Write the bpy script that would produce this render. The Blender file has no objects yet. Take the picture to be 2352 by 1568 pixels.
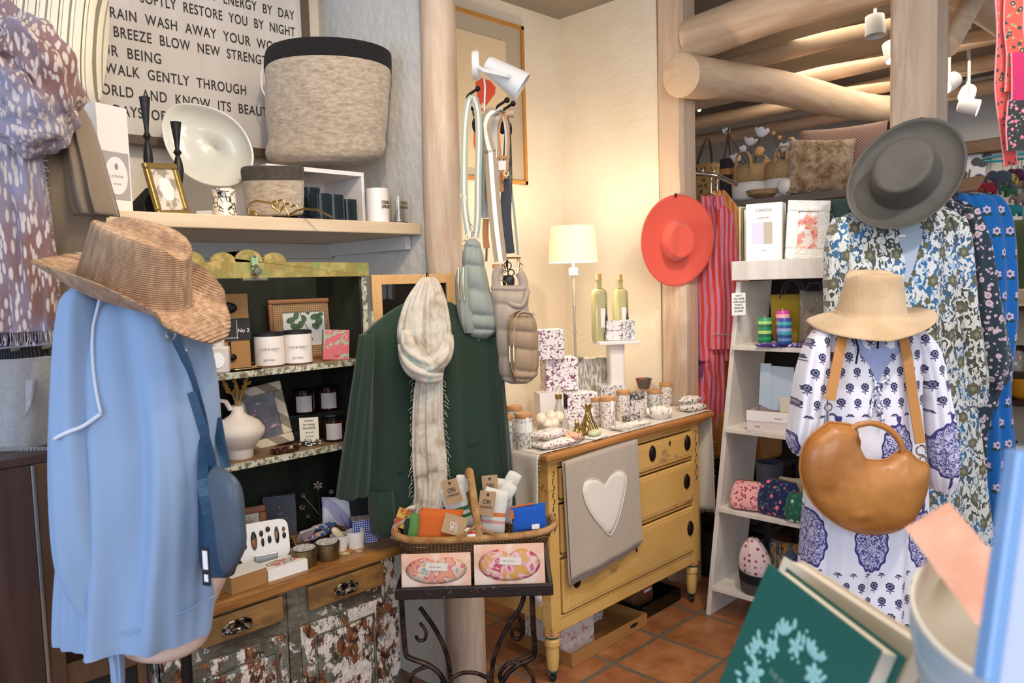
import bpy, bmesh, math, random
from math import sin, cos, pi, radians, sqrt, atan2, tan
from mathutils import Vector as V, Matrix
random.seed(7)
SC = bpy.context.scene
COL = SC.collection

# ---------------------------------------------------------------- camera
F_PX, AZ, TILT, ROLL, H = 1783.2, radians(44.94), radians(4.24), radians(-1.76), 1.55
FW = V((cos(AZ)*cos(TILT), sin(AZ)*cos(TILT), -sin(TILT)))
RT = V((sin(AZ), -cos(AZ), 0)); UP = RT.cross(FW)
R2 = cos(ROLL)*RT + sin(ROLL)*UP; U2 = -sin(ROLL)*RT + cos(ROLL)*UP
EYE = V((0, 0, H))
cam_d = bpy.data.cameras.new('camera'); cam = bpy.data.objects.new('camera', cam_d); COL.objects.link(cam)
cam_d.sensor_width = 36.0; cam_d.lens = F_PX*36/2352
cam_d.clip_start = .02; cam_d.clip_end = 60
cam.matrix_world = Matrix(((R2.x, U2.x, -FW.x, 0), (R2.y, U2.y, -FW.y, 0), (R2.z, U2.z, -FW.z, H), (0, 0, 0, 1)))
cam_d.dof.use_dof = True; cam_d.dof.focus_distance = 2.7; cam_d.dof.aperture_fstop = 5.0
SC.camera = cam

# ---------------------------------------------------------------- world, lights, exposure
w = bpy.data.worlds.new('world'); SC.world = w; w.use_nodes = True
w.node_tree.nodes['Background'].inputs[0].default_value = (.74, .85, 1, 1)
w.node_tree.nodes['Background'].inputs[1].default_value = .62
def area(name, loc, target, size, power, col, sy=None):
    d = bpy.data.lights.new(name, 'AREA'); d.energy = power; d.color = col
    d.shape = 'RECTANGLE'; d.size = size; d.size_y = sy or size
    o = bpy.data.objects.new(name, d); COL.objects.link(o); o.location = loc
    o.rotation_euler = (V(target)-V(loc)).to_track_quat('-Z', 'Y').to_euler(); return o
def spot(name, loc, target, power, col, ang=60, blend=.6, rad=.05):
    d = bpy.data.lights.new(name, 'SPOT'); d.energy = power; d.color = col; d.spot_size = radians(ang); d.spot_blend = blend; d.shadow_soft_size = rad
    o = bpy.data.objects.new(name, d); COL.objects.link(o); o.location = loc
    o.rotation_euler = (V(target)-V(loc)).to_track_quat('-Z', 'Y').to_euler(); return o
area('ceiling_light', (1.2, .7, 2.9), (1.5, 1.2, 0), 1.6, 34, (1, .86, .7))
area('daylight_from_shop_window', (-2.6, 1.2, 1.9), (.8, 1.9, 1.2), 2.4, 55, (.46, .67, 1), 1.8)
area('daylight_from_entrance', (-1.2, -2.2, 2.2), (2, 1.6, 1.0), 2.2, 55, (.9, .93, 1), 1.8)
area('back_room_light', (5.2, 1.6, 2.8), (5.0, 1.8, 0), 1.8, 30, (1, .85, .68))
spot('track_spot_shelf', (.7, .9, 2.85), (1.3, 2.6, 1.95), 45, (1, .82, .62), 60)
spot('track_spot_dresser', (2.2, .8, 2.85), (2.7, 2.3, .9), 60, (1, .86, .68), 62)
spot('track_spot_dress', (2.0, -.1, 2.85), (2.9, 1.1, 1.1), 60, (.96, .93, 1), 60)
spot('track_spot_hutch', (.9, .7, 2.8), (1.2, 2.2, 1.0), 25, (1, .82, .6), 55)
SC.view_settings.view_transform = 'Standard'; SC.view_settings.look = 'None'
SC.view_settings.exposure = .30; SC.view_settings.gamma = 1; SC.view_settings.use_curve_mapping = False

# ---------------------------------------------------------------- pixel <-> place helpers (survey of the photograph)
def ray(px, py): return FW + (px-1176)/F_PX*R2 - (py-784)/F_PX*U2
def onX(px, py, x): d = ray(px, py); return EYE + d*(x/d.x)
def onY(px, py, y): d = ray(px, py); return EYE + d*(y/d.y)
def onZ(px, py, z): d = ray(px, py); return EYE + d*((z-H)/d.z)
def onD(px, py, t): return EYE + ray(px, py)*t
def pr(p):
    v = V(p)-EYE; z = v.dot(FW); return (1176+F_PX*v.dot(R2)/z, 784-F_PX*v.dot(U2)/z, z)
def mpp(p): return (V(p)-EYE).dot(FW)/F_PX
def at(px, y, z):
    py = 700
    for _ in range(6):
        p = onY(px, py, y); py = pr((p.x, y, z))[1]
    return V((p.x, y, z))
def atX(px, x, z):
    py = 700
    for _ in range(6):
        p = onX(px, py, x); py = pr((x, p.y, z))[1]
    return V((x, p.y, z))
class Fr:
    """upright plane facing the viewer (plus yaw) through a point; s() reads a photo pixel as local x,z on it"""
    def __init__(s_, px, py, d, yaw=0, p=None):
        s_.o = V(p) if p is not None else onD(px, py, d)
        a = radians(yaw); r = Matrix.Rotation(a, 3, 'Z')
        s_.ax = r @ RT; s_.n = V((0, 0, 1)).cross(s_.ax)
        s_.M = Matrix(((s_.ax.x, s_.n.x, 0, s_.o.x), (s_.ax.y, s_.n.y, 0, s_.o.y), (0, 0, 1, s_.o.z), (0, 0, 0, 1)))
    def s(s_, px, py, dy=0):
        d = ray(px, py); q = s_.o + s_.n*dy; t = (q-EYE).dot(s_.n)/d.dot(s_.n); v = EYE+d*t-s_.o
        return v.dot(s_.ax), v.z
    def p(s_, px, py, dy=0):
        x, z = s_.s(px, py, dy); return V((x, dy, z))

# ---------------------------------------------------------------- materials
def C(h):
    h = h.lstrip('#'); h = h if len(h) == 6 else h[0]*2+h[1]*2+h[2]*2; r = [int(h[i:i+2], 16)/255 for i in (0, 2, 4)]
    return tuple(c/12.92 if c <= .04045 else ((c+.055)/1.055)**2.4 for c in r)+(1,)
class N:
    def __init__(s, nt): s.nt = nt; s._co = {}
    def nd(s, t, **k):
        n = s.nt.nodes.new(t)
        for a, b in k.items(): setattr(n, a, b)
        return n
    def set(s, n, i, v):
        if isinstance(v, bpy.types.NodeSocket): s.nt.links.new(v, n.inputs[i])
        elif isinstance(v, str): n.inputs[i].default_value = C(v)
        elif v is not None: n.inputs[i].default_value = v
    def co(s, sc=(1, 1, 1), rot=(0, 0, 0), loc=(0, 0, 0), k='Object'):
        if 'c' not in s._co: s._co['c'] = s.nd('ShaderNodeTexCoord')
        m = s.nd('ShaderNodeMapping'); s.nt.links.new(s._co['c'].outputs[k], m.inputs[0])
        if isinstance(sc, (int, float)): sc = (sc,)*3
        m.inputs[3].default_value = sc; m.inputs[2].default_value = rot; m.inputs[1].default_value = loc
        return m.outputs[0]
    def noise(s, v=None, sc=5, det=3, rough=.5, dist=0):
        n = s.nd('ShaderNodeTexNoise'); s.set(n, 'Vector', v if v is not None else s.co()); s.set(n, 'Scale', sc); s.set(n, 'Detail', det); s.set(n, 'Roughness', rough); s.set(n, 'Distortion', dist)
        return n.outputs[0]
    def noisec(s, v=None, sc=5):
        n = s.nd('ShaderNodeTexNoise'); s.set(n, 'Vector', v if v is not None else s.co()); s.set(n, 'Scale', sc); return n.outputs[1]
    def vor(s, v=None, sc=5, rand=1, feat='F1', out=0):
        n = s.nd('ShaderNodeTexVoronoi', feature=feat); s.set(n, 'Vector', v if v is not None else s.co()); s.set(n, 'Scale', sc); s.set(n, 'Randomness', rand)
        return n.outputs[out]
    def wave(s, v=None, sc=5, axis='X', dist=0, prof='SIN', det=2, dsc=1):
        n = s.nd('ShaderNodeTexWave', wave_type='BANDS', bands_direction=axis, wave_profile=prof); s.set(n, 'Vector', v if v is not None else s.co()); s.set(n, 'Scale', sc); s.set(n, 'Distortion', dist); s.set(n, 'Detail', det); s.set(n, 'Detail Scale', dsc)
        return n.outputs[1]
    def ramp(s, f, st, interp='LINEAR'):
        n = s.nd('ShaderNodeValToRGB'); s.set(n, 0, f); r = n.color_ramp; r.interpolation = interp
        while len(r.elements) < len(st): r.elements.new(.5)
        for e, (p, c) in zip(r.elements, st):
            e.position = p; e.color = C(c) if isinstance(c, str) else ((c,)*3+(1,) if isinstance(c, (int, float)) else c)
        return n.outputs[0]
    def mask(s, f, a, b): return s.ramp(f, [(a, 0.0), (b, 1.0)] if a < b else [(b, 1.0), (a, 0.0)])
    def mix(s, f, a, b, mode='MIX'):
        n = s.nd('ShaderNodeMix', data_type='RGBA', blend_type=mode); s.set(n, 0, f); s.set(n, 6, a); s.set(n, 7, b); return n.outputs[2]
    def m(s, op, a, b=0., c=None):
        n = s.nd('ShaderNodeMath', operation=op); s.set(n, 0, a); s.set(n, 1, b)
        if c is not None: s.set(n, 2, c)
        return n.outputs[0]
    def xyz(s, v):
        n = s.nd('ShaderNodeSeparateXYZ'); s.set(n, 0, v); return n.outputs
    def gt(s, a, b): return s.m('GREATER_THAN', a, b)
    def lt(s, a, b): return s.m('LESS_THAN', a, b)
    def motif(s, sx, sz, ox=0., oz=0.):
        """half-drop repeat: centred cell coordinates, radius, angle"""
        x, y, z = s.xyz(s.co()); zz = s.m('DIVIDE', s.m('ADD', z, oz), sz); row = s.m('FLOOR', zz)
        xx = s.m('ADD', s.m('DIVIDE', s.m('ADD', x, ox), sx), s.m('MULTIPLY', s.m('MODULO', s.m('ABSOLUTE', row), 2.), .5))
        return s.m('SUBTRACT', s.m('FRACT', xx), .5), s.m('SUBTRACT', s.m('FRACT', zz), .5)
    def blob(s, u, v, cu, cv, ru, rv, lobes=0, amp=.0):
        a = s.m('DIVIDE', s.m('SUBTRACT', u, cu), ru); b = s.m('DIVIDE', s.m('SUBTRACT', v, cv), rv)
        r = s.m('SQRT', s.m('ADD', s.m('MULTIPLY', a, a), s.m('MULTIPLY', b, b)))
        if lobes: r = s.m('ADD', r, s.m('MULTIPLY', s.m('COSINE', s.m('MULTIPLY', s.m('ARCTAN2', b, a), float(lobes))), amp))
        return r
    def cxyz(s, x, y, z):
        n = s.nd('ShaderNodeCombineXYZ'); s.set(n, 0, x); s.set(n, 1, y); s.set(n, 2, z); return n.outputs[0]
    def vadd(s, a, b, k=1.):
        n = s.nd('ShaderNodeVectorMath', operation='MULTIPLY_ADD'); s.set(n, 0, b); n.inputs[1].default_value = (k, k, k); s.set(n, 2, a); return n.outputs[0]
MATS = {}
def M(name, base='#888888', rough=.6, metal=0, bump=0, bsc=60, bfn=None, trans=0, emis=None, es=0, sheen=0, coat=0, spec=.5, alpha=1, ior=1.45, var=0, vsc=6, sss=0, aniso=None, bd=.003):
    if name in MATS: return MATS[name]
    m = bpy.data.materials.new(name); m.use_nodes = True; nt = m.node_tree; n = N(nt); b = nt.nodes['Principled BSDF']
    col = base(n) if callable(base) else base
    if var:
        f = n.noise(n.co(), vsc, 4)
        c2 = C(base) if isinstance(base, str) else None
        src = col if not isinstance(col, str) else C(col)
        dk = n.mix(1.0, src, (1-var, 1-var, 1-var, 1), 'MULTIPLY')
        col = n.mix(n.mask(f, .35, .65), dk, src)
    n.set(b, 'Base Color', col if not isinstance(col, str) else C(col))
    n.set(b, 'Roughness', rough(n) if callable(rough) else rough); n.set(b, 'Metallic', metal); n.set(b, 'IOR', ior)
    n.set(b, 'Transmission Weight', trans); n.set(b, 'Sheen Weight', sheen); n.set(b, 'Coat Weight', coat); n.set(b, 'Specular IOR Level', spec); n.set(b, 'Alpha', alpha)
    if sss: n.set(b, 'Subsurface Weight', sss); b.inputs['Subsurface Radius'].default_value = (.02, .012, .008)
    if emis: n.set(b, 'Emission Color', C(emis)); n.set(b, 'Emission Strength', es)
    if bump:
        bn = n.nd('ShaderNodeBump'); bn.inputs['Strength'].default_value = bump; bn.inputs['Distance'].default_value = bd
        n.set(bn, 'Height', bfn(n) if bfn else n.noise(n.co(), bsc, 4, .6)); nt.links.new(bn.outputs[0], b.inputs['Normal'])
    MATS[name] = m; return m
def cloth(name, base="#888888", bump=.35, bsc=320, var=0, vsc=5, rough=.9, sheen=.25, bd=.002, bfn=None):
    return M(name, base, rough, bump=bump, bsc=bsc, sheen=sheen, var=var, vsc=vsc, spec=.2, bd=bd, bfn=bfn)

# ---------------------------------------------------------------- mesh building
class MB:
    def __init__(s, T=None): s.v = []; s.f = []; s.T = T or Matrix()
    def add(s, vs, fs, T=None):
        k = len(s.v); T = s.T @ T if T else s.T
        s.v += [T @ V(p) for p in vs]; s.f += [tuple(i+k for i in q) for q in fs]; return s
    def box(s, a, b, T=None):
        (x0, y0, z0), (x1, y1, z1) = a, b
        return s.add([(x0, y0, z0), (x1, y0, z0), (x1, y1, z0), (x0, y1, z0), (x0, y0, z1), (x1, y0, z1), (x1, y1, z1), (x0, y1, z1)],
                     [(0, 3, 2, 1), (4, 5, 6, 7), (0, 1, 5, 4), (1, 2, 6, 5), (2, 3, 7, 6), (3, 0, 4, 7)], T)
    def cbox(s, c, sz, T=None): return s.box([c[i]-sz[i]/2 for i in range(3)], [c[i]+sz[i]/2 for i in range(3)], T)
    def ring(s, rings, closed=True, cap=(1, 1), T=None):
        n = len(rings[0]); vs = [p for r in rings for p in r]; fs = []
        for i in range(len(rings)-1):
            for j in range(n if closed else n-1):
                k = (j+1) % n; fs.append((i*n+j, i*n+k, (i+1)*n+k, (i+1)*n+j))
        if cap[0]: fs.append(tuple(reversed(range(n))))
        if cap[1]: fs.append(tuple((len(rings)-1)*n+j for j in range(n)))
        return s.add(vs, fs, T)
    def lathe(s, prof, n=32, T=None, cap=(1, 1)):
        return s.ring([[(r*cos(2*pi*j/n), r*sin(2*pi*j/n), z) for j in range(n)] for r, z in prof], True, cap, T)
    def tube(s, path, r, n=10, closed=False, T=None, cap=(1, 1)):
        P = [V(p) for p in path]; m = len(P); rs = r if isinstance(r, (list, tuple)) else [r]*m
        t0 = (P[1]-P[0]).normalized(); u = t0.orthogonal().normalized(); rings = []
        for i in range(m):
            if closed: t = P[(i+1) % m]-P[i-1]
            else: t = P[min(i+1, m-1)]-P[max(i-1, 0)]
            if t.length < 1e-9: t = t0
            t.normalize(); u = (u - t*u.dot(t))
            u = u.normalized() if u.length > 1e-6 else t.orthogonal().normalized()
            v = t.cross(u); rings.append([P[i]+(u*cos(2*pi*j/n)+v*sin(2*pi*j/n))*rs[i] for j in range(n)])
        if closed: rings.append(rings[0]); cap = (0, 0)
        return s.ring(rings, True, cap, T)
    def strap(s, path, w, t, wd=(1, 0, 0), T=None):
        """flat band; wd = width direction(s)"""
        P = [V(p) for p in path]; m = len(P); rings = []
        for i in range(m):
            tg = (P[min(i+1, m-1)]-P[max(i-1, 0)]).normalized(); W = V(wd[i]) if isinstance(wd, list) else V(wd)
            W = (W-tg*W.dot(tg)).normalized(); nn = tg.cross(W); ww = w[i] if isinstance(w, list) else w
            rings.append([P[i]+W*ww/2+nn*t/2, P[i]-W*ww/2+nn*t/2, P[i]-W*ww/2-nn*t/2, P[i]+W*ww/2-nn*t/2])
        return s.ring(rings, True, (1, 1), T)
    def prism(s, poly, y0, y1, T=None):
        n = len(poly); vs = [(x, y0, z) for x, z in poly]+[(x, y1, z) for x, z in poly]
        fs = [tuple(range(n)), tuple(reversed(range(n, 2*n)))]+[(i, i+n, (i+1) % n+n, (i+1) % n) for i in range(n)]
        return s.add(vs, fs, T)
    def grid(s, fn, nu, nv, T=None):
        vs = [fn(i/nu, j/nv) for j in range(nv+1) for i in range(nu+1)]
        return s.add(vs, [(j*(nu+1)+i, j*(nu+1)+i+1, (j+1)*(nu+1)+i+1, (j+1)*(nu+1)+i) for j in range(nv) for i in range(nu)], T)
    def ell(s, c, r, n=16, m=10, T=None, e=2.):
        def sp(x, p): return math.copysign(abs(x)**p, x)
        q = 2/e; rings = []
        for i in range(m+1):
            a = -pi/2+pi*i/m; a = max(-pi/2+.02, min(pi/2-.02, a))
            rings.append([(c[0]+r[0]*sp(cos(a), q)*sp(cos(2*pi*j/n), q), c[1]+r[1]*sp(cos(a), q)*sp(sin(2*pi*j/n), q), c[2]+r[2]*sp(sin(a), q)) for j in range(n)])
        return s.ring(rings, True, (1, 1), T)
    def inflate(s, poly, c, th, rings=9, T=None, back=1., fn=None, dm=0):
        """pillow-like body from an outline (x,z) about centre c; th = half thickness"""
        n = len(poly); R = []
        ks = [1-(i/rings)**1.0 for i in range(rings)]
        if dm: ks[-1] = .03
        def dist(x, z):
            b = 9
            for i in range(n):
                ax, az = poly[i]; bx, bz = poly[(i+1) % n]; dx, dz = bx-ax, bz-az; t = max(0, min(1, ((x-ax)*dx+(z-az)*dz)/(dx*dx+dz*dz+1e-12)))
                b = min(b, (x-ax-t*dx)**2+(z-az-t*dz)**2)
            return sqrt(b)
        for sg in (-1, 1):
            rr = []
            for k in ks:
                y = sg*th*(1 if sg < 0 else back)*sqrt(max(0, 1-k**3))
                if dm:
                    q = []
                    for x, z in poly:
                        X, Z = c[0]+(x-c[0])*k, c[1]+(z-c[1])*k; t = min(1, dist(X, Z)/dm); f = sqrt(max(0, 1-(1-t)**2))
                        q.append((X, sg*th*f+(fn(X, Z)*t if fn and sg < 0 else 0), Z))
                    rr.append(q); continue
                rr.append([(c[0]+(x-c[0])*k, y+(fn(c[0]+(x-c[0])*k, c[1]+(z-c[1])*k)*(1-k**6) if fn and sg < 0 else 0), c[1]+(z-c[1])*k) for x, z in poly])
            R.append(rr)
        seq = list(reversed(R[0]))+R[1][1:]
        return s.ring(seq, True, (1, 1), T)
    def build(s, name, mat, parent=None, world=False, smooth=True, bev=0, solid=0, sub=0, label=None, ang=40, kind=None, soff=0):
        vs = s.v
        if world and parent is not None:
            inv = parent.matrix_basis.inverted()
            q = parent.parent
            while q is not None: inv = inv @ q.matrix_basis.inverted(); q = q.parent
            vs = [inv @ p for p in vs]
        me = bpy.data.meshes.new(name); me.from_pydata([tuple(p) for p in vs], [], s.f); me.validate()
        bm = bmesh.new(); bm.from_mesh(me); bmesh.ops.recalc_face_normals(bm, faces=bm.faces); bm.to_mesh(me); bm.free()
        o = bpy.data.objects.new(name, me); COL.objects.link(o); me.materials.append(mat)
        if parent is not None: o.parent = parent
        if bev:
            b = o.modifiers.new('b', 'BEVEL'); b.width = bev; b.segments = 2; b.limit_method = 'ANGLE'; b.angle_limit = radians(50)
        if solid:
            b = o.modifiers.new('s', 'SOLIDIFY'); b.thickness = solid; b.offset = soff
        if sub:
            b = o.modifiers.new('u', 'SUBSURF'); b.levels = sub; b.render_levels = sub
        if smooth:
            me.shade_smooth()
            if ang < 180: me.set_sharp_from_angle(angle=radians(ang))
        if label: o['label'] = label
        if kind: o['kind'] = kind
        return o
def thing(name, label, cat, T=None, group=None):
    o = bpy.data.objects.new(name, None); COL.objects.link(o); o.empty_display_size = .05
    if T is not None: o.matrix_basis = T if isinstance(T, Matrix) else Matrix.Translation(V(T))
    o['label'] = label; o['category'] = cat
    if group: o['group'] = group
    return o
def tag(o, label, cat, group=None, kind=None):
    o['label'] = label; o['category'] = cat
    if group: o['group'] = group
    if kind: o['kind'] = kind
    return o
def struct(o): o['kind'] = 'structure'; return o
def TR(p, rz=0, rx=0, ry=0): return Matrix.Translation(V(p)) @ Matrix.Rotation(radians(rz), 4, 'Z') @ Matrix.Rotation(radians(rx), 4, 'X') @ Matrix.Rotation(radians(ry), 4, 'Y')
def text(body, size, parent, T, mat, name='lettering', al='CENTER', ext=.0003, xs=1, sp=1, ls=1., off=0):
    c = bpy.data.curves.new(name, 'FONT'); c.body = body; c.size = size; c.align_x = al; c.extrude = ext; c.space_character = sp; c.space_line = ls; c.offset = off
    c.materials.append(mat); o = bpy.data.objects.new(name, c); COL.objects.link(o); o.parent = parent
    o.matrix_basis = T @ Matrix.Rotation(pi/2, 4, 'X') @ Matrix.Diagonal((xs, 1, 1, 1)); return o
def cr(P, m):
    """catmull-rom resample of a list of tuples to m+1 samples"""
    P = [tuple(p) for p in P]; n = len(P)-1; out = []
    for i in range(m+1):
        t = i/m*n; k = min(int(t), n-1); t -= k
        a, b, c, d = P[max(k-1, 0)], P[k], P[k+1], P[min(k+2, n)]
        out.append(tuple(.5*(2*b[j]+(c[j]-a[j])*t+(2*a[j]-5*b[j]+4*c[j]-d[j])*t*t+(3*b[j]-a[j]-3*c[j]+d[j])*t**3) for j in range(len(b))))
    return out
def sp(x, p): return math.copysign(abs(x)**p, x)
def loft(mb, rows, n=56, m=44, e=2.3, fold=None, cap=(1, 1), T=None):
    """rows: (z, xl, xr, yc, hy)"""
    rr = cr(rows, m); rings = []
    for i, (z, xl, xr, yc, hy) in enumerate(rr):
        t = i/m; cx = (xl+xr)/2; hx = abs(xr-xl)/2; ring = []
        for j in range(n):
            th = 2*pi*j/n; x = sp(cos(th), 2/e); y = sp(sin(th), 2/e); f = fold(th, t) if fold else (0, 0)
            fr_, fz = f if isinstance(f, tuple) else (f, 0)
            ring.append((cx+hx*x+fr_*cos(th)*.3, yc+hy*y+fr_*sin(th), z+fz))
        rings.append(ring)
    mb.ring(rings, True, cap, T); return mb
def prows(fr, rows, yc=0, dy=None):
    """photo rows (py, pxl, pxr, hy[, yc]) -> loft rows on frame fr"""
    out = []
    for r in rows:
        py, a, b, hy = r[:4]; y = r[4] if len(r) > 4 else yc
        xl, z = fr.s(a, py, y); xr, z2 = fr.s(b, py, y); out.append(((z+z2)/2, xl, xr, y, hy))
    return out
def surfy(rows, x, z, e=2.3):
    rr = sorted(rows); 
    if z <= rr[0][0]: r = rr[0]
    elif z >= rr[-1][0]: r = rr[-1]
    else:
        for a, b in zip(rr, rr[1:]):
            if a[0] <= z <= b[0]:
                t = (z-a[0])/(b[0]-a[0]+1e-9); r = tuple(p+(q-p)*t for p, q in zip(a, b)); break
    u = (x-(r[1]+r[2])/2)/(abs(r[2]-r[1])/2+1e-9); u = max(-.98, min(.98, u))
    return r[3]-r[4]*(1-abs(u)**e)**(1/e)
def folds(k, amp, ph=0, grow=1, k2=None):
    def f(th, t):
        a = amp*(1-grow+grow*t)
        return a*(sin(k*th+ph+1.5*t)+.6*sin((k2 or k*1.7)*th+ph*2.1+2*t*1.3)+.35*sin(k*.53*th+4*t))
    return f
def pillow(mb, w, h, d, T=None, n=20, rnd=0):
    def side(sg):
        def fn(u, v):
            a = 2*u-1; b = 2*v-1
            k = (max(0, 1-abs(a)**3.2)*max(0, 1-abs(b)**3.2))**.45
            pinch = 1-.06*(1-abs(b)**2)*abs(a)**4 ; pinch2 = 1-.06*(1-abs(a)**2)*abs(b)**4
            return (a*w/2*pinch*sqrt(1-rnd*b*b), sg*d/2*k, b*h/2*pinch2*sqrt(1-rnd*a*a))
        return fn
    mb.grid(side(-1), n, n, T); mb.grid(side(1), n, n, T); return mb
def stretch_copy(root, T, label=None, group=None):
    r = root.copy(); COL.objects.link(r); r.matrix_basis = T
    if label: r['label'] = label
    if group: r['group'] = group
    for ch in list(root.children):
        c = ch.copy(); COL.objects.link(c); c.parent = r
        for g in list(ch.children):
            d = g.copy(); COL.objects.link(d); d.parent = c
    return r
# ================================================================ common materials
plaster = M('plaster', lambda n: n.mix(n.mask(n.noise(n.co(), 2.2, 4), .35, .7), '#e2d6c2', '#efe6d6'), .85, bump=.5, bfn=lambda n: n.m('ADD', n.noise(n.co(), 14, 6, .62), n.m('MULTIPLY', n.noise(n.co(), 70, 3), .25)), bd=.012)
plasterc = M('plaster_cool', lambda n: n.mix(n.mask(n.noise(n.co(), 2.2, 4), .35, .7), '#d2cec6', '#dedad2'), .85, bump=.6, bfn=lambda n: n.m('ADD', n.noise(n.co(), 16, 6, .65), n.m('MULTIPLY', n.vor(n.co(), 26), .35)), bd=.012)
white = M('white_paint', '#e9e6e0', .5)
def tilecol(n):
    x, y, z = n.xyz(n.co()); P = .32
    a = n.m('PINGPONG', n.m('SUBTRACT', x, 2.742), P/2); b = n.m('PINGPONG', n.m('SUBTRACT', y, 1.89), P/2)
    w = n.m('ADD', n.m('MINIMUM', a, b), n.m('MULTIPLY', n.m('SUBTRACT', n.noise(n.co(), 18, 2), .5), .006))
    g = n.mask(w, .009, .0125)
    cell = n.cxyz(n.m('FLOOR', n.m('DIVIDE', n.m('SUBTRACT', x, 2.742), P)), n.m('FLOOR', n.m('DIVIDE', n.m('SUBTRACT', y, 1.89), P)), 0.)
    wn = n.nd('ShaderNodeTexWhiteNoise'); n.set(wn, 'Vector', cell)
    t = n.ramp(n.noise(n.co(), 7, 5, .6), [(.3, '#7a4a2e'), (.5, '#a2683f'), (.72, '#b98458')])
    t = n.mix(n.m('MULTIPLY', wn.outputs[0], .55), t, '#8a5636')
    return n.mix(g, '#6a6052', t)
floor_m = M('terracotta', tilecol, .38, bump=.25, bsc=12, bd=.01)
def woodfn(a, b, c=None, sc=(1, 1, .12), d=26, knots=True, rot=(0, 0, 0)):
    def f(n):
        v = n.co(sc, rot); g = n.noise(v, d, 5, .6, .3); k = n.noise(v, d*.25, 2, .5, .6)
        col = n.mix(n.mask(g, .38, .66), a, b)
        col = n.mix(n.mask(k, .3, .75), col, c or a)
        if knots: col = n.mix(n.mask(n.vor(n.co(tuple(q*1.4 for q in sc), rot), 3.2), .06, .03), col, '#8a6a50')
        return col
    return f
logv = M('pale_log_upright', woodfn('#b89a80', '#dcc8b2', '#cdb49c'), .65, bump=.4, bfn=lambda n: n.noise(n.co((1, 1, .06)), 42, 4, .6), bd=.006)
logx = M('pale_log_x', woodfn('#c4a182', '#e2cdb2', '#d2b797', (.12, 1, 1)), .6, bump=.3, bfn=lambda n: n.noise(n.co((.06, 1, 1)), 42, 4, .6), bd=.005)
logy = M('pale_log_y', woodfn('#c4a182', '#e2cdb2', '#d2b797', (1, .12, 1)), .6, bump=.3, bfn=lambda n: n.noise(n.co((1, .06, 1)), 42, 4, .6), bd=.005)
browny = M('brown_beam', woodfn('#6e5644', '#93785f', '#7d6450', (1, .12, 1), knots=False), .7)
gold = M('gold_metal', '#bb9d62', .3, 1); brass = M('brass_metal', '#9b8a55', .35, 1); chrome = M('chrome', '#c9c6c0', .15, 1)
blackiron = M('black_iron', '#231c19', .5, .6, bump=.2, bsc=40); black = M('black_matte', '#17171a', .5); ink = M('ink', '#2c2a2a', .6); greyink = M('grey_ink', '#8d8a86', .6)
paper = M('white_card', '#f0ede8', .55); glassm = M('clear_glass', '#ffffff', .02, trans=1, ior=1.4, spec=.5)

# ================================================================ floor, walls, ceiling
def sbox(name, a, b, m, bev=0): return struct(MB().box(a, b).build(name, m, smooth=False, bev=bev))
sbox('floor', (-3, -3, -.1), (8, 6, 0), floor_m)
sbox('wall_back', (-2.4, 2.9, 0), (3.45, 3.05, 3.0), plaster)
sbox('wall_partition', (1.82, 2.24, 0), (1.93, 2.9, 3.0), plasterc)
sbox('wall_alcove', (3.35, 2.26, 0), (3.47, 2.9, 3.0), plaster)
sbox('ceiling', (-2.4, -1.2, 3.0), (8, 6, 3.1), M('ceiling_plaster', lambda n: n.mix(n.noise(n.co(), 5, 4), '#857c72', '#9a9085'), .9, bump=.5, bsc=22, bd=.01))
sbox('wall_far', (6.8, -1.2, 0), (6.95, 5, 3.0), M('far_wall', '#dcd8cf', .8, bump=.2, bsc=20))
sbox('wall_side', (3.45, 4.85, 0), (6.95, 5, 3.0), M('side_wall', '#cfc6b6', .8))
def log(name, p0, p1, r0, r1, m, label, flat=0, wob=.006, seg=14, group=None, cat='log beam'):
    p0, p1 = V(p0), V(p1); path = []; rs = []
    for i in range(seg+1):
        t = i/seg; path.append(p0.lerp(p1, t)+V((sin(t*7+r0*90), cos(t*5+r0*50), sin(t*6))) * wob * sin(pi*t)); rs.append((r0+(r1-r0)*t)*(1+.03*sin(t*13+r0*77)))
    mb = MB(); mb.tube([path[0]-(path[1]-path[0]).normalized()*.004]+path, [rs[0]*.9]+rs, 24)
    return tag(mb.build(name, m), label, cat, group)
log('log_post', (1.872, 2.165, 0), (1.83, 2.15, 3.0), .074, .062, logv, 'pale peeled log post at the end of the grey plaster partition', wob=.012, cat='post')
mb = MB(); mb.ring([[(x+3.385+.004*sin(z*5), y+2.17, z) for x, y in ((-.07, -.055), (-.052, -.072), (.05, -.072), (.07, -.05), (.07, .055), (.05, .075), (-.05, .075), (-.07, .055))] for z in [i*.15 for i in range(21)]])
tag(mb.build('timber_post', logv), 'pale timber post behind the coral hat, beside the striped pyjamas', 'post')
mb = MB(); mb.ring([[(x+3.40, y+1.06, z) for x, y in ((-.085, -.07), (-.07, -.085), (.07, -.085), (.085, -.07), (.085, .07), (.07, .085), (-.07, .085), (-.085, .07))] for z in [i*.19 for i in range(15)]])
po = tag(mb.build('timber_post', logv), 'pale square timber post behind the dark grey hat and printed dresses', 'post')
log('log_beam', (3.40, 2.10, 2.71), (3.42, .55, 2.80), .098, .122, logy, 'thick pale log running between the two timber posts', wob=.01)
log('log_beam', (3.22, 2.04, 2.50), (6.1, 1.98, 2.71), .098, .085, logx, 'long pale log running back from the post by the coral hat, above the flower pots', wob=.03)
log('log_beam', (3.30, 1.05, 2.83), (6.2, .95, 2.72), .125, .105, logx, 'thick knotty log running back over the dark hat post', wob=.03)
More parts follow.
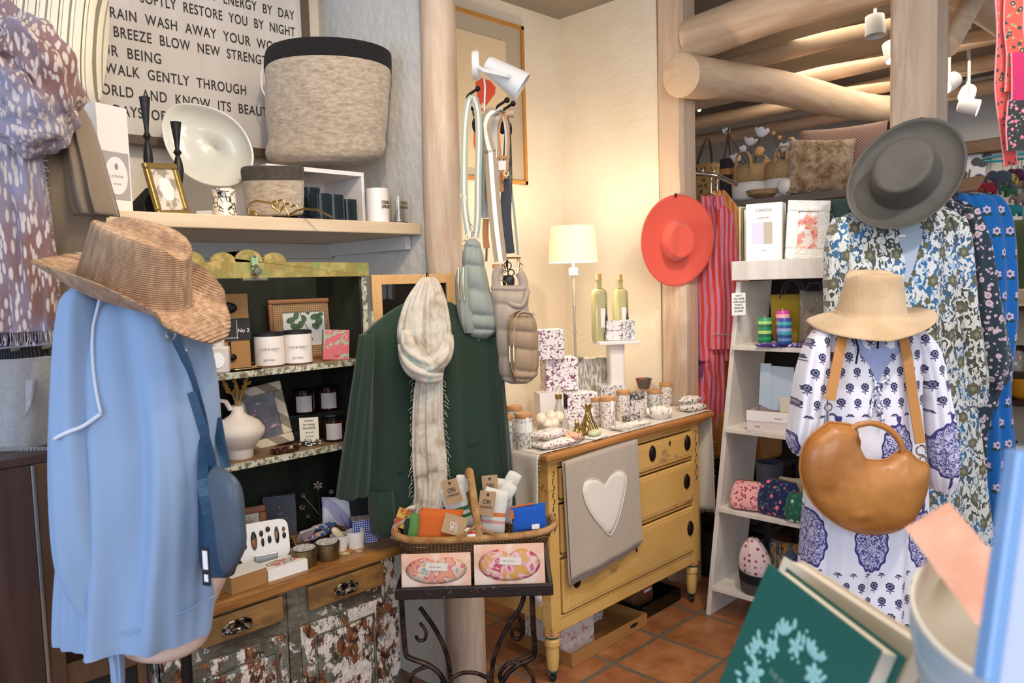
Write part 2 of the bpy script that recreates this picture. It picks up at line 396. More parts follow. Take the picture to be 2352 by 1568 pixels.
tag(MB().tube([(3.5, .99, 2.44), (3.9, 1.0, 2.72)], .045, 12).build('log_brace', logx), 'short slanted brace between the square post and the log above', 'brace')
for i, (x, z) in enumerate(((4.35, 2.84), (4.95, 2.82), (5.5, 2.80), (6.1, 2.78))):
    log('ceiling_log', (x, -1, z), (x, 4.8, z-.02), .05, .05, logy, 'thin ceiling log across the back room, '+('nearest', 'second', 'third', 'farthest')[i]+' of the row', wob=.02, group='ceiling logs of the back room')
for z, d in ((2.42, .1), (2.14, .11)):
    tag(MB().box((6.68, -1.1, z), (6.8, 4.8, z+d)).build('wall_beam', browny, bev=.01), 'brown wooden beam along the far wall, '+('upper' if z > 2.3 else 'lower'), 'beam')
tag(MB().box((6.6, 2.24, 1.2), (6.7, 2.36, 3.0)).build('wall_stud', browny, bev=.01), 'brown upright stud on the far wall between the beams', 'stud')
# window in the far wall
wn = MB().box((6.70, 3.55, 2.02), (6.79, 4.25, 2.06)).box((6.70, 3.55, 2.28), (6.79, 4.25, 2.32)).box((6.70, 3.52, 2.02), (6.79, 3.56, 2.32)).box((6.70, 4.22, 2.02), (6.79, 4.26, 2.32)).build('window_1', white)
struct(wn); MB().box((6.74, 3.55, 2.05), (6.78, 4.25, 2.29)).build('pane', M('window_sky', lambda n: n.mix(n.mask(n.noise(n.co(), 9), .4, .6), '#4f9fd8', '#d8f0ff'), .3, emis='#8cc8f0', es=2.2), wn)
# track spots of the back room
wm = M('lamp_white', '#e4e2de', .4)
for i, (px, py, d, lab) in enumerate(((2180, 190, 4.4, 'white ceiling spot beside the square post, shining sideways'), (2225, 245, 4.6, 'white ceiling spot, lowest of those right of the square post'), (2222, 215, 5.0, 'small white ceiling spot with a bright lens, farthest right'), (2050, 118, 4.3, 'white ceiling spot shining down left of the square post'), (2010, 60, 3.9, 'white track light housing under the thick log'))):
    p = onD(px, py, d); t = thing('track_spotlight', lab, 'spotlight', p, 'ceiling spotlights of the back room')
    dv_ = ((-.8, -.35, -.45), (.75, -.5, -.3), (-.5, -.6, -.5), (.1, -.3, -1), (0, -.1, -1))[i]; a = (RT*dv_[0]+V((0, 0, 1)).cross(RT)*dv_[1]+V((0, 0, dv_[2]))).to_track_quat('Z', 'Y').to_matrix().to_4x4()
    MB().lathe([(.02, -.06), (.045, -.05), (.05, .05), (.046, .052)], 20, a, cap=(1, 0)).build('housing', wm, t)
    if i != 4: MB().lathe([(.001, .03), (.04, .035), (.044, .04)], 20, a).build('lens', M('lamp_lens', '#fff3dd', .3, emis='#fff0d8', es=9), t)
    MB().tube([(0, 0, .03), (0, 0, .12), (.0, .0, 3.0-p.z)], .008, 8).build('stem', wm, t)
for i, (px, py) in enumerate(((1592, 235), (1606, 252), (1588, 256))):
    p = onD(px, py, 5.6); b = MB().ell((0, 0, 0), (.012, .012, .012), 10, 6)
    t = thing('fairy_light', 'tiny warm fairy light by the timber post, '+('top', 'right', 'lowest')[i]+' of three', 'fairy light', p, 'fairy lights'); b.build('bulb', M('bulb_glow', '#fff', .3, emis='#ffe9b8', es=12), t)
    MB().tube([(0, 0, .01), (0, .01, 2.98-p.z)], .0015, 5).build('wire', black, t)
# ================================================================ long wall shelf, sign and what stands there
pinex = M('pale_pine', woodfn('#cbb193', '#dcc8ac', '#d2bb9c', (.1, 1, 1), 18, False), .5, bump=.1)
t = thing('wall_shelf', 'long pale wooden wall shelf above the old hutch', 'shelf', (0, 2.58, 1.74))
MB().box((-1.2, 2.264, 1.741), (1.815, 2.895, 1.783)).build('board', pinex, t, True, False, bev=.004)
brk = M('bracket_white', '#d8d5cf', .7)
MB().box((-1.2, 2.86, 1.68), (1.81, 2.895, 1.741)).build('bracket', brk, t, True, False, bev=.003)
MB().box((1.79, 2.33, 1.69), (1.815, 2.86, 1.741)).build('bracket', brk, t, True, False, bev=.003)
# sign
T = TR((.72, 2.83, 2.62)); t = thing('painted_sign', 'large white wooden sign with a hand-painted blessing, brown frame', 'sign', T)
signm = M('sign_white', lambda n: n.mix(n.mask(n.noise(n.co((1, 1, .2)), 6, 4), .35, .65), '#c8bfb6', '#d6cfc8'), .6)
sfr = M('sign_frame', woodfn('#55463a', '#75634f', None, (.2, 1, .2), 20, False), .6)
W2, H2 = .975, .52
MB().box((-W2, 0, -H2), (W2, .02, H2)).build('sign_board', signm, t, smooth=False)
for q in (((-W2-.03, -.015, -H2-.03), (W2+.03, .03, -H2)), ((-W2-.03, -.015, H2), (W2+.03, .03, H2+.03)), ((-W2-.03, -.015, -H2), (-W2, .03, H2)), ((W2, -.015, -H2), (W2+.03, .03, H2))):
    MB().box(*q).build('frame_rail', sfr, t, smooth=False)
lines = [('MAY THE SUN BRING YOU NEW ENERGY BY DAY', 8, 48), ('MAY THE MOON SOFTLY RESTORE YOU BY NIGHT', 67, 0), ('MAY THE RAIN WASH AWAY YOUR WORRIES', 0, 0)]
# each line is fitted between the left and right ends surveyed on the sign's plane
def signline(body, pL, pR, xs):
    a = onY(pL[0], pL[1], 2.825); b = onY(pR[0], pR[1], 2.825)
    o = text(body.replace(' ', '  '), .050, t, TR((b.x-.72, -.002, b.z-2.62), ry=0), ink, 'lettering', 'RIGHT', xs=xs*.66, sp=1.12, off=.0004); return o
yy = [(677, 46), (679, 84), (682, 127), (630, 153), (373, 147), (568, 218), (630, 270), (527, 296)]
bods = ['MAY THE SUN BRING YOU NEW ENERGY BY DAY', 'MAY THE MOON SOFTLY RESTORE YOU BY NIGHT', 'MAY THE RAIN WASH AWAY YOUR WORRIES', 'MAY THE BREEZE BLOW NEW STRENGTH', 'INTO YOUR BEING', 'MAY YOU WALK GENTLY THROUGH', 'THE WORLD AND KNOW ITS BEAUTY', 'ALL THE DAYS OF YOUR LIFE']
for b_, p_, xs_ in zip(bods, yy, (1.0, 1.0, 1.1, 1.06, 1.15, 1.1, 1.12, 1.12)): signline(b_, (0, 0), p_, xs_)
# items
SZ = 1.783
def stdbox(name, label, cat, px0, px1, y, z, h, dep, m, yaw=0, group=None, bev=.002):
    c = at((px0+px1)/2, y, z); w_ = abs(px1-px0)*mpp(c); t = thing(name, label, cat, TR(c, yaw), group)
    MB().box((-w_/2, -dep/2, 0), (w_/2, dep/2, h)).build('body', m, t, smooth=False, bev=bev); t['w'] = w_; return t, w_
whitebox = M('white_box', '#ece6e4', .5)
c = at(243, 2.36, SZ); t = thing('fragrance_box', 'tall white perfume box with a grey label and oval, on the wall shelf', 'box', TR(c, 22))
MB().box((-.05, -.05, 0), (.05, .06, .292)).build('carton', whitebox, t, smooth=False, bev=.002)
MB().box((-.043, -.0515, .035), (.043, -.05, .165)).build('grey_label', M('label_grey', '#a9a3a2', .6), t, smooth=False)
MB().prism([(.036*cos(a*pi/16), .1+.052*sin(a*pi/16)) for a in range(32)], -.0525, -.0513).build('oval_label', whitebox, t, smooth=False)
for s_, z_ in ((.009, .095), (.006, .075)): text('LAVENDER' if s_ == .009 else 'DIFFUSER', s_, t, TR((0, -.0527, z_)), greyink)
MB().ell((0, -.0527, .125), (.006, .0006, .009), 8, 6).build('emblem', greyink, t)
c = at(120, 2.5, SZ); t = thing('storage_box', 'plain white box behind the brown jumper, carrying the striped cushion', 'box', TR(c, 0)); MB().box((-.3, -.1, 0), (.06, .1, .25)).build('carton', whitebox, t, smooth=False, bev=.002)
def stripes_tick(n):
    x, y, z = n.xyz(n.co()); s = n.m('MULTIPLY', x, 17.); f = n.m('FRACT', s)
    st = n.ramp(f, [(0, '#e2d8c2'), (.18, '#6f6b54'), (.24, '#e5dcc6'), (.34, '#9c947a'), (.38, '#e5dcc6'), (.62, '#8a836a'), (.72, '#e5dcc6'), (.84, '#a09a80'), (.88, '#e2d8c2')], 'CONSTANT')
    return st
fr = Fr(120, 112, 2.0); t = thing('striped_cushion', 'plump cream cushion with olive ticking stripes, on boxes at the left end of the shelf', 'cushion', Fr(0, 0, 0, p=onD(52, 88, 2.28)).M @ TR((0, 0, 0), 10, -10, 4))
pillow(MB(), .50, .42, .20, rnd=.22).build('cover', cloth('ticking', stripes_tick, bsc=180), t, ang=180)
# gold frame
def photo_frame(name, label, w_, h_, bw, dep, T, mfr, mpic, group=None, cat='picture frame', lean=-12, mat=None, matw=0):
    t = thing(name, label, cat, T @ Matrix.Rotation(radians(lean), 4, 'X'), group)
    for i, q in enumerate((((-w_/2, 0, 0), (w_/2, dep, bw)), ((-w_/2, 0, h_-bw), (w_/2, dep, h_)), ((-w_/2, 0, bw), (-w_/2+bw, dep, h_-bw)), ((w_/2-bw, 0, bw), (w_/2, dep, h_-bw)))):
        MB().box(*q).build('frame_rail', mfr, t, smooth=False, bev=min(.004, dep*.3))
    MB().box((-w_/2+bw*.6, dep*.5, bw*.6), (w_/2-bw*.6, dep*.8, h_-bw*.6)).build('picture', mpic, t, smooth=False)
    if mat:
        k = bw+matw; d0 = dep*.35
        for q in (((-w_/2+bw*.9, d0, bw*.9), (w_/2-bw*.9, dep*.5, k)), ((-w_/2+bw*.9, d0, h_-k), (w_/2-bw*.9, dep*.5, h_-bw*.9)), ((-w_/2+bw*.9, d0, k), (-w_/2+k, dep*.5, h_-k)), ((w_/2-k, d0, k), (w_/2-bw*.9, dep*.5, h_-k))): MB().box(*q).build('mount', mat, t, smooth=False)
    return t
def lblpic(n):
    return n.mix(n.mask(n.noise(n.co((1, 1, 1)), 26, 3), .47, .53), '#d6cfc2', '#9c9486')
c = at(404, 2.33, SZ); t = photo_frame('gold_photo_frame', 'small gold picture frame leaning beside the black candlestick', .118, .158, .017, .016, TR(c, 20, 0, -5), M('gold_leaf', '#b3975c', .38, .8, bump=.1), M('ornate_print', lblpic, .4))
MB().prism([((.024+.002*cos(a*pi/3))*cos(a*pi/24), .08+(.036+.002*cos(a*pi/4))*sin(a*pi/24)) for a in range(48)], .006, .009).build('white_oval', whitebox, t, smooth=False)
c = at(352, 2.42, SZ); t = thing('lantern', 'black wooden stand behind the gold frame', 'stand', TR(c, 10)); MB().prism([(-.045, 0), (.045, 0), (.045, .045), (.0, .09), (-.045, .045)], -.03, .03).build('stand_block', black, t, smooth=False, bev=.002)
def candlestick(label, px, y, ztop, h):
    c = at(px, y, SZ); c.z = ztop-h; t = thing('candlestick', label, 'candlestick', TR(c, 0), 'black candlesticks')
    k = h/.3
    MB().lathe([(r, z*k) for r, z in ((.045, 0), (.045, .006), (.02, .014), (.008, .03), (.007, .1), (.012, .125), (.015, .15), (.012, .175), (.006, .195), (.0125, .205), (.006, .216), (.008, .235), (.0155, .296), (.0165, .3), (.012, .3), (.01, .285))], 24).build('stick', M('black_wax', '#1b1a1c', .45, bump=.3, bsc=90), t)
p1 = at(350, 2.52, 2.05); p1z = onY(350, 226, 2.52).z; candlestick('tall black candlestick behind the gold frame, topmost of the two', 350, 2.52, p1z, p1z-SZ)
p2z = onY(417, 282, 2.40).z; candlestick('black candlestick in front of the big white dish, lower of the two', 417, 2.40, p2z, p2z-SZ)
# white oval dish standing on edge
c = at(478, 2.60, SZ); z0 = .165
fr = Fr(477, 330, 0, p=at(478, 2.6, SZ)); t = thing('serving_dish', 'big off-white oval dish standing on edge against the sign', 'dish', fr.M); rim = [(x, z) for x, z in (fr.s(a, b) for a, b in ((370, 285), (385, 250), (415, 237), (460, 240), (510, 256), (550, 285), (575, 325), (583, 365), (572, 400), (540, 425), (495, 428), (450, 415), (410, 385), (380, 335)))]
rr = cr(rim+[rim[0]], 56)[:-1]; cx, cz = fr.s(480, 335)
rings = [[(cx+(x-cx)*k, y, cz+(z-cz)*k) for x, z in rr] for k, y in ((1, .0), (.985, -.006), (.95, -.003), (.9, .012), (.7, .034), (.45, .043), (.004, .046), (.004, .055), (.5, .052), (.75, .042), (.95, .012), (1.0, .004))]
MB().ring(rings, True, (0, 0)).build('dish', M('celadon_white', lambda n: n.mix(n.mask(n.noise(n.co(), 7, 3), .3, .7), '#dcdacb', '#ebe8dc'), .18, coat=.6), t, ang=180)
MB().box((cx-.07, .035, 0), (cx+.07, .075, .05)).build('plate_stand', whitebox, t, smooth=False)
def glasscup(name, label, px, y, z, r, h, m, cat, group=None, r2=None, th=.003, n=32):
    c = at(px, y, z); t = thing(name, label, cat, TR(c), group); r2 = r2 or r
    MB().lathe([(r*.3, 0), (r, 0), (r2, h), (r2-th, h), (r-th, .008), (.002, .008)], n, cap=(1, 1)).build('cup', m, t); return t, c
floralink = M('floral_ink', lambda n: n.mix(n.mask(n.vor(n.vadd(n.co(), n.noisec(n.co(), 30), .02), 42, 1, 'DISTANCE_TO_EDGE'), .05, .1), '#2a2a2c', '#eae2d4'), .3, coat=.4)
t, c = glasscup('printed_candle', 'cream candle glass with a black flower drawing, on the wall shelf', 517, 2.36, SZ, .036, .088, M('candle_print', lambda n: n.mix(n.m('MULTIPLY', n.mask(n.noise(n.co((1, 1, 1)), 30, 1), .43, .5), n.mask(n.vor(n.vadd(n.co(), n.noisec(n.co(), 40), .01), 60, 1, 'DISTANCE_TO_EDGE'), .12, .04)), '#e9e0d0', '#1d1d1f'), .25, coat=.5), 'candle')
MB().lathe([(.002, .008), (.031, .008), (.031, .06), (.002, .062)], 24).build('wax', M('wax_cream', '#efe4cf', .5, sss=.2), t)
felt = M('grey_felt', lambda n: n.mix(n.mask(n.noise(n.co((1, 1, 2.6)), 34, 6, .75), .38, .66), '#9d8b78', '#cdbda8'), .95, bump=.7, bfn=lambda n: n.noise(n.co((1, 1, 2)), 90, 5, .7), sheen=.5, bd=.006)
feltd = M('charcoal_felt', lambda n: n.mix(n.noise(n.co(), 80, 4), '#0f0e0f', '#232021'), .97, bump=.7, bsc=160, sheen=.05, bd=.006)
# felt baskets
def feltbasket(label, rows, fr, zb, wob, dmat, dark0, group):
    t = thing('felt_basket', label, 'basket', fr.M, group)
    rr = prows(fr, rows); rr2 = cr(rr, 40); n = 64
    def mk(r, k=1, dz=0):
        z, xl, xr, yc, hy = r; cx = (xl+xr)/2; hx = (xr-xl)/2*k
        wz = .34*min(1, max(0, (z-rr[-1][0])/(rr[0][0]-rr[-1][0])))**1.5 if fr.o.z > 1.9 else 0
        return [(cx+hx*cos(2*pi*j/n)*(1+.012*sin(3*2*pi*j/n+z*20)), yc+hy*k*sin(2*pi*j/n)+.0*z, z+dz-wz*hy*k*sin(2*pi*j/n)+wob*sin(2*2*pi*j/n+1)) for j in range(n)]
    cut = int(len(rr2)*dark0)
    MB().ring([mk(r) for r in rr2[cut:]], True, (0, 1)).build('felt_body', felt, t, ang=180)
    top = rr2[:cut+1]; MB().ring([mk(r, 1.012) for r in reversed(top)]+[mk(top[0], .95, .004)]+[mk(r, .93) for r in top+rr2[cut:cut+18]], True, (0, 0)).build('dark_rim', dmat, t, ang=180)
    return t
fr = Fr(752, 360, 2.98, p=at(752, 2.5, 1.97)); RB = [(134, 612, 896, .125), (154, 608, 896, .128), (200, 611, 895, .13), (270, 613, 892, .13), (325, 617, 884, .125), (342, 612, 884, .128), (356, 610, 880, .130), (368, 616, 872, .12), (374, 640, 855, .09)]
t = feltbasket('large grey felt basket with black rim standing on the white riser', RB, fr, 0, .006, feltd, .19, 'grey felt baskets')
MB().tube([fr.p(606, 148, -.02), fr.p(600, 175, -.02), fr.p(602, 205, -.02), fr.p(612, 225, -.02)], .003, 6).build('cord_loop', whitebox, t)
fr = Fr(627, 490, 0, p=at(627, 2.42, SZ)); RB = [(388, 557, 697, .07), (400, 556, 697, .07), (440, 562, 697, .068), (480, 566, 696, .066), (494, 570, 694, .064), (497, 580, 685, .055)]
t = feltbasket('small grey felt basket with dark rim behind the gold hearts', RB, fr, 0, .003, M('soft_dark_felt', lambda n: n.mix(n.noise(n.co(), 60, 4), '#2b2826', '#5c534b'), .97, bump=.7, bsc=160, sheen=.1), .30, 'grey felt baskets')
# riser
t = thing('shelf_riser', 'white open-fronted riser under the large felt basket', 'riser', TR((1.462, 2.5, SZ)))
for q in (((-.19, -.12, .17), (.19, .14, .185)), ((-.19, -.12, 0), (-.178, .14, .17)), ((.178, -.12, 0), (.19, .14, .17)), ((-.178, .125, 0), (.178, .14, .17))): MB().box(*q).build('panel', whitebox, t, smooth=False, bev=.001)
# gold hearts
t = thing('heart_ornament', 'bent gold wire ornament with two linked hearts lying before the small felt basket', 'ornament', TR(at(640, 2.30, SZ)))
fr = Fr(640, 480, 0, p=at(640, 2.30, SZ)); 
def w_(a): return [fr.p(x, y, 0)+V((0, 0, .0)) for x, y in a]
def wl(a): return [fr.M @ p for p in [fr.p(x, y, dy) for x, y, dy in a]]
MB().tube(wl([(572, 478, 0), (575, 466, 0), (590, 461, 0), (620, 466, 0), (640, 474, 0)]), .0035, 8).build('wire', gold, t, True)
def heart(cx, cy, s_, rot): return [(cx+s_*(cos(rot)*x-sin(rot)*y), cy+s_*(sin(rot)*x+cos(rot)*y), 0) for x, y in ((16*sin(a)**3/16, -(13*cos(a)-5*cos(2*a)-2*cos(3*a)-cos(4*a))/16) for a in [i*pi/16 for i in range(32)])]
for a, b, s_, r_ in ((640, 472, 15, -.2), (668, 480, 15, .3)): MB().tube(wl(heart(a, b, s_, r_)), .0035, 8, True).build('heart', gold, t, True)
MB().tube(wl([(676, 486, 0), (700, 479, -.01), (730, 482, -.02), (762, 499, -.03)]), .0035, 8).build('wire', gold, t, True)
MB().tube(wl([(572, 478, 0), (572, 492, 0), (582, 486, 0), (590, 494, 0)]), .006, 8).build('foot', gold, t, True)
smoke = M('smoked_glass', '#3c4a52', .05, trans=.75, ior=1.3)
for i, (px, y, hh, r) in enumerate(((712, 2.46, .125, .04), (738, 2.32, .088, .036), (767, 2.33, .088, .038), (798, 2.38, .082, .036), (688, 2.40, .108, .036))):
    glasscup('smoked_tumbler', 'smoked grey glass tumbler on the wall shelf, '+('tallest, at the back', 'front, touching the gold wire', 'front, in the middle of the row', 'rightmost, nearest the white pot', 'leftmost, beside the small felt basket')[i], px, y, SZ, r, hh, smoke, 'glass', 'smoked glass tumblers')
cer = M('white_ceramic', '#efe8e2', .35, coat=.3)
t, c = glasscup('ceramic_pot', 'tall white ceramic pot printed CHEERS DARLIN', 869, 2.33, SZ, .040, .122, cer, 'pot')
for k, (s_, z_) in enumerate((('CHEERS', .066), ('DARLIN', .051))): text(s_, .0165, t, TR((.006, -.041, z_), 18), M('dark_gold', '#6b5a3a', .4, .6), ext=.0006, xs=.8)
t, c = glasscup('stemless_glass', 'clear glass printed CHEERS DARLIN at the right end of the shelf', 917, 2.33, SZ, .030, .10, glassm, 'glass', th=.002)
for k, (s_, z_) in enumerate((('CHEERS', .068), ('DARLIN', .053))): text(s_, .0165, t, TR((0, -.031, z_), 12), M('dark_gold'), ext=.0006, xs=.75)
MB().lathe([(.002, 0), (.036, 0), (.034, .006), (.008, .010), (.008, .016)], 24).build('glass_foot', glassm, t)
# ================================================================ old hutch
greeny = M('old_green_paint', lambda n: n.mix(n.mask(n.noise(n.co(), 17, 6, .7), .45, .56), '#8a7a40', n.mix(n.mask(n.noise(n.co(), 9, 4, .7), .4, .6), '#6f8a55', '#b59a5c')), .55, bump=.4, bsc=30)
darkg = M('dark_green_inside', lambda n: n.mix(n.mask(n.noise(n.co((1, 1, .3)), 12, 5, .6), .4, .7), '#12150f', '#262d1e'), .6, bump=.3, bsc=25)
chipedge = M('chipped_shelf_edge', lambda n: n.mix(n.mask(n.noise(n.co(), 60, 6, .75), .46, .52), '#6c604a', n.mix(n.mask(n.noise(n.co(), 30, 4), .4, .6), '#a3a78e', '#c9c5b4')), .6, bump=.6, bsc=80)
shelftop = M('worn_shelf_top', woodfn('#6d5138', '#8f6e4b', '#7c5d3e', (.15, 1, 1), 20, False), .5)
countm = M('honey_counter', lambda n: n.mix(n.mask(n.noise(n.co((.12, 1, 1)), 40, 5, .6), .36, .64), '#7d4f28', n.mix(n.mask(n.noise(n.co(), 5, 4), .4, .65), '#b5813f', '#a06a35')), .42, bump=.25, bsc=40)
def chip(n):
    v = n.co((1, 1, .6)); big = n.noise(v, 9, 6, .72, .25); sm = n.noise(n.co((1, 1, .55), loc=(3, 1, 2)), 26, 5, .75, .2)
    wood = n.mix(n.mask(n.noise(n.co(), 40, 3), .42, .6), '#3a2114', '#84502a')
    g = n.mix(n.mask(n.noise(n.co((1, 1, .3), loc=(5, 0, 0)), 14, 4), .4, .62), '#4a483a', '#6a6a60')
    wh = n.mix(n.mask(n.noise(n.co(), 50, 2), .35, .7), '#c5b9ad', '#e0d6ca')
    a = n.mix(n.mask(big, .47, .50), g, wh)
    return n.mix(n.mask(sm, .515, .54), a, wood)
chipm = M('chipped_door_paint', chip, .6, bump=.9, bfn=lambda n: n.noise(n.co((1, 1, .55), loc=(3, 1, 2)), 26, 5, .75, .2), bd=.01)
def frm(n):
    g = n.mix(n.mask(n.noise(n.co((.4, 1, 1)), 16, 5, .7), .42, .6), '#453a2b', '#6d6a5c')
    return n.mix(n.mask(n.noise(n.co(loc=(2, 2, 2)), 13, 6, .75), .57, .60), g, '#c9bfb2')
framem = M('old_frame_paint', frm, .6, bump=.5, bsc=40)
drawm = M('worn_drawer_wood', lambda n: n.mix(n.mask(n.noise(n.co((.3, 1, 1)), 24, 6, .7), .38, .62), '#6a4d2c', n.mix(n.mask(n.noise(n.co(), 6, 4), .4, .6), '#a1763f', '#7f6238')), .5, bump=.4, bsc=50)
x0, x1, yb = .70, 1.44, 2.38
t = thing('hutch', 'old green and brown paint-chipped hutch with open shelves and drawers', 'cabinet', (1.07, 2.15, 0))
def hp(name, a, b, m, bev=.002, par=None, lab=None): return MB().box(a, b).build(name, m, par or t, True, False, bev=bev, label=lab)
hp('counter_top', (x0-.02, 1.975, .70), (x1+.03, yb, .733), countm, .006)
hp('rail', (x0, 1.995, .565), (x1, 2.01, .70), framem); hp('rail', (x0, 1.995, .04), (x1, 2.01, .09), framem)
hp('stile', (x1-.058, 1.99, .05), (x1, 2.03, .70), chipm); hp('stile', (x0, 1.99, .0), (x0+.05, 2.03, .70), chipm); hp('stile', (1.055, 1.988, .05), (1.09, 2.01, .70), framem)
hp('side_panel', (x1-.02, 2.03, 0), (x1, yb, .70), chipm); hp('side_panel', (x0, 2.03, 0), (x0+.02, yb, .70), chipm); hp('bottom_board', (x0, 2.01, .05), (x1, yb, .07), framem)
hp('back_panel', (x0, yb-.02, 0), (x1, yb, 1.60), darkg)
pull = M('worn_pull_metal', lambda n: n.mix(n.mask(n.noise(n.co(), 60, 3), .5, .56), '#231d1b', '#a89c8c'), .3, .8)
for a, b, c_, px, py in ((1.118, 1.382, .66, 797, 1346), (.80, 1.038, .66, 547, 1434)):
    d = hp('drawer', (a, 1.978, .622), (b, 2.0, .692), drawm, .003)
    q = onY(px, py, 1.97); z = .652
    mb = MB(); mb.grid(lambda u, v: (q.x+.038*cos(pi*u)*(1-.0*v), 1.977-.026*sin(pi*v*.5)*sin(pi*u)**.6, z+.014-.03*(1-cos(pi*v*.5))*sin(pi*u)**.5 if False else z+.018*sin(pi*u)**.6*cos(pi*v*.5)-.012+.006), 16, 8)
    mb.build('cup_pull', pull, d, True, solid=.003)
    MB().tube([(q.x-.04, 1.976, z-.008), (q.x-.038, 1.974, z+.008), (q.x-.02, 1.974, z+.018), (q.x+.02, 1.974, z+.018), (q.x+.038, 1.974, z+.008), (q.x+.04, 1.976, z-.008)], .0035, 8).build('pull_rim', pull, d, True)
for a, b in ((1.09, 1.38), (.76, 1.052)):
    d = hp('cupboard_door', (a+.002, 1.985, .06), (b-.002, 2.0, .578), chipm, .003)
    hp('door_panel', (a+.05, 1.979, .10), (b-.045, 1.987, .535), chipm, .006, d)
    MB().tube([(a+.045, 1.983, .095), (b-.04, 1.983, .095), (b-.04, 1.983, .54), (a+.045, 1.983, .54)], .0045, 6, True).build('panel_moulding', framem, d, True)
# upper part
hp('side_panel', (x1-.018, 2.10, .733), (x1, yb, 1.6), darkg); hp('side_panel', (x0, 2.10, .733), (x0+.02, yb, 1.6), darkg)
hp('stile', (x1-.012, 2.092, .733), (x1+.004, 2.10, 1.59), chipedge, .001)
for z in (1.307, 1.046):
    s_ = hp('shelf', (x0+.02, 2.105, z), (x1-.018, yb-.02, z+.018), shelftop); hp('shelf_edge', (x0+.02, 2.098, z-.001), (x1-.018, 2.106, z+.018), chipedge, .001, s_)
pts = [(x0-.02, 1.589), (x1+.012, 1.589), (x1+.012, 1.632)]
for cx_, r_, h_ in ((1.127, .036, .028), (1.047, .042, .036), (.972, .036, .028), (.88, .04, .03), (.80, .036, .028)):
    pts += [(cx_+r_*cos(a*pi/8), 1.634+h_*sin(a*pi/8)) for a in range(9)]
pts += [(x0-.02, 1.632)]
MB().prism(pts, 2.088, 2.102).build('scalloped_header', greeny, t, True, False, bev=.002)
lt = hp('latch', (1.048, 2.072, 1.60), (1.068, 2.088, 1.652), M('latch_paint', lambda n: n.mix(n.mask(n.noise(n.co(), 60), .5, .55), '#8fae84', '#50503f'), .5), .003)
MB().lathe([(.001, 0), (.011, 0), (.011, .02), (.001, .022)], 12, TR((1.058, 2.078, 1.607), 0, 90)).build('latch_knob', M('old_nickel', '#8a8478', .35, .8), lt, True)
hp('latch_strip', (1.02, 2.075, 1.581), (1.095, 2.1, 1.589), M('old_nickel'))
# opened glass door
pined = M('door_pine', woodfn('#c08f58', '#dcb27e', '#cfa26b', (1, 1, .12), 22, True), .45)
a = V((1.462, 2.088, 0)); b = at(1046, 2.02, 1.58); dv = (V((b.x, b.y, 0))-a); L_ = dv.length; T = Matrix.Translation((a.x, a.y, .80)) @ Matrix.Rotation(atan2(dv.y, dv.x), 4, 'Z')
d = thing('hutch_glass_door', 'pine-framed glass door of the hutch, swung open behind the green jumper', 'cabinet door', T)
Hd = .792
for q in (((0, 0, 0), (.034, .02, Hd)), ((L_-.034, 0, 0), (L_, .02, Hd)), ((.034, 0, Hd-.032), (L_-.034, .02, Hd)), ((.034, 0, 0), (L_-.034, .02, .06))): MB().box(*q).build('door_rail', pined, d, smooth=False, bev=.002)
MB().box((.034, .008, .06), (L_-.034, .011, Hd-.032)).build('glass_pane', M('door_glass', '#2a2521', .03, 0, trans=.5, spec=1., coat=1), d, smooth=False)
MB().tube([(-.004, -.004, .6), (-.004, -.004, .68)], .005, 8).build('hinge', chipedge, d)
# ---- things on the hutch, top shelf
Z1, Z2, Z0 = 1.325, 1.064, .733
c = at(530, 2.20, Z1); kraft = M('kraft_card', '#a87b48', .7, var=.15)
t = thing('spoon_box', 'brown card box with black measuring spoons and a black sleeve', 'box', TR(c, 8))
MB().box((-.052, 0, 0), (.052, .02, .19)).build('card', kraft, t, smooth=False, bev=.002)
MB().box((-.054, -.003, .072), (.054, .022, .128)).build('sleeve', M('black_sleeve', '#262224', .6), t, smooth=False)
for x_ in (-.012, .02): MB().box((x_-.0004, -.004, .075), (x_+.0004, -.003, .125)).build('sleeve_line', paper, t, smooth=False)
text('KITCHEN', .008, t, TR((-.012, -.0036, .116)), paper); text('No 2', .014, t, TR((.036, -.0036, .092)), paper); text('set of measuring spoons', .0045, t, TR((0, -.0036, .078)), paper)
blk = M('black_gloss', '#17120f', .2, .3)
for z_, s_ in ((.155, 1.3), (.03, .9)): MB().ell((.0, -.006, z_), (.018*s_, .006, .011*s_), 16, 8).build('spoon', blk, t)
MB().box((-.003, -.006, .035), (.003, -.002, .07)).build('spoon_handle', blk, t, smooth=False); MB().box((-.003, -.006, .128), (.003, -.002, .15)).build('spoon_handle', M('spoon_pale', '#cdb99a', .5), t, smooth=False)
c = at(505, 2.135, Z1); t = thing('reed_diffuser', 'square pale grey reed diffuser bottle under the straw hat brim', 'diffuser', TR(c, -10))
MB().box((-.024, -.024, 0), (.024, .024, .062)).build('bottle', M('frosted_grey', '#cfc6bd', .3), t, bev=.004)
MB().lathe([(.014, .062), (.014, .078), (.01, .08)], 16).build('collar', M('frosted_grey'), t); MB().prism([(.015*cos(a*pi/8), .031+.018*sin(a*pi/8)) for a in range(16)], -.0255, -.0245).build('oval_label', paper, t, smooth=False)
for k in range(4): MB().tube([(.002*k-.003, 0, .07), (.006*k-.009, .003*k, .135)], .0015, 6).build('reed', M('reed', '#b9803e', .6), t)
c = at(566, 2.12, Z1); t = thing('trinket_tray', 'thin dark trinket tray with gold edge on the top hutch shelf', 'tray', TR(c, 0))
